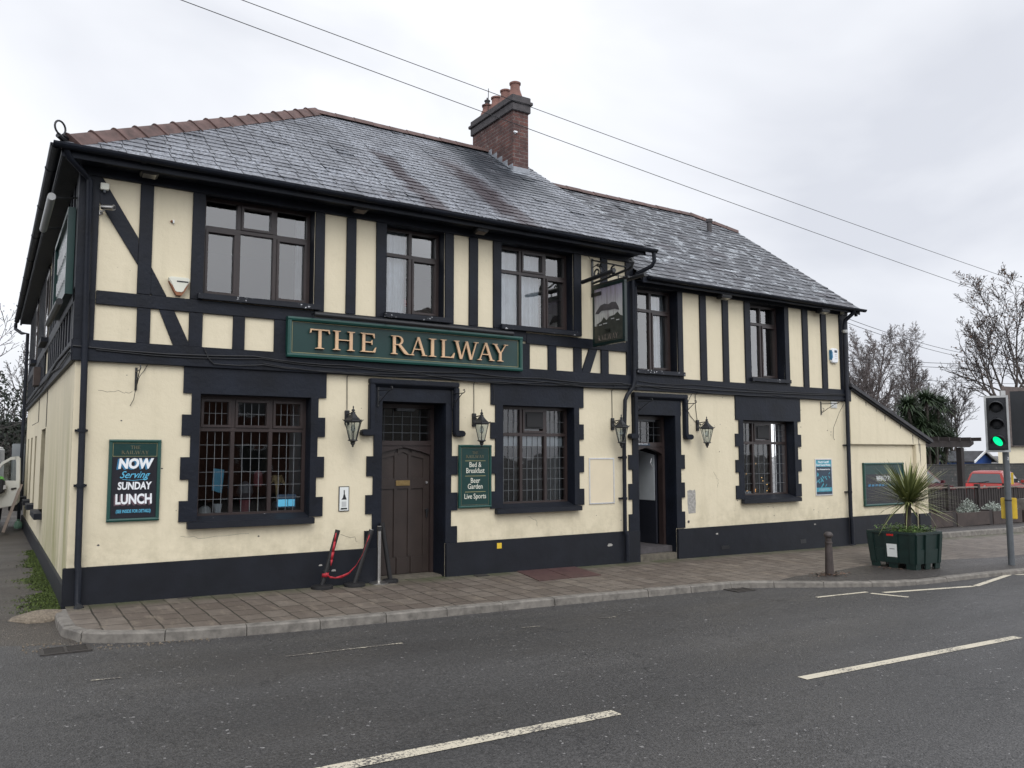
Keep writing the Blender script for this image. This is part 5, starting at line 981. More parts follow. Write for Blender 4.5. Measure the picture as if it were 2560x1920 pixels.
# ------------------------------------------------------------------ wall lanterns
def make_lantern(label):
    t_ = thing('wall_lantern', (0, 0, 0), label, 'lantern', 'black wall lanterns by the doors')
    MB().box(-.032, .032, -.035, 0, -.20, -.005).build('backplate', 'iron', t_, bevel=.006)
    mb = MB(); mb.tube([(0, -.03, -.06), (0, -.20, -.045)], .009, 6); mb.tube([(0, -.03, -.09), (0, -.08, -.075), (0, -.12, -.10), (0, -.16, -.07), (0, -.20, -.06)], .007, 6); mb.tube([(0, -.035, -.17), (0, -.07, -.14), (0, -.09, -.10), (0, -.07, -.075)], .006, 6); mb.build('arm', 'iron', t_)
    c = (0, -.24, 0); n = 6; mb = MB(); mb.lathe([(.0, .045), (.006, .045), (.011, .018), (.004, .012), (.022, -.005), (.026, -.018), (.014, -.03), (.030, -.035), (.034, -.06), (.045, -.075), (.082, -.115), (.128, -.150), (.130, -.162), (.115, -.166), (0, -.166)], c, n)
    for k in range(n): a = 2*math.pi*k/n; mb.tube([(c[0]+.118*math.cos(a), c[1]+.118*math.sin(a), -.155), (c[0]+.150*math.cos(a), c[1]+.150*math.sin(a), -.135)], [.009, .002], 4)
    mb.build('roof', 'iron', t_)
    mb = MB(); zt, zb, rt, rb = -.166, -.405, .112, .050
    P_ = [[(c[0]+r_*math.cos(2*math.pi*k/n), c[1]+r_*math.sin(2*math.pi*k/n), z) for k in range(n)] for r_, z in ((rt, zt), (rb, zb))]
    for k in range(n): mb.tube([P_[0][k], P_[1][k]], .0062, 4); mb.tube([P_[0][k], P_[0][(k+1) % n]], .006, 4); mb.tube([P_[1][k], P_[1][(k+1) % n]], .006, 4)
    mb.build('frame', 'iron', t_); mb = MB()
    for k in range(n): k2 = (k+1) % n; f = .97; q = [P_[0][k], P_[0][k2], P_[1][k2], P_[1][k]]; mb.quad(*[((v[0]-c[0])*f+c[0], (v[1]-c[1])*f+c[1], v[2]) for v in q])
    mb.build('pane', 'glass_lamp', t_)
    mb = MB(); mb.lathe([(0, -.40), (.068, -.402), (.072, -.414), (.040, -.425), (.030, -.445), (.034, -.455), (.014, -.475), (.018, -.485), (.006, -.50), (0, -.502)], c, n); mb.build('base', 'iron', t_)
    mb = MB(); mb.lathe([(0, -.20), (.018, -.20), (.030, -.24), (.030, -.27), (.016, -.30), (0, -.31)], c, 10); mb.build('bulb', 'glass_lamp', t_, smooth=True); return t_
L0 = make_lantern('black six-sided lantern between the big leaded window and brown door'); L0.location = (4.06, 0, 2.27)
for (x, z, lab) in ((6.03, 2.28, 'black six-sided lantern above the Bed & Breakfast board'), (8.66, 2.27, 'black six-sided lantern overlapping the downpipe by the open doorway'), (10.60, 2.28, 'black six-sided lantern right of the open doorway')): dup(L0, (x, 0, z), 0, lab)
for L_, xs_ in ((L0, 4.06),): pass

# flood lights under the eaves
def flood(x, z, y, label, w_=.20, yaw_=0, pale=True):
    t_ = thing('flood_light', (x, y, z), label, 'flood light', 'flood lights under the eaves')
    MB().prismx([(y-.03, z-.05), (y-.16, z-.02), (y-.17, z+.03), (y-.03, z+.04)], x-w_/2, x+w_/2).build('housing', 'iron', t_, bevel=.012); MB().add([(x-w_*.35, y-.045, z-.052), (x+w_*.35, y-.045, z-.052), (x+w_*.35, y-.145, z-.030), (x-w_*.35, y-.145, z-.030)], [(0, 1, 2, 3)]).build('lens', 'woodlight' if pale else 'steel', t_)
    MB().box(x-.02, x+.02, y-.04, y+.08, z-.01, z+.03).build('bracket', 'iron', t_)
flood(4.12, 5.0, -.13, 'flood light above the double cream panels between first two upper windows'); flood(6.02, 4.98, -.13, 'flood light left of the curtained three-light upper window'); flood(1.47, 5.0, -.13, 'flood light above the diagonal brace near the left corner', pale=False)
flood(11.18, 4.52, -.09, 'twin flood light above the smoke-stained panel in the middle of the lower wing', .26, pale=False); flood(14.0, 4.52, -.09, 'twin flood light near the right-hand end of the lower wing', .26, pale=False)
# alarm boxes, cameras and sensors
al = thing('alarm_box', (1.88, 0, 3.7), 'weathered white shield-shaped alarm box with a rusty lower edge', 'alarm box')
MB().prism([(1.745, 3.80), (1.765, 3.825), (1.985, 3.825), (2.003, 3.80), (1.93, 3.645), (1.905, 3.63), (1.845, 3.63), (1.82, 3.645)], -.075, -.0).build('cover', 'offwhite', al, bevel=.012); MB().prism([(1.755, 3.77), (1.82, 3.64), (1.845, 3.60), (1.905, 3.60), (1.932, 3.64), (1.995, 3.77), (1.92, 3.665), (1.83, 3.665)], -.071, -.0).build('rusty_edge', 'rust', al); MB().box(1.845, 1.975, -.078, -.0745, 3.762, 3.778).build('label_strip', 'iron', al)
a2 = thing('alarm_box', (14.5, 0, 3.65), 'white and blue bell box near the right corner of the wing', 'alarm box')
mb = MB(); mb.prism([(14.385, 3.56), (14.41, 3.52), (14.58, 3.52), (14.605, 3.56), (14.605, 3.78), (14.58, 3.82), (14.41, 3.82), (14.385, 3.78)], -.06, 0); mb.build('cover', 'white', a2, bevel=.015); MB().prism([(14.384, 3.58), (14.42, 3.62), (14.42, 3.73), (14.384, 3.78)], -.063, -.0).build('blue_side', 'midblue', a2); MB().box(14.48, 14.56, -.0625, -.06, 3.73, 3.78).build('printed_badge', 'navy', a2); mb = MB()
for z in (3.69, 3.655, 3.60): mb.box(14.49, 14.555, -.0622, -.06, z, z+.012)
mb.build('printed_lines', 'lightgrey', a2)
for x, z, lab in ((1.02, 4.80, 'pale square sensor box on the diagonal brace at the left corner'), (14.78, 4.585, 'pale square sensor box under the eaves at the right corner')):
    t_ = thing('sensor_box', (x, 0, z), lab, 'sensor box'); MB().box(x-.045, x+.045, -.085, -.03, z-.04, z+.04).build('case', 'offwhite', t_, bevel=.006); MB().lathe([(0, 0), (.02, 0), (.012, -.03), (0, -.032)], (x, -.06, z-.04), 8).build('lens', 'greypost', t_)
t_ = thing('security_camera', (1.05, 0, 4.5), 'silver bullet security camera in front of the left corner brace', 'security camera'); MB().tube([(.99, 0, 4.50), (.99, -.02, 4.50)], .028, 10).tube([(.99, -.01, 4.50), (1.0, -.09, 4.49), (1.03, -.11, 4.52)], .010, 6).build('mount', 'steel', t_); MB().tube([(1.0, -.08, 4.55), (1.11, -.19, 4.53)], [.030, .034], 12).tube([(1.11, -.19, 4.53), (1.115, -.195, 4.529)], .026, 12).build('body', 'steel', t_, smooth=True); MB().tube([(1.113, -.193, 4.53), (1.118, -.199, 4.529)], .020, 12).build('lens', 'iron', t_)
t_ = thing('security_camera', (14.8, 0, 4.2), 'small white dome security camera on the right corner post', 'security camera'); MB().tube([(14.80, -.03, 4.20), (14.80, -.10, 4.20)], .02, 10).build('mount', 'lightgrey', t_); MB().lathe([(0, .02), (.05, .02), (.05, -.01), (.035, -.04), (0, -.05)], (14.77, -.12, 4.19), 12).build('dome', 'lightgrey', t_, smooth=True)
t_ = thing('cable_clip', (1.78, 0, 4.52), 'small rusty screw fixing on the cream panel left of the first upper window', 'fixing'); MB().tube([(1.77, 0, 4.51), (1.77, -.03, 4.515)], .012, 6).build('screw', 'rust', t_); MB().box(1.785, 1.80, -.03, 0, 4.49, 4.53).build('clip', 'white', t_)

# flower-basket brackets
def basket(x, z, label, y=0., out=.30, tail=None, side=0):
    t_ = thing('basket_bracket', (x, y, z), label, 'bracket', 'wall brackets for hanging baskets'); mb = MB(); d = Vector((side, -1, 0)).normalized(); q = lambda s_, h: (x+d.x*s_, y-.006+d.y*s_, z+h)
    mb.box(x-.013, x+.013, y-.012, y, z-.27, z); mb.build('wall_bar', 'iron', t_); mb = MB(); mb.tube([q(0, -.05), q(out, -.05), q(out+.03, -.03), q(out+.02, .0), q(out-.01, -.01)], .007, 6); mb.tube([q(0, -.24), q(out*.45, -.14), q(out*.92, -.05)], .006, 6); mb.tube([q(.01, -.2), q(.05, -.19), q(.06, -.15), q(.03, -.13)], .005, 5); mb.build('arm', 'iron', t_)
    if tail: MB().tube(tail, .004, 5).build('loose_cable', 'cable', t_)
    return t_
basket(1.44, 2.70, 'black bracket with dangling wire on the cream wall left of the big window', tail=[(1.56, -.01, 2.74), (1.52, -.02, 2.66), (1.47, -.10, 2.60), (1.45, -.12, 2.55), (1.43, -.06, 2.42), (1.42, -.03, 2.32), (1.385, -.02, 2.245)])
MB().tube([(1.375, -.02, 2.25), (1.45, -.02, 2.21)], .008, 5)
basket(4.50, 2.60, 'black bracket on the left side of the brown door surround', -.03, .22, side=.5); basket(5.66, 2.60, 'black bracket on the right side of the brown door surround', -.03, .22, side=.3)
basket(9.16, 2.60, 'black bracket on the left side of the open doorway surround', -.03, .26, side=.6); basket(10.26, 2.60, 'black bracket on the right side of the open doorway surround', -.03, .22, side=.3)
basket(14.06, 2.72, 'black bracket with hanging cable at the right end of the wing', 0, .32, [(14.36, -.33, 2.68), (14.37, -.2, 2.5), (14.38, -.05, 2.2), (14.40, -.02, 2.0), (14.44, -.02, 1.95)], side=.4)

# cables along the band board
cb_ = thing('wall_cables', (7, -.06, 2.85), 'bundle of black cables sagging along the black band between the storeys', 'cables')
def cable(pts, rad=.007, y0=-.068, seed=0, n=10):
    rn = random.Random(seed); out = []
    for (a, za), (b, zb) in zip(pts, pts[1:]):
        for k in range(n): t_ = k/n; sag = -.02*math.sin(math.pi*t_)*min(1.5, (b-a)); out.append((a+(b-a)*t_, y0-.006*rn.random(), za+(zb-za)*t_+sag+rn.gauss(0, .002)))
    out.append((pts[-1][0], y0, pts[-1][1])); MB().tube(out, rad, 6).build('cable', 'cable', cb_)
cable([(.76, 2.905), (2.8, 2.91), (4.0, 2.865), (5.9, 2.87), (7.2, 2.85), (8.8, 2.845), (9.2, 2.83), (14.9, 2.87)], .009, -.070, 1, 4); cable([(1.0, 2.875), (2.9, 2.885), (4.2, 2.84), (6.4, 2.82), (8.9, 2.82), (10, 2.85)], .006, -.070, 2)
cable([(2.18, 2.985), (2.23, 2.86), (2.30, 2.785), (2.9, 2.81), (3.9, 2.775), (4.5, 2.785), (5.1, 2.82), (6.2, 2.735), (7.3, 2.80), (8.8, 2.77)], .007, -.075, 3, 6); cable([(2.9, 2.83), (4.2, 2.76), (5.3, 2.79), (6.5, 2.76), (7.9, 2.78)], .006, -.08, 4)
cable([(8.8, 2.77), (9.3, 2.83), (10.4, 2.79), (11.6, 2.76), (12.6, 2.79), (13.4, 2.775), (14.9, 2.80)], .0065, -.075, 5, 6); cable([(9.2, 2.90), (10.4, 2.895), (14.8, 2.89)], .006, -.068, 6, 4)
for (x, zt, zb, xb) in ((4.055, 2.80, 2.27, 4.06), (6.03, 2.80, 2.28, 6.03), (8.66, 2.80, 2.27, 8.66), (10.57, 2.80, 2.28, 10.60)): MB().tube([(x, -.07, zt), (x, -.062, 2.745), (x, -.008, 2.72), (x+.003, -.008, 2.5), (xb, -.012, zb)], .0055, 5).build('drop_cable', 'cable', cb_)
MB().tube([(10.45, -.07, 2.76), (10.42, -.02, 2.66), (10.36, -.02, 2.55), (10.36, -.01, 2.46), (10.44, -.01, 2.34), (10.58, -.01, 2.22)], .0045, 5).build('drop_cable', 'cable', cb_); MB().tube([(6.36, -.03, 2.74), (6.37, -.028, 2.5), (6.36, -.03, 2.42)], .005, 5).build('drop_cable', 'cable', cb_)
MB().tube([(8.10, -.05, 4.98), (8.14, -.08, 4.90), (8.2, -.06, 4.86)], .005, 5).build('sign_cable', 'cable', cb_)
MB().tube([(.74, .0, 2.90), (.735, 2, 2.92), (.735, 4, 2.86), (.74, 7, 2.90), (.74, 13, 2.88)], .012, 6).tube([(.735, .0, 2.84), (.73, 1.5, 2.80), (.73, 3, 2.86), (.735, 6, 2.80), (.74, 12.9, 2.84)], .010, 6).build('cable', 'cable', cb_)
MB().tube([(.79, 4.9, 2.75), (.79, 4.9, 2.13)], .006, 5).tube([(.79, 7.4, 2.75), (.79, 7.4, 2.3), (.70, 7.6, 2.24)], .006, 5).build('drop_cable', 'cable', cb_)

# overhead wires
def ow(p0, p1, sag, rad, label):
    p0, p1 = Vector(p0), Vector(p1); pts = [p0.lerp(p1, k/30)-Vector((0, 0, sag*4*(k/30)*(1-k/30))) for k in range(31)]; o = MB().tube(pts, rad, 5).build('overhead_wire', 'cable'); tag(o, label, 'overhead wire', 'overhead wires crossing the sky')
def wpt(x3, z3, Yn):  # a point given on the plane y = -3, carried out along its own sight line to y = Yn
    k = (Yn+10.5)/7.5; return (x3*k, Yn, 1.67+(z3-1.67)*k)
ow(wpt(-.60, 6.11, 1.5), wpt(17.2, 4.74, 1.5), .10, .0062, 'upper of the two long wires passing the chimney'); ow(wpt(-1.20, 5.99, 1.2), wpt(17.2, 4.29, 1.2), .10, .0062, 'lower of the two long wires passing the chimney')
ow((15.05, .3, 4.635), (30, 2.5, 4.75), .35, .006, 'upper short wire running from the right eaves of the wing'); ow((15.05, .3, 4.54), (30, 2.4, 4.58), .35, .006, 'second short wire from the right eaves of the wing')
ow((52, 26, 8.6), (75, 24, 9.3), .2, .02, 'distant wire crossing the birch trees, upper of the pair'); ow((52, 26, 8.35), (75, 24, 8.85), .2, .02, 'distant wire crossing the birch trees, lower of the pair'); ow((56, 24, 7.1), (78, 24, 7.75), .15, .018, 'single distant wire below the pair across the bare trees')

# ------------------------------------------------------------------ barrier posts and belt
def stanchion(xb, yb, xt, yt, label, shiny=False, h=.74, br=.14):
    z0 = zpav(xb, yb); t_ = thing('barrier_post', (xb, yb, z0), label, 'barrier post', 'retractable belt barrier posts by the brown door'); m1 = 'steel' if shiny else 'rubber'
    MB().lathe([(0, 0), (br, 0), (br, .03 if not shiny else .008), (br*.9, .04 if not shiny else .016), (.04, .045 if not shiny else .035), (0, .045)], (xb, yb, z0), 28).build('base', m1, t_, smooth=True)
    a, b = Vector((xb, yb, z0+.035)), Vector((xt, yt, z0+h)); MB().tube([a, b], .031 if not shiny else .026, 16).build('post', m1, t_, smooth=True); d = (b-a).normalized(); MB().tube([b-d*.005, b+d*.055], .033, 14).build('head', 'rubber', t_, smooth=True)
    if label.find('silver cap') >= 0 or shiny: MB().tube([b+d*.055, b+d*.062], .028, 14).build('cap', 'steel', t_)
    return b
A = stanchion(3.70, -.165, 3.885, -.17, 'leaning black barrier post farthest left with red belt wound round it', h=.68); B_ = stanchion(4.14, -.17, 4.36, -.15, 'leaning black barrier post with silver cap next to the steel one', h=.66); stanchion(4.50, -.13, 4.50, -.13, 'upright shiny steel barrier post in front of the brown door jamb', True, .70, .13); stanchion(4.68, -.10, 4.575, -.06, 'black barrier post standing nearest the brown door, leaning left', h=.745, br=.11)
mb = MB(); pts = [Vector(p) for p in ((4.335, -.185, .60), (4.29, -.19, .50), (4.24, -.19, .36), (4.15, -.19, .22), (4.05, -.2, .13), (3.95, -.205, .095), (3.86, -.21, .085), (3.79, -.205, .10), (3.735, -.20, .15))]; wdt = [.022, .008, .004, .006, .014, .018, .009, .014, .018]
for k in range(len(pts)-1): a, b = pts[k], pts[k+1]; mb.quad(a-Vector((.0, 0, wdt[k])), b-Vector((0, 0, wdt[k+1])), b+Vector((0, 0, wdt[k+1])), a+Vector((0, 0, wdt[k])))
pts = [Vector(p) for p in ((3.862, -.205, .66), (3.845, -.207, .55), (3.825, -.21, .42), (3.81, -.207, .32), (3.80, -.205, .24))]; wdt = [.008, .013, .018, .015, .004]
for k in range(len(pts)-1): a, b = pts[k], pts[k+1]; mb.quad(a-Vector((wdt[k], 0, 0)), b-Vector((wdt[k+1], 0, 0)), b+Vector((wdt[k+1], 0, 0)), a+Vector((wdt[k], 0, 0)))
bp_ = []
for k in range(9): a = R(180+k*25); bp_.append(Vector((3.742+.045*math.cos(a), -.165+.045*math.sin(a), .125+.012*k/8)))
for a, b in zip(bp_, bp_[1:]): mb.quad(a-Vector((0, 0, .024)), b-Vector((0, 0, .024)), b+Vector((0, 0, .024)), a+Vector((0, 0, .024)))
o = mb.build('barrier_belt', 'red', smooth=True); tag(o, 'red barrier belt sagging between two leaning black posts', 'belt'); so = o.modifiers.new('s', 'SOLIDIFY'); so.thickness = .002

# window-sill clutter seen through the leaded glass
def sillthing(name, label, cat, parts): 
    t_ = thing(name, (0, .4, .95), label, cat)
    for nm, m_, mat in parts: m_.build(nm, mat, t_, smooth=True)
Ls = MB
G_SH = MB().box(2.0, 3.8, .35, .62, .90, .93).box(6.4, 8.1, .35, .62, .90, .93); P(G_SH, 'window_board', 'wood'); P(MB().box(11.5, 13.5, .35, .62, .87, .90), 'window_board', 'wood')
sillthing('plant_pot', 'dusky pink plant pot with white flowers behind the big leaded window', 'plant pot', [('pot', Ls().lathe([(0, 0), (.055, 0), (.075, .15), (0, .15)], (2.86, .46, .935), 14), 'pinkpot'), ('flowers', Ls().lathe([(0, 0), (.06, .02), (.11, .10), (.09, .19), (.03, .24), (0, .25)], (2.86, .46, 1.08), 9), 'greypost')])
sillthing('paper_notice', 'pale blue curling paper notice behind the left light of the big window', 'notice', [('sheet', Ls().prism([(2.44, 1.22), (2.56, 1.18), (2.585, 1.48), (2.45, 1.50)], .44, .445), 'blue')])
sillthing('woven_cup', 'small pale woven cup on the sill of the big leaded window', 'cup', [('cup', Ls().lathe([(0, 0), (.04, 0), (.055, .11), (.045, .11), (0, .02)], (2.52, .46, .935), 14), 'curtain')])
sillthing('sill_bowl', 'low pale dome ornament on the sill at the left of the big window', 'ornament', [('dome', Ls().lathe([(0, 0), (.085, 0), (.07, .06), (.03, .09), (0, .09)], (2.36, .46, .935), 14), 'lightgrey')])
sillthing('wooden_stake', 'upright wooden offcut leaning in the lower left of the big window', 'offcut', [('stake', Ls().box(2.20, 2.26, .40, .43, .935, 1.17), 'woodlight')])
sillthing('birdcage_lamp', 'small pale striped lantern ornament hanging in the big window', 'ornament', [('cage', Ls().lathe([(0, 0), (.05, .01), (.06, .05), (.055, .18), (.03, .21), (0, .22)], (3.02, .44, 1.25), 10), 'pinkpot'), ('stem', Ls().tube([(3.02, .44, .935), (3.02, .44, 1.26)], .008, 6), 'brass')])
mb = MB(); rn = random.Random(3)
for k in range(22): a = rn.uniform(-1, 1); mb.tube([(3.28, .46, 1.0), (3.28+.02*a, .46, 1.25), (3.27+.07*a, .45+.04*rn.random(), 1.40), (3.27+.13*a, .45, 1.36-.12*abs(a))], .0035, 4)
sillthing('dried_grass_vase', 'glass jar of dried straw-coloured grasses in the big window', 'vase', [('jar', Ls().lathe([(0, 0), (.055, 0), (.06, .09), (.04, .12), (0, .12)], (3.28, .46, .935), 12), 'greypost'), ('grasses', mb, 'straw')])
fl = thing('fairy_lights', (12.5, .42, 1.0), 'warm fairy lights and small gold stars along the far-right leaded window', 'fairy lights'); rn = random.Random(6); mb = MB()
for k in range(16): x, z = rn.choice([(11.86, .95+rn.random()*1.1), (13.05+rn.random()*.08, .95+rn.random()*1.2), (12.1+rn.random()*.9, .93+rn.random()*.05), (12.3+rn.random()*.6, 1.0+rn.random()*.8)]); mb.lathe([(0, -.008), (.008, 0), (0, .008)], (x, .42, z), 6)
mb.build('bulbs', 'warm', fl)
for x, s_ in ((12.05, .05), (12.52, .05), (12.98, .06)):
    mb = MB(); mb.prism([(x+s_*(1 if k % 2 == 0 else .42)*math.sin(k*math.pi/5), .98+s_*(1 if k % 2 == 0 else .42)*math.cos(k*math.pi/5)) for k in range(10)], .40, .41); mb.build('gold_star', 'warm_dim', fl)
o = MB().box(12.2, 12.42, .40, .46, .90, .96).build('white_card', 'white'); tag(o, 'small white card standing on the sill of the far-right window', 'card')
bs_ = thing('back_bar_shelves', (6.9, 2.6, 0), 'dim bar shelves with warm-lit bottles seen inside the middle leaded window', 'bar shelves'); mb = MB(); mb2 = MB(); rn = random.Random(8)
for z in (.8, 1.1, 1.4): mb.box(6.6, 8.2, 2.5, 2.9, z, z+.03)
mb.build('shelf', 'wood', bs_)
for z in (.83, 1.13, 1.43):
    for k in range(9): x = 6.7+k*.17+rn.uniform(-.02, .02); mb2.lathe([(0, 0), (.035, 0), (.035, .15), (.014, .19), (.014, .25), (0, .25)], (x, 2.6, z), 8)
mb2.build('bottles', 'straw', bs_); MB().box(6.7, 7.2, 2.52, 2.55, 1.70, 1.73).build('shelf_light', 'warm', bs_)

# ------------------------------------------------------------------ street furniture
z0 = zpav(10.95, -2.4); t_ = thing('bollard', (10.95, -2.38, z0), 'weathered brown cast-iron bollard beside the kerb in front of the wing', 'bollard')
MB().lathe([(0, 0), (.066, 0), (.053, .42), (.048, .47), (.056, .475), (.056, .495), (.046, .505), (.043, .56), (0, .56)], (10.95, -2.38, z0), 20).build('shaft', pm('rusty_brown_iron', (.040, .030, .027), .6, .35, 8, .5, 40), t_, smooth=True); MB().lathe([(0, .555), (.043, .555), (.052, .57), (.066, .585), (.068, .61), (.056, .635), (.035, .65), (0, .655)], (10.95, -2.38, z0), 20).build('cap', pm('worn_iron_cap', (.050, .041, .039), .6, .35, 8, .5, 40), t_, smooth=True)

# planter: tapered plastic trough with ribs and pallet feet
zb = zpav(12.9, -2.4); t_ = thing('street_planter', (12.9, -2.35, zb), 'large dark green plastic street planter with a white notice on its side', 'planter')
A0 = [(12.66, -2.72), (13.26, -2.77), (13.50, -2.05), (12.56, -2.03)]; A1 = [(12.62, -2.77), (13.28, -2.82), (13.55, -1.98), (12.50, -1.99)]
def qlerp(P0, P1, k): return [(a[0]+(b[0]-a[0])*k, a[1]+(b[1]-a[1])*k) for a, b in zip(P0, P1)]
mb = MB(); H_ = .60; rings = []
for k, z in ((0, .09), (.85, .56)): rings.append([(x, y, zb+z) for x, y in qlerp(A0, A1, k)])
rim = qlerp(A0, A1, 1.0); rim2 = qlerp(A0, A1, 1.25); rings += [[(x, y, zb+.562) for x, y in rim2], [(x, y, zb+.60) for x, y in rim2], [(x, y, zb+.60) for x, y in qlerp(A0, A1, .3)], [(x, y, zb+.54) for x, y in qlerp(A0, A1, .2)]]
mb.loft(rings); mb.build('tub', 'plastic_green', t_, bevel=.008)
def face_pt(i, u, z, out=0.):
    k = z/.60; p, q = qlerp(A0, A1, k)[i], qlerp(A0, A1, k)[(i+1) % 4]; p, q = Vector(p), Vector(q); c = p.lerp(q, u); d = (q-p).normalized(); nrm = Vector((d.y, -d.x)); c += nrm*out; return (c.x, c.y, zb+z)
def rib(i, u0, u1, z_0, z_1, out=.028):
    m_ = MB(); f0 = [face_pt(i, u0, z_0, -.01), face_pt(i, u1, z_0, -.01), face_pt(i, u1, z_1, -.01), face_pt(i, u0, z_1, -.01)]; f1 = [face_pt(i, u0, z_0, out), face_pt(i, u1, z_0, out), face_pt(i, u1, z_1, out), face_pt(i, u0, z_1, out)]
    m_.add(f0+f1, [(0, 1, 2, 3), (7, 6, 5, 4), (0, 4, 5, 1), (1, 5, 6, 2), (2, 6, 7, 3), (3, 7, 4, 0)]); return m_
for i in (3, 0, 1, 2):
    for u0, u1, z_0, z_1 in ((.0, .12, .09, .56), (.34, .64, .09, .56), (.88, 1.0, .09, .56), (.12, .34, .09, .32), (.64, .88, .09, .32)): rib(i, u0, u1, z_0, z_1, .026 if z_1 > .5 else .012).build('rib', 'plastic_green', t_, bevel=.006)
for i in range(4):
    for u in (.0, .40, .80): rib(i, u, u+.20, 0, .092, .01).build('foot', 'plastic_green', t_)
MB().add([(x, y, zb+.56) for x, y in A0], [(0, 1, 2, 3)]).build('soil', 'soil', t_)
nb = rib(3, .40, .62, .19, .40, .0285); nb.build('white_notice', 'whiteplate', t_); rib(3, .46, .57, .315, .325, .0295).build('notice_print', 'greypost', t_); rib(3, .42, .56, .53, .56, .03).build('red_sticker', 'redlens', t_)
mb = MB(); rnd = random.Random(31)
for k in range(1500):
    u, v = rnd.random(), rnd.random(); p = Vector(A0[0]).lerp(Vector(A0[1]), u).lerp(Vector(A0[3]).lerp(Vector(A0[2]), u), v); h = rnd.random()**1.5*.13; s_ = rnd.uniform(.012, .028); a = rnd.uniform(0, 6.28); d = Vector((math.cos(a), math.sin(a), rnd.uniform(-.3, .7)))*s_; e_ = Vector((-math.sin(a), math.cos(a), rnd.uniform(-.2, .3)))*s_*.5; c = Vector((p.x, p.y, zb+.56+h)); mb.quad(c-d, c-e_, c+d, c+e_, min(1, rnd.random()*.6+h*3))
o = mb.build('ground_cover', 'shrub', tint=True); o['kind'] = 'stuff'; o['label'] = 'low leafy green planting filling the top of the green planter'; o['category'] = 'plants'

def spiky(parent_name, c, n, L0_, w0, mat, rnd, up=.1, droop=.5, parent=None, trunk=None):
    mb = MB()
    for k in range(n):
        az_ = rnd.uniform(0, 2*math.pi); el_ = math.asin(max(-.75, min(.99, rnd.triangular(-.40, 1, .8)))); L_ = L0_*rnd.uniform(.75, 1.1); d = Vector((math.cos(az_)*math.cos(el_), math.sin(az_)*math.cos(el_), math.sin(el_))); sd_ = Vector((-math.sin(az_), math.cos(az_), 0)); dr = droop*rnd.uniform(.2, 1)*L_*(1-.6*max(0, el_)/1.57)
        ns = 5; prev = None; tn = rnd.random(); b0 = Vector(c)+Vector((0, 0, rnd.uniform(-.06, .06)*L0_))
        for j in range(ns+1):
            t = j/ns; p = b0+d*L_*t-Vector((0, 0, dr*t*t*t)); w_ = w0*(.35+1.3*t if t < .4 else (1.0-(t-.4)/.6)*.87+.01)
            a, b = p-sd_*w_, p+sd_*w_
            if prev: mb.quad(prev[0], prev[1], b, a, tn*(.6+.4*t))
            prev = (a, b)
    return mb.build(parent_name, mat, parent, tint=True)
pc = (13.10, -2.35, zb+.56); t_ = thing('cordyline_plant', pc, 'spiky green cordyline palm growing in the dark green planter', 'palm plant')
rnd = random.Random(17); spiky('leaves', (13.10, -2.38, .86), 360, .84, .0185, 'cordy', rnd, parent=t_, droop=.22)
mb = MB(); mb.tube([(13.10, -2.35, zb+.54), (13.11, -2.35, .6), (13.10, -2.38, .88)], [.055, .050, .04], 10); mb.build('trunk', 'bark', t_, smooth=True)
mb = MB()
for k, (az_, L_) in enumerate(((2.9, .62), (3.6, .58), (5.0, .5), (5.7, .66), (2.4, .5))):
    d = Vector((math.cos(az_), math.sin(az_), 0)); sd_ = Vector((-math.sin(az_), math.cos(az_), 0)); prev = None
    for j in range(7): t = j/6; p = Vector((13.10, -2.38, .84))+d*L_*t*(1-.15*t)+Vector((0, 0, .03*t-.42*t*t)); w_ = .013*(1-t)+.002; a, b = p-sd_*w_, p+sd_*w_; (mb.quad(prev[0], prev[1], b, a, .95) if prev else None); prev = (a, b)
mb.build('drooping_leaves', 'cordy', t_, tint=True)

# traffic light
S_ = Vector((14.88, -3.10, zpav(14.88, -3.1))); t_ = thing('traffic_light', S_, 'grey-posted traffic light showing green, with yellow push-button box', 'traffic light')
MB().lathe([(0, 0), (.052, 0), (.052, 2.35), (0, 2.35)], S_, 20).build('post', 'greypost', t_, smooth=True); MB().lathe([(0, 2.3), (.050, 2.3), (.050, 3.0), (0, 3.0)], S_, 4).build('post_top', 'lightgrey', t_)
nf = Vector((-.905, -.425, 0)); sf = Vector((nf.y, -nf.x, 0))*-1; sf = Vector((.425, -.905, 0)); Cn = Vector((14.745, -3.05, 2.185))
def loc(u, v, w_): return Cn+sf*u+Vector((0, 0, v))+nf*w_     # u to the viewer's right, w towards the road
def lbox(u0, u1, v0, v1, w0, w1): m_ = MB(); vs = [loc(u, v, w_) for u in (u0, u1) for v in (v0, v1) for w_ in (w0, w1)]; return m_.add(vs, [(0, 1, 3, 2), (4, 6, 7, 5), (0, 4, 5, 1), (2, 3, 7, 6), (0, 2, 6, 4), (1, 5, 7, 3)])
lbox(-.150, .150, -.455, .455, -.02, .0).build('backing_board', 'signalblack', t_)
mb = MB()
for a, b, c, d in ((-.183, .183, -.49, -.455), (-.183, .183, .455, .49), (-.183, -.15, -.455, .455), (.15, .183, -.455, .455)): q = lbox(a, b, c, d, -.022, .006); mb.add(q.v, q.f)
mb.build('white_border', 'lightgrey', t_)
lbox(-.125, .125, -.44, .44, .0, .06).build('housing', 'signalblack', t_, bevel=.015)
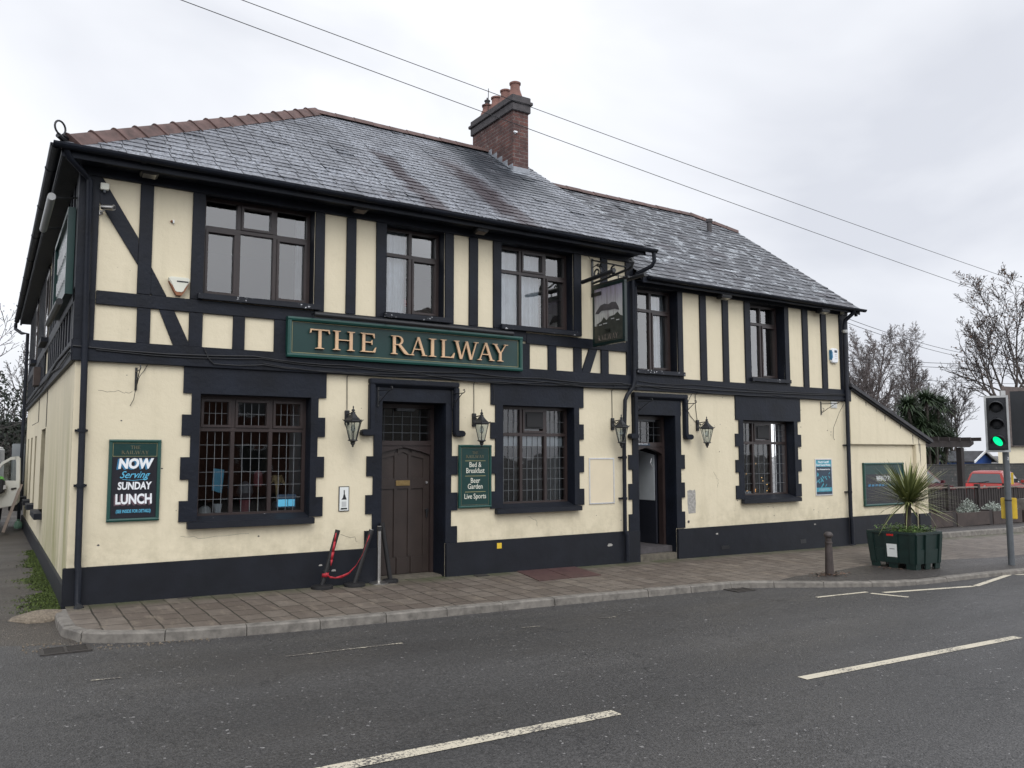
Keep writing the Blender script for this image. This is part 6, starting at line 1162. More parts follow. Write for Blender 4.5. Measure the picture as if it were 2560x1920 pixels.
for k, (v, lit) in enumerate(((.29, 0), (.0, 0), (-.29, 1))):
    mb = MB(); n = 20; cc = loc(0, v, .062); ring = [cc+sf*((.072 if lit else .098)*math.cos(a+.5*lit))+Vector((0, 0, (.080 if lit else .098)*math.sin(a)-.012*lit)) for a in [2*math.pi*j/n for j in range(n)]]; r2_ = [cc+nf*.02+sf*((.045 if lit else .07)*math.cos(a+.5*lit))+Vector((0, 0, (.05 if lit else .07)*math.sin(a)-.015*lit)) for a in [2*math.pi*j/n for j in range(n)]]
    mb.loft([ring, r2_]); mb.build('lens', 'signal_green' if lit else 'signalblack', t_, smooth=True)
    mb = MB(); vs = []; na = 16
    for dpt in (0, 1):
        for j in range(na+1):
            a = R(-20)+R(220)*j/na; s_ = math.sin(a); dd = +.062+(.24*(.35+.65*max(0, s_)) if dpt else 0); rad = .110; vs.append(loc(rad*math.cos(a), v+rad*s_-(.03 if dpt else 0), dd))
    mb.add(vs, [(j, j+1, na+2+j, na+1+j) for j in range(na)]); o = mb.build('visor', 'signalblack', t_, smooth=True); o.modifiers.new('s', 'SOLIDIFY').thickness = .006
m_ = MB(); vs = [Vector((x, y, z)) for x in (0, 1) for y in (0, 1) for z in (0, 1)]
mb = MB(); B0 = S_+Vector((.10, .02, 0)); q = [(-.0, -.13), (.0, .13)]
def sbox(u0, u1, z_0, z_1, w0, w1, O_): vs = [O_+sf*u+Vector((0, 0, z))+nf*w_ for u in (u0, u1) for z in (z_0, z_1) for w_ in (w0, w1)]; return MB().add(vs, [(0, 1, 3, 2), (4, 6, 7, 5), (0, 4, 5, 1), (2, 3, 7, 6), (0, 2, 6, 4), (1, 5, 7, 3)])
O_ = Vector((S_.x, S_.y, 0)); sbox(-.115, .125, .545, .905, -.16, -.056, O_).build('push_button_box', 'yellow', t_, bevel=.01); MB().lathe([(0, .0), (.058, .0), (.058, .018), (0, .018)], (S_.x, S_.y, .86), 16).build('strap', 'iron', t_)
sbox(.058, .095, 1.14, 1.34, -.10, -.04, O_).build('yellow_tab', 'yellow', t_); sbox(.10, .16, 1.18, 1.24, -.10, -.04, O_).build('sensor_knob', 'iron', t_)
text_mb('2', .075, 0, 0, 0, .001).v; mb2_ = text_mb('2', .075, 0, 0, 0, .001); m_ = MB(); m_.add([O_+sf*(a[0]+.030)+nf*(.052+a[1]*.1-.006)+Vector((0, 0, 1.56+a[2])) for a in mb2_.v], mb2_.f); m_.build('painted_number', 'white', t_)
Cn = Vector((15.20, -2.95, 2.30)); 
def lbox2(u0, u1, v0, v1, w0, w1): return lbox(u0, u1, v0, v1, w0, w1)
t2 = thing('signal_head', (15.6, -3.6, 1.8), 'large black signal backing board seen from behind at the right edge of the picture', 'signal head'); Cn = Vector((15.40, -3.30, 2.29))
lbox(-.30, .75, -.48, .48, -.02, .02).build('backing_board', 'signalblack', t2); lbox(-.05, .45, -.36, .36, .02, .12).build('housing', 'signalblack', t2, bevel=.02); lbox(.30, .34, .36, .60, -.05, .05).build('bracket', 'greypost', t2); MB().lathe([(0, 0), (.05, 0), (.05, 3.1), (0, 3.1)], (15.78, -4.1, -.25), 12).build('post', 'greypost', t2)

# ------------------------------------------------------------------ garden edge beyond the annexe
fe = thing('picket_fence', (25, 2.25, -.1), 'dark brown wooden picket fence in front of the parked cars', 'fence'); rnd = random.Random(41)
zg = lambda x: zpav(x)+.11
def fence_seg(xa, xb, pts_):
    mb = MB(); x = xa
    while x < xb-.05:
        w_ = .095+rnd.uniform(-.006, .006); h = .86+rnd.uniform(-.02, .015); mb.box(x, x+w_, 2.235+rnd.uniform(-.004, .004), 2.26, zg(x)+.04, zg(x)+h); x += w_+rnd.uniform(.022, .05)
    mb.build('pickets', 'wood', fe); MB().box(xa, xb, 2.262, 2.30, zg((xa+xb)/2)+.22, zg((xa+xb)/2)+.30).build('rail', 'wood', fe); MB().box(xa-.02, xb+.02, 2.20, 2.31, zg((xa+xb)/2)+.875, zg((xa+xb)/2)+.91).build('top_rail', 'woodlight', fe)
px_ = [19.2, 20.8, 22.4, 23.96, 25.5, 27.1, 28.7, 30.3, 31.9]
for a, b in zip(px_, px_[1:]): fence_seg(a+.07, b-.07, 0)
for x in px_: MB().box(x-.06, x+.06, 2.19, 2.31, zg(x), zg(x)+.98).build('post', 'wood', fe, bevel=.008)
for (x0_, x1_, lab) in ((18.6, 20.15, 'brown timber planter box partly hidden by the annexe corner'), (20.36, 21.86, 'brown timber planter box holding a silvery shrub, middle of the row'), (22.05, 23.5, 'brown timber planter box just left of the grey signal post'), (23.7, 25.2, 'brown timber planter box behind the signal post')):
    zt_ = zg(x0_); t_ = thing('planter_box', ((x0_+x1_)/2, 1.1, zt_), lab, 'planter box', 'timber planter boxes by the fence'); MB().box(x0_, x1_, .85, .89, zt_, zt_+.33).box(x0_, x1_, 1.38, 1.42, zt_, zt_+.33).box(x0_, x0_+.04, .89, 1.38, zt_, zt_+.329).box(x1_-.04, x1_, .89, 1.38, zt_, zt_+.329).build('boards', 'planterbox', t_); MB().box(x0_+.04, x1_-.04, .89, 1.38, zt_, zt_+.29).build('soil', 'soil', t_)
MB_ = MB()
o = MB().box(20.17, 20.34, .86, 1.36, zg(20), zg(20)+.36).build('timber_block', 'wood'); tag(o, 'dark timber block between the first two planter boxes', 'timber block'); o = MB().box(21.88, 22.03, .86, 1.36, zg(22), zg(22)+.38).build('timber_block', 'wood'); tag(o, 'dark timber block between the second and third planter boxes', 'timber block')
def shrub(c, rx, h, n, mat, label, seed, size=.05):
    rnd = random.Random(seed); t_ = thing('shrub', c, label, 'shrub', 'shrubs in the planter boxes'); mb = MB(); m2 = MB()
    for k in range(9): a = rnd.uniform(0, 6.28); m2.tube([c, (c[0]+.5*rx*math.cos(a), c[1]+.3*rx*math.sin(a), c[2]+h*.5), (c[0]+rx*math.cos(a)*.9, c[1]+.5*rx*math.sin(a), c[2]+h*rnd.uniform(.5, .9))], [.008, .006, .003], 4)
    for k in range(n):
        a = rnd.uniform(0, 6.28); r_ = rnd.random()**.5; hh = h*(1-r_*r_*.7)*rnd.uniform(.35, 1.05); p = Vector((c[0]+rx*r_*math.cos(a), c[1]+rx*.5*r_*math.sin(a), c[2]+hh)); d = Vector((rnd.gauss(0, 1), rnd.gauss(0, 1), rnd.uniform(.2, 1.4))).normalized()*size*rnd.uniform(.6, 1.4); e_ = d.cross(Vector((rnd.gauss(0, 1), rnd.gauss(0, 1), rnd.gauss(0, 1)))).normalized()*size*.25; mb.quad(p-e_*.3, p+d*.5-e_, p+d, p+d*.5+e_, min(1, max(0, .2+.6*rnd.random()+.2*hh/h)))
    m2.build('stems', 'twig', t_); mb.build('leaves', mat, t_, tint=True)
shrub((21.35, 1.12, .06), .40, .42, 700, 'silver', 'silvery-leaved shrub spilling from the middle planter box', 1); shrub((22.60, 1.12, .05), .50, .34, 700, 'silver', 'wide low silvery shrub in the planter box left of the signal post', 2); shrub((23.35, 1.12, .05), .32, .44, 500, 'silver', 'taller silvery shrub right beside the grey signal post', 3); shrub((20.6, 1.12, .05), .28, .16, 260, 'deadleaf', 'low brown withered shrub at the left end of the middle planter box', 4); shrub((19.5, 1.12, .05), .45, .22, 300, 'deadleaf', 'low brown withered shrub in the planter box by the annexe corner', 5)
o = MB().prismx([(1.0, -.35), (1.0, .38), (1.03, .42), (1.28, .42), (1.32, .38), (1.32, -.35)], 24.15, 25.0).build('stone_gatepost', 'kerb', bevel=.02); tag(o, 'squat grey stone post at the right edge behind the signal post', 'stone post')
pg = thing('pergola', (24, 4, -.3), 'dark brown timber pergola standing behind the picket fence', 'pergola')
for x, y_ in ((22.9, 3.5), (25.43, 3.5), (22.9, 6.0), (25.43, 6.0)): MB().box(x-.08, x+.08, y_-.08, y_+.08, -.3, 1.86).build('post', 'wood', pg)
MB().prism([(22.2, 1.87), (25.9, 1.87), (26.15, 1.97), (26.15, 2.06), (22.2, 2.06)], 3.45, 3.55).build('beam', 'wood', pg); MB().prism([(22.2, 1.87), (25.9, 1.87), (26.15, 1.97), (26.15, 2.06), (22.2, 2.06)], 5.95, 6.05).build('beam', 'wood', pg)
for k in range(7): MB().box(22.4+.58*k, 22.46+.58*k, 3.1, 6.4, 2.06, 2.17).build('rafter', 'wood', pg)

# ------------------------------------------------------------------ cars
def car(x, y, heading, body, label, h=1.48, L_=3.9, W_=1.68, estate=False):
    zc = zroad(x)+.02; t_ = thing('parked_car', (0, 0, 0), label, 'car'); w2 = W_/2; s = L_/3.9
    prof = [(-1.90, .30), (-1.92, .62), (-1.86, .80), (-1.80, .95), (-1.5, .97), (0.6, .93), (.95, .90), (1.60, .80), (1.86, .66), (1.93, .45), (1.90, .25), (1.5, .20), (-1.6, .20)]
    mb = MB(); rings = []
    for yy, k in ((-w2, .90), (-w2*.94, 1.0), (w2*.94, 1.0), (w2, .90)): rings.append([(px_*s*(.99 if k < 1 else 1), yy, .58+(pz-.58)*k) for px_, pz in prof])
    mb.loft(rings); mb.build('body', body, t_, smooth=True, bevel=.02)
    cab = [(-1.80, .93), (-1.58, h-.10), (-1.35, h-.02), (-.2, h), (.25, h-.04), (1.02, .90)] if not estate else [(-1.86, .93), (-1.76, h-.12), (-1.6, h-.02), (-.2, h), (.3, h-.05), (1.08, .90)]
    mb = MB(); rings = []
    for yy in (-1, 1): rings.append([(px_*s, yy*(w2*.93-(pz-.9)*.32), pz) for px_, pz in cab])
    mb.loft(rings); mb.build('cabin', body, t_, bevel=.05, smooth=True)
    def yw(pz): return w2*.93-(pz-.9)*.32+.006
    for sg in (-1, 1):
        for a in ([(-1.42, .97), (-1.30, h-.14), (-.48, h-.10), (-.48, .96)], [(-.42, .96), (-.42, h-.10), (.18, h-.13), (.82, .95)]):
            mb = MB(); mb.add([(px_*s, sg*yw(pz), pz) for px_, pz in a], [(0, 1, 2, 3)]); mb.build('side_window', 'carglass', t_)
    xr = lambda z: (-1.80+(z-.93)/(h-.10-.93)*.22)*s-.012
    if estate: xr = lambda z: (-1.86+(z-.93)/(h-.12-.93)*.10)*s-.012
    mb = MB(); mb.add([(xr(z), yy*(yw(z)-.10), z) for z, yy in ((.98, -1), (.98, 1), (h-.13, 1), (h-.13, -1))], [(0, 1, 2, 3)]); mb.build('rear_window', 'carglass', t_)
    mb = MB(); mb.add([((1.03-(z-.90)/(h-.05-.9)*.75)*s+.012, yy*(yw(z)-.08), z) for z, yy in ((.94, -1), (.94, 1), (h-.10, 1), (h-.10, -1))], [(0, 1, 2, 3)]); mb.build('windscreen', 'carglass', t_)
    for sg in (-1, 1): MB().prism([(-1.93*s, .72), (-1.70*s, .76), (-1.66*s, .90), (-1.86*s, .93)], min(sg*(w2*.55), sg*(w2*.965)), max(sg*(w2*.55), sg*(w2*.965))).build('tail_light', 'redlens', t_, bevel=.02); MB().prism([(1.62*s, .60), (1.90*s, .56), (1.80*s, .70), (1.60*s, .76)], min(sg*w2*.5, sg*w2*.93), max(sg*w2*.5, sg*w2*.93)).build('headlight', 'chrome', t_, bevel=.02); MB().box(.72*s, .86*s, min(sg*w2, sg*(w2+.14)), max(sg*w2, sg*(w2+.14)), .93, 1.06).build('door_mirror', body, t_, bevel=.02)
    MB().box(-1.935*s, -1.925*s, -.26, .26, .50, .60).build('number_plate', 'whiteplate', t_); MB().box(-1.96*s, -1.88*s, -w2*.85, w2*.85, .28, .44).build('bumper', body, t_, bevel=.03); MB().tube([(-1.83*s, .28, .98), (-1.78*s, -.15, 1.05)], .010, 5).build('rear_wiper', 'iron', t_); MB().tube([(-1.875*s, 0, .83), (-1.895*s, 0, .83)], .045, 12).build('badge', 'chrome', t_)
    if estate:
        for sg in (-1, 1): MB().tube([(-1.5*s, sg*.5, h), (-1.4*s, sg*.5, h+.05), (.0, sg*.5, h+.05), (.1, sg*.5, h-.01)], .018, 6).build('roof_rail', 'chrome', t_)
    for xx in (-1.28*s, 1.25*s):
        for sg in (-1, 1):
            wh = MB().tube([(xx, sg*(w2-.20), .30), (xx, sg*(w2-.0), .30)], .30, 20).build('wheel', 'rubber', t_, smooth=True); MB().tube([(xx, sg*(w2-.01), .30), (xx, sg*(w2+.012), .30)], .19, 14).build('rim', 'chrome', wh)
    t_.location = (x, y, zc); t_.rotation_euler.z = heading; return t_
car(38.9, 9.35, R(14), 'carred', 'orange-red hatchback parked beyond the picket fence, rear towards the pub', 1.50); car(33.9, 10.4, 0, 'carmaroon', 'dark maroon estate car parked left of the orange-red hatchback', 1.62, 4.4, 1.75, True)

# ------------------------------------------------------------------ buildings and walls behind
o = MB().box(28, 60, 13.0, 13.35, -.9, 1.10).box(28, 60, 12.96, 13.39, 1.10, 1.13).build('rubble_stone_wall', 'stone_wall'); tag(o, 'dark rubble stone wall running behind the parked cars', 'wall')
sh = thing('garden_shed', (50.8, 20, -.8), 'blue timber shed with dark roof and white bargeboards beyond the stone wall', 'shed')
MB().box(49.85, 51.75, 16.1, 33.5, -.8, 1.28).prism([(49.85, 1.28), (51.75, 1.28), (50.8, 1.74)], 16.1, 16.14).build('boards', 'shedblue', sh); mb = MB()
for sg in (-1, 1): mb.add([(50.8, 15.95, 1.84), (50.8+sg*1.25, 15.95, 1.22), (50.8+sg*1.25, 33.7, 1.22), (50.8, 33.7, 1.84), (50.8, 15.95, 1.77), (50.8+sg*1.25, 15.95, 1.15), (50.8+sg*1.25, 33.7, 1.15), (50.8, 33.7, 1.77)], [(0, 1, 2, 3), (7, 6, 5, 4), (0, 4, 5, 1), (1, 5, 6, 2), (2, 6, 7, 3), (3, 7, 4, 0)])
mb.build('roof', 'darkroof', sh); MB().prism([(49.5, 1.12), (49.5, 1.24), (50.8, 1.90), (52.1, 1.24), (52.1, 1.12), (50.8, 1.76)], 15.88, 15.94).build('bargeboard', 'white', sh); MB().box(50.35, 51.3, 16.05, 16.1, -.7, .9).build('door', 'signalblack', sh); MB().box(49.84, 49.85, 18, 19, .5, 1.0).build('window', 'carglass', sh)
def house(x0, x1, y0, y1, zt, zr_, wallm, roofm, label, wins=(), axis='x', ground=-.9, chim=None, name='house'):
    t_ = thing(name, ((x0+x1)/2, (y0+y1)/2, ground), label, 'house'); ym, xm = (y0+y1)/2, (x0+x1)/2; mb = MB().box(x0, x1, y0, y1, ground, zt)
    if axis == 'x': mb.prismx([(y0, zt), (y1, zt), (ym, zr_)], x0, x1)
    else: mb.prism([(x0, zt), (x1, zt), (xm, zr_)], y0, y1)
    mb.build('wall', wallm, t_); mb = MB(); e_ = .35; k = (zr_-zt)/((ym-y0) if axis == 'x' else (xm-x0))
    for sg in (-1, 1):
        if axis == 'x': ye = ym+sg*((y1-y0)/2+e_); ze = zt-e_*k; q = [(x0-e_, ym, zr_+.06), (x1+e_, ym, zr_+.06), (x1+e_, ye, ze+.06), (x0-e_, ye, ze+.06)]
        else: xe = xm+sg*((x1-x0)/2+e_); ze = zt-e_*k; q = [(xm, y0-e_, zr_+.06), (xm, y1+e_, zr_+.06), (xe, y1+e_, ze+.06), (xe, y0-e_, ze+.06)]
        mb.add(q+[(a, b, c+.12) for a, b, c in q], [(0, 1, 2, 3), (7, 6, 5, 4), (0, 4, 5, 1), (1, 5, 6, 2), (2, 6, 7, 3), (3, 7, 4, 0)])
    rf = mb.build('roof', roofm, t_)
    for wd in wins:
        if wd[0] == 'y': _, yy, a, b, c, d = wd; f_ = MB().box(a, b, min(yy, yy+.05 if yy > ym else yy-.05), max(yy, yy+.05 if yy > ym else yy-.05), c, d).build('window', 'white', t_); MB().box(a+.08, b-.08, yy-.06 if yy < ym else yy+.05, yy-.05 if yy < ym else yy+.06, c+.08, d-.08).build('pane', 'carglass', f_)
    if chim: MB().box(chim[0]-.35, chim[0]+.35, chim[1]-.3, chim[1]+.3, zr_-.8, zr_+.9).build('chimney', 'brick', rf)
    return t_
bg_ = thing('bungalow', (59, 15.5, -.9), 'cream bungalow with a big brown hipped roof at the right edge behind the signal', 'house'); MB().prismz([(50.4, 15.0), (64, 13.9), (66, 17), (56.5, 18)], -.9, 2.2).build('wall', 'cream', bg_)
mb = MB(); mb.add([(50.2, 14.8, 2.1), (64.4, 13.6, 2.1), (66.4, 17.4, 2.1), (56.6, 18.3, 2.1), (53.6, 16.2, 5.9), (63.5, 15.4, 5.9)], [(0, 1, 5, 4), (1, 2, 5), (2, 3, 4, 5), (3, 0, 4), (3, 2, 1, 0)]); mb.build('roof', 'brownroof', bg_)
# houses across the street: they stand behind the viewer and show only as reflections in the panes
house(3.5, 12.5, -33, -25, 5.2, 8.2, 'brickhouse', 'darkroof', 'red-brown brick house across the street, mirrored in the right-hand panes', [('y', -25, 5, 6.5, .9, 2.1), ('y', -25, 9, 10.5, .9, 2.1), ('y', -25, 5, 6.4, 3.3, 4.5), ('y', -25, 9, 10.4, 3.3, 4.5)], 'x', -.1, (11.5, -29))
house(14.5, 21, -31, -23.5, 4.8, 8.6, 'chip', 'brownroof', 'white gabled house across the street, mirrored in the wing windows', [('y', -23.5, 15.5, 17, .9, 2.1), ('y', -23.5, 18.5, 20, .9, 2.1)], 'y', -.2)
house(-9, 1.5, -33, -25, 5.0, 7.8, 'brickhouse', 'darkroof', 'dark-roofed brick house across the street, mirrored in the left-hand panes', [('y', -25, -7, -5.5, .9, 2.1), ('y', -25, -2, -.5, .9, 2.1)], 'x', 0)

# ------------------------------------------------------------------ bare trees
def grow(p, d, L_, r_, lev, cfg, rnd, trunk, crown):
    n, ang, ratio, up, wob = cfg[lev]; seg = 7 if lev < 2 else 4; pts = [p]; rad = [r_]; dd = d.copy(); q = p.copy(); tip = .12 if lev < 2 else .5
    for k in range(seg):
        dd = (dd+Vector((rnd.gauss(0, wob), rnd.gauss(0, wob), rnd.gauss(0, wob*.6)+up))).normalized(); q = q+dd*(L_/seg); pts.append(q.copy()); rad.append(max(cfg['min'], r_*(1-(1-tip)*(k+1)/seg)))
    (trunk if r_ > .06 else crown).tube(pts, rad, 7 if r_ > .06 else 3, cap=False)
    if lev+1 not in cfg: return
    a0 = rnd.uniform(0, 6.28)
    for k in range(n):
        t_ = cfg['start'][lev]+(1-cfg['start'][lev])*(k+rnd.random())/n; f = t_*seg; i = min(seg-1, int(f)); base = pts[i].lerp(pts[i+1], f-i); dir_ = (pts[i+1]-pts[i]).normalized(); ax_ = dir_.orthogonal().normalized(); ax_.rotate(Matrix.Rotation(a0+k*2.4+rnd.uniform(-.5, .5), 3, dir_)); nd = dir_.copy(); nd.rotate(Matrix.Rotation(ang*rnd.uniform(.7, 1.25)*(1-.25*t_), 3, ax_))
        grow(base, nd, L_*ratio*rnd.uniform(.7, 1.15)*(1-.55*(t_-cfg['start'][lev])), max(cfg['min'], min(rad[i]*.7, rad[i]*.62)), lev+1, cfg, rnd, trunk, crown)
BIRCH = {0: (22, .75, .38, .03, .05), 1: (9, .65, .50, .10, .10), 2: (7, .7, .50, .06, .16), 3: (4, .7, .6, -.02, .22), 4: (0, 0, 0, -.04, .25), 'start': [.22, .15, .1, .1], 'min': .0105}
OPEN = {0: (7, .62, 1.25, .0, .05), 1: (9, .62, .55, .07, .09), 2: (8, .72, .52, .07, .14), 3: (6, .75, .55, .05, .18), 4: (0, 0, 0, .05, .22), 'start': [.45, .22, .15, .1], 'min': .014}
THIN = {0: (14, .6, .42, .03, .07), 1: (7, .6, .5, .08, .12), 2: (5, .7, .5, .05, .18), 3: (0, 0, 0, .04, .2), 'start': [.2, .15, .1], 'min': .010}
def tree(x, y, z, h, r_, label, seed, cfg, lean=(0, 0), mat='twig', leaves=0, leafmat_='deadleaf', minr=None, leafsize=.10, name='bare_tree', group='leafless winter trees'):
    rnd = random.Random(seed); t_ = thing(name, (x, y, z), label, 'tree', group); tr_, cr_ = MB(), MB(); c_ = dict(cfg)
    if minr: c_['min'] = minr
    L_ = h*(.95 if cfg is not OPEN else .42); grow(Vector((x, y, z)), Vector((lean[0], lean[1], 1)).normalized(), L_, r_, 0, c_, rnd, tr_, cr_)
    tr_.build('trunk', 'bark' if mat != 'birch' else 'birch', t_); cr_.build('crown', mat, t_)
    if leaves:
        mb = MB(); V_ = cr_.v
        for k in range(leaves):
            p = Vector(V_[rnd.randrange(len(V_))])+Vector((rnd.gauss(0, .08), rnd.gauss(0, .08), rnd.gauss(0, .08))); a = Vector((rnd.gauss(0, 1), rnd.gauss(0, 1), rnd.gauss(0, 1))).normalized()*leafsize*rnd.uniform(.5, 1.3); b = a.cross(Vector((rnd.gauss(0, 1), rnd.gauss(0, 1), rnd.gauss(0, 1)))).normalized()*leafsize*.6; mb.quad(p-a, p-b, p+a, p+b, rnd.random())
        mb.build('leaves', leafmat_, t_, tint=True)
    return t_
tree(59.5, 30, -1, 11.0, .20, 'left birch of the group beyond the annexe, thin upswept twigs', 101, BIRCH, (-.03, 0), 'birch')
tree(62.2, 31, -1, 12.4, .22, 'tallest birch, behind the middle of the annexe roof', 102, BIRCH, (.02, 0), 'birch')
tree(66.3, 30, -1, 12.0, .20, 'slender birch standing apart just left of the palm cluster', 103, BIRCH, (.0, 0), 'birch')
tree(57.2, 29, -1, 9.0, .15, 'small birch against the right corner of the pub', 104, BIRCH, (.0, 0), 'birch')
tree(74.2, 31, -1, 10.8, .30, 'rounded bare tree behind the palm cluster and signal', 105, OPEN, (-.04, 0), 'twig')
tree(69.6, 33, -1, 9.6, .18, 'thin bare tree between the slender birch and the rounded tree', 106, BIRCH, (0, 0), 'twig')
tree(62.6, 19.5, -1, 19.0, .38, 'largest bare tree at the right edge with clusters of dark seed heads', 107, OPEN, (-.02, 0), 'twig', leaves=1500, leafsize=.10)
# cordyline cluster
cp_ = thing('palm_cluster', (42.5, 14.5, -.6), 'dark green cluster of cordyline palms beyond the pergola', 'palm tree'); rnd = random.Random(77)
for k, (dx, dy, z, s_) in enumerate(((-2.0, .3, 3.0, 1.15), (-1.5, 0, 4.1, 1.0), (-.6, .5, 3.6, 1.2), (-.1, -.2, 4.4, 1.1), (.6, .4, 3.4, 1.2), (1.2, -.1, 4.2, 1.15), (1.7, .4, 3.2, 1.1), (-1.2, -.3, 2.3, 1.1), (.2, -.5, 2.5, 1.2), (1.3, -.5, 2.3, 1.0), (2.1, 0, 2.5, .9), (-2.3, 0, 2.2, .9), (-.3, .3, 1.9, 1.1), (1.6, .3, 2.0, 1.0), (-1.6, .3, 1.7, 1.0), (.7, 0, 1.5, 1.1), (-.8, -.2, 3.0, 1.1), (.4, .1, 3.2, 1.1))):
    x, y_ = 42.3+dx, 14.6+dy; MB().tube([(42.3+dx*.5, 14.6+dy, -.7), (42.3+dx*.7, y_, z*.5), (x, y_, z)], [.12, .10, .08], 6).build('trunk', 'bark', cp_); spiky('crown', (x, y_, z), 260, s_*1.05, .05, 'cordy_far', rnd, parent=cp_, droop=.7)
# left side: thicket and bare saplings behind the alley
for k, (x, y_, h, lab, lv) in enumerate(((-3.2, 30, 7.4, 'bare sapling farthest left above the dark thicket', 300), (-.6, 29, 8.4, 'taller bare sapling nearest the alley-side gutter', 300), (-5.8, 32, 8.0, 'bare tree just outside the left edge behind the van', 300), (1.0, 33, 6.6, 'short bare sapling hidden low behind the pub corner', 200))): tree(x, y_, -.1, h, .12, lab, 200+k, THIN, (.02, 0), 'twig', leaves=lv, leafmat_='ivy', leafsize=.05)
rnd = random.Random(55); mb = MB()
for k in range(20000):
    x = rnd.uniform(-9, 4); y_ = rnd.uniform(25.5, 30); top = 4.1+.6*math.sin(x*1.3)+.45*math.sin(x*3.1+1)+.3*math.sin(x*7); z = rnd.random()**.8*top; dens_ = .5+.5*math.sin(x*2.1+z*1.3)
    if z > top*.7 and rnd.random() > .5: continue
    s_ = rnd.uniform(.04, .11); a = Vector((rnd.gauss(0, 1), rnd.gauss(0, 1), rnd.gauss(0, 1))).normalized()*s_; b = a.cross(Vector((rnd.gauss(0, 1), rnd.gauss(0, 1), rnd.gauss(0, 1)))).normalized()*s_*.6; c = Vector((x, y_, z)); mb.quad(c-a, c-b, c+a, c+b, rnd.random()*rnd.random())
m2 = MB()
for k in range(500): x = rnd.uniform(-9, 4); y_ = rnd.uniform(25.2, 29); z = rnd.uniform(0, 3.6); m2.tube([(x, y_, z), (x+rnd.gauss(0, .4), y_, z+.7), (x+rnd.gauss(0, .7), y_, z+1.3)], [.018, .014, .01], 3)
th = mb.build('thicket', 'ivy', tint=True); th['kind'] = 'stuff'; th['label'] = 'dark ivy-clad thicket closing the end of the alley'; th['category'] = 'thicket'; o = m2.build('stems', 'twig', th)
o = MB().box(-14, 6, 30.4, 30.6, -.2, 3.1).build('boundary_wall', 'stone_wall'); tag(o, 'dark boundary wall hidden behind the alley thicket', 'wall')

# ------------------------------------------------------------------ alley: van, driver, cabinet, planks, bag
vn = thing('parked_van', (-.9, 12, 0), 'dirty white van facing the street at the left edge, driver door open', 'van'); y0 = 10.2
mb = MB(); prof = [(0, .28), (0, .78), (.12, .92), (.75, 1.06), (1.35, 1.72), (1.6, 1.84), (4.6, 1.88), (4.7, 1.7), (4.7, .3)]; rings = [[(x, y0+a, .28+(z-.28)*k+.02) for a, z in prof] for x, k in ((-1.78, .97), (-1.68, 1), (-.06, 1), (.02, .97))]; mb.loft(rings); mb.build('body', 'vanwhite', vn, bevel=.03, smooth=True)
MB().add([(-1.60, y0+.74, 1.12), (-.10, y0+.74, 1.12), (-.22, y0+1.30, 1.72), (-1.48, y0+1.30, 1.72)], [(0, 1, 2, 3)]).build('windscreen', 'carglass', vn); MB().box(-1.72, -.02, y0-.06, y0+.1, .24, .48).build('bumper', 'rubber', vn, bevel=.03); MB().box(-1.3, -.4, y0-.02, y0, .55, .75).build('grille', 'rubber', vn)
for x in (-1.68, -.30): MB().box(x, x+.26, y0-.025, y0+.06, .60, .80).build('headlight', 'chrome', vn, bevel=.03)
for yy in (y0+.85, y0+3.8):
    for xa, xb in ((-1.82, -1.62), (-.12, .055)): wh = MB().tube([(xa, yy, .30), (xb, yy, .30)], .31, 20).build('wheel', 'rubber', vn, smooth=True); MB().tube([(xb-.005 if xb > 0 else xa-.01, yy, .30), (xb+.01 if xb > 0 else xa+.005, yy, .30)], .17, 12).build('rim', 'greycab', wh)
def dv(u, z, w_=0): a = R(8); return (.00+u*math.cos(a)-w_*math.sin(a), y0+.95-u*math.sin(a)*-1+w_*math.cos(a)*-1, z)
mb = MB(); outer = [(0, .52), (.05, .46), (.56, .56), (.62, .64), (.62, 1.05), (.60, 1.60), (.56, 1.65), (.42, 1.63), (.25, 1.52), (.02, 1.16)]; inner = [(.07, 1.12), (.50, 1.10), (.53, 1.16), (.52, 1.50), (.49, 1.55), (.40, 1.54), (.27, 1.44), (.08, 1.17)]
vs = [dv(u, z, w_) for w_ in (.0, .05) for u, z in outer]; 
def dpanel(poly, w0, w1): m_ = MB(); n = len(poly); vs = [dv(u, z, w0) for u, z in poly]+[dv(u, z, w1) for u, z in poly]; return m_.add(vs, [tuple(range(n)), tuple(range(2*n-1, n-1, -1))]+[(i, i+n, (i+1) % n+n, (i+1) % n) for i in range(n)])
dd_ = dpanel([(0, .52), (.05, .46), (.56, .56), (.62, .64), (.62, 1.10), (.07, 1.12), (0, 1.12)], 0, .07).build('open_door', 'vanwhite', vn, bevel=.01)
dpanel([(.54, 1.10), (.62, 1.10), (.60, 1.60), (.56, 1.65), (.50, 1.645), (.53, 1.50)], 0, .06).build('door_pillar', 'vanwhite', dd_); dpanel([(.0, 1.12), (.05, 1.12), (.27, 1.46), (.42, 1.57), (.53, 1.58), (.52, 1.645), (.42, 1.63), (.25, 1.52), (.02, 1.18)], 0, .06).build('window_frame', 'vanwhite', dd_); dpanel([(.05, 1.12), (.54, 1.10), (.53, 1.57), (.42, 1.565), (.27, 1.45)], .02, .03).build('door_glass', 'glass_low', dd_)
dpanel([(.06, .86), (.10, .82), (.32, .83), (.36, .88), (.34, 1.14), (.10, 1.15), (.05, 1.08)], .07, .22).build('door_mirror', 'rubber', dd_, bevel=.03); dpanel([(.33, .92), (.38, .93), (.385, 1.02), (.34, 1.01)], .10, .20).build('indicator', 'chrome', dd_); dpanel([(.46, .90), (.56, .92), (.56, .955), (.46, .94)], .07, .09).build('door_handle', 'rubber', dd_)
vn.rotation_euler.z = R(-5); vn.location.x += .12
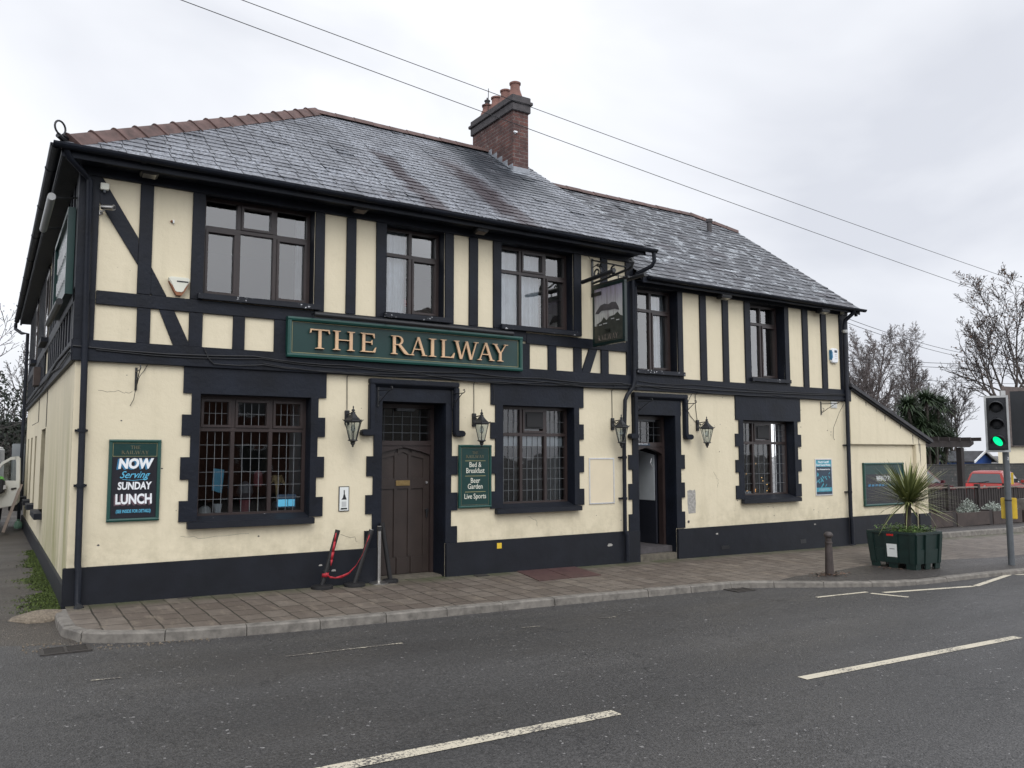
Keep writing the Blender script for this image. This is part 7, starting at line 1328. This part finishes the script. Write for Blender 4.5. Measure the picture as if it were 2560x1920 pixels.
# driver: one skinned figure sitting sideways at the open door
def person(base, label):
    t_ = thing('person', base, label, 'person'); bx_, by_, bz_ = base
    J = [((0, 0, .86), .15), ((0, 0, 1.10), .14), ((0, -.01, 1.32), .16), ((0, -.01, 1.42), .06), ((0, -.02, 1.50), .055), ((0, -.03, 1.60), .095), ((0, -.03, 1.68), .075),
         ((.18, 0, 1.36), .065), ((.27, -.02, 1.10), .048), ((.22, -.22, .95), .038), ((.20, -.30, .93), .034), ((-.18, 0, 1.36), .065), ((-.25, -.06, 1.12), .048), ((-.16, -.26, 1.02), .038), ((-.13, -.33, 1.02), .034),
         ((.10, -.02, .82), .10), ((.13, -.40, .80), .08), ((.13, -.42, .42), .055), ((.13, -.46, .36), .05), ((-.10, -.02, .82), .10), ((-.12, -.40, .80), .08), ((-.12, -.42, .42), .055), ((-.12, -.50, .36), .05)]
    E_ = [(0, 1), (1, 2), (2, 3), (3, 4), (4, 5), (5, 6), (2, 7), (7, 8), (8, 9), (9, 10), (2, 11), (11, 12), (12, 13), (13, 14), (0, 15), (15, 16), (16, 17), (17, 18), (0, 19), (19, 20), (20, 21), (21, 22)]
    me = bpy.data.meshes.new('body'); me.from_pydata([(bx_+a[0], by_+a[1], bz_+a[2]) for a, _ in J], E_, []); o = bpy.data.objects.new('body', me); C.objects.link(o); sk = o.modifiers.new('skin', 'SKIN'); lay = me.skin_vertices[0].data
    for i, (_, r_) in enumerate(J): lay[i].radius = (r_, r_*.85)
    lay[0].use_root = True; o.modifiers.new('sub', 'SUBSURF').levels = 1; o.modifiers['sub'].render_levels = 2; me.materials.append(MT['hivis']); me.materials.append(MT['skin']); o.parent = t_; o.location = -Vector(base)
    MB().lathe([(0, .0), (.07, .005), (.088, .05), (.082, .10), (.05, .145), (0, .155)], (bx_, by_-.02, bz_+1.60), 12).build('hair', 'hair', t_, smooth=True)
    MB().lathe([(0, -.02), (.035, -.01), (.06, .03), (.078, .08), (.075, .13), (0, .15)], (bx_, by_-.045, bz_+1.51), 12).build('face', 'skin', t_, smooth=True); MB().lathe([(0, -.01), (.012, 0), (.004, .035), (0, .04)], (bx_, by_-.122, bz_+1.565), 6).build('nose', 'skin', t_)
    for k, (hx, hy, hz, sg) in enumerate(((.20, -.33, .93, 1), (-.13, -.36, 1.02, -1))):
        mb = MB()
        for f_ in range(4): mb.tube([(bx_+hx-.03+.02*f_, by_+hy, bz_+hz), (bx_+hx-.03+.02*f_, by_+hy-.05-.006*(f_ in (1, 2)), bz_+hz-.005), (bx_+hx-.03+.02*f_, by_+hy-.065, bz_+hz-.035)], [.010, .009, .007], 6)
        mb.tube([(bx_+hx-.03*sg, by_+hy+.01, bz_+hz), (bx_+hx-.05*sg, by_+hy-.03, bz_+hz-.01)], [.011, .008], 6); mb.build('fingers', 'skin', t_)
    MB().tube([(bx_+.10, by_-.05, bz_+.83), (bx_+.13, by_-.40, bz_+.81), (bx_+.13, by_-.42, bz_+.44)], [.112, .09, .065], 10).tube([(bx_-.10, by_-.05, bz_+.83), (bx_-.12, by_-.40, bz_+.81), (bx_-.12, by_-.42, bz_+.44)], [.112, .09, .065], 10).build('trousers', 'trousers', t_, smooth=True)
person((.13, y0+1.75, -.22), 'person in hi-vis green jacket by the open van door')
cb2 = thing('electrical_cabinet', (.66, 13.6, 0), 'tall grey plastic cabinet standing beyond the alley-side corner of the pub', 'cabinet'); MB().box(.52, .80, 13.3, 13.7, 1.02, 1.96).build('upper_case', 'greycab', cb2, bevel=.015); MB().box(.50, .79, 13.32, 13.7, .3, .99).build('lower_case', 'rubber', cb2, bevel=.015)
for (a, b, lab, mt_) in (((.36, 10.6, .0), (.68, 11.1, 1.02), 'weathered pale plank leaning on the alley wall, nearer the street', 'woodlight'), ((.40, 11.0, .0), (.66, 11.5, 1.08), 'dark plank leaning on the alley wall behind the pale one', 'wood')):
    a, b = Vector(a), Vector(b); d = (b-a).normalized(); s1 = d.cross(Vector((0, 1, 0))).normalized()*.03; s2 = d.cross(s1).normalized()*.015; o = MB().loft([[p+s1+s2, p-s1+s2, p-s1-s2, p+s1-s2] for p in (a, b)]).build('leaning_plank', mt_); tag(o, lab, 'plank')
mb = MB(); mb.lathe([(0, 0), (.08, .01), (.10, .08), (.07, .15), (.03, .19), (.045, .22), (0, .22)], (.68, 11.9, -.03), 9); o = mb.build('plastic_bag', 'bag', smooth=True); tag(o, 'pale green plastic bag slumped at the foot of the alley wall', 'bag')
bpy.context.view_layer.update()
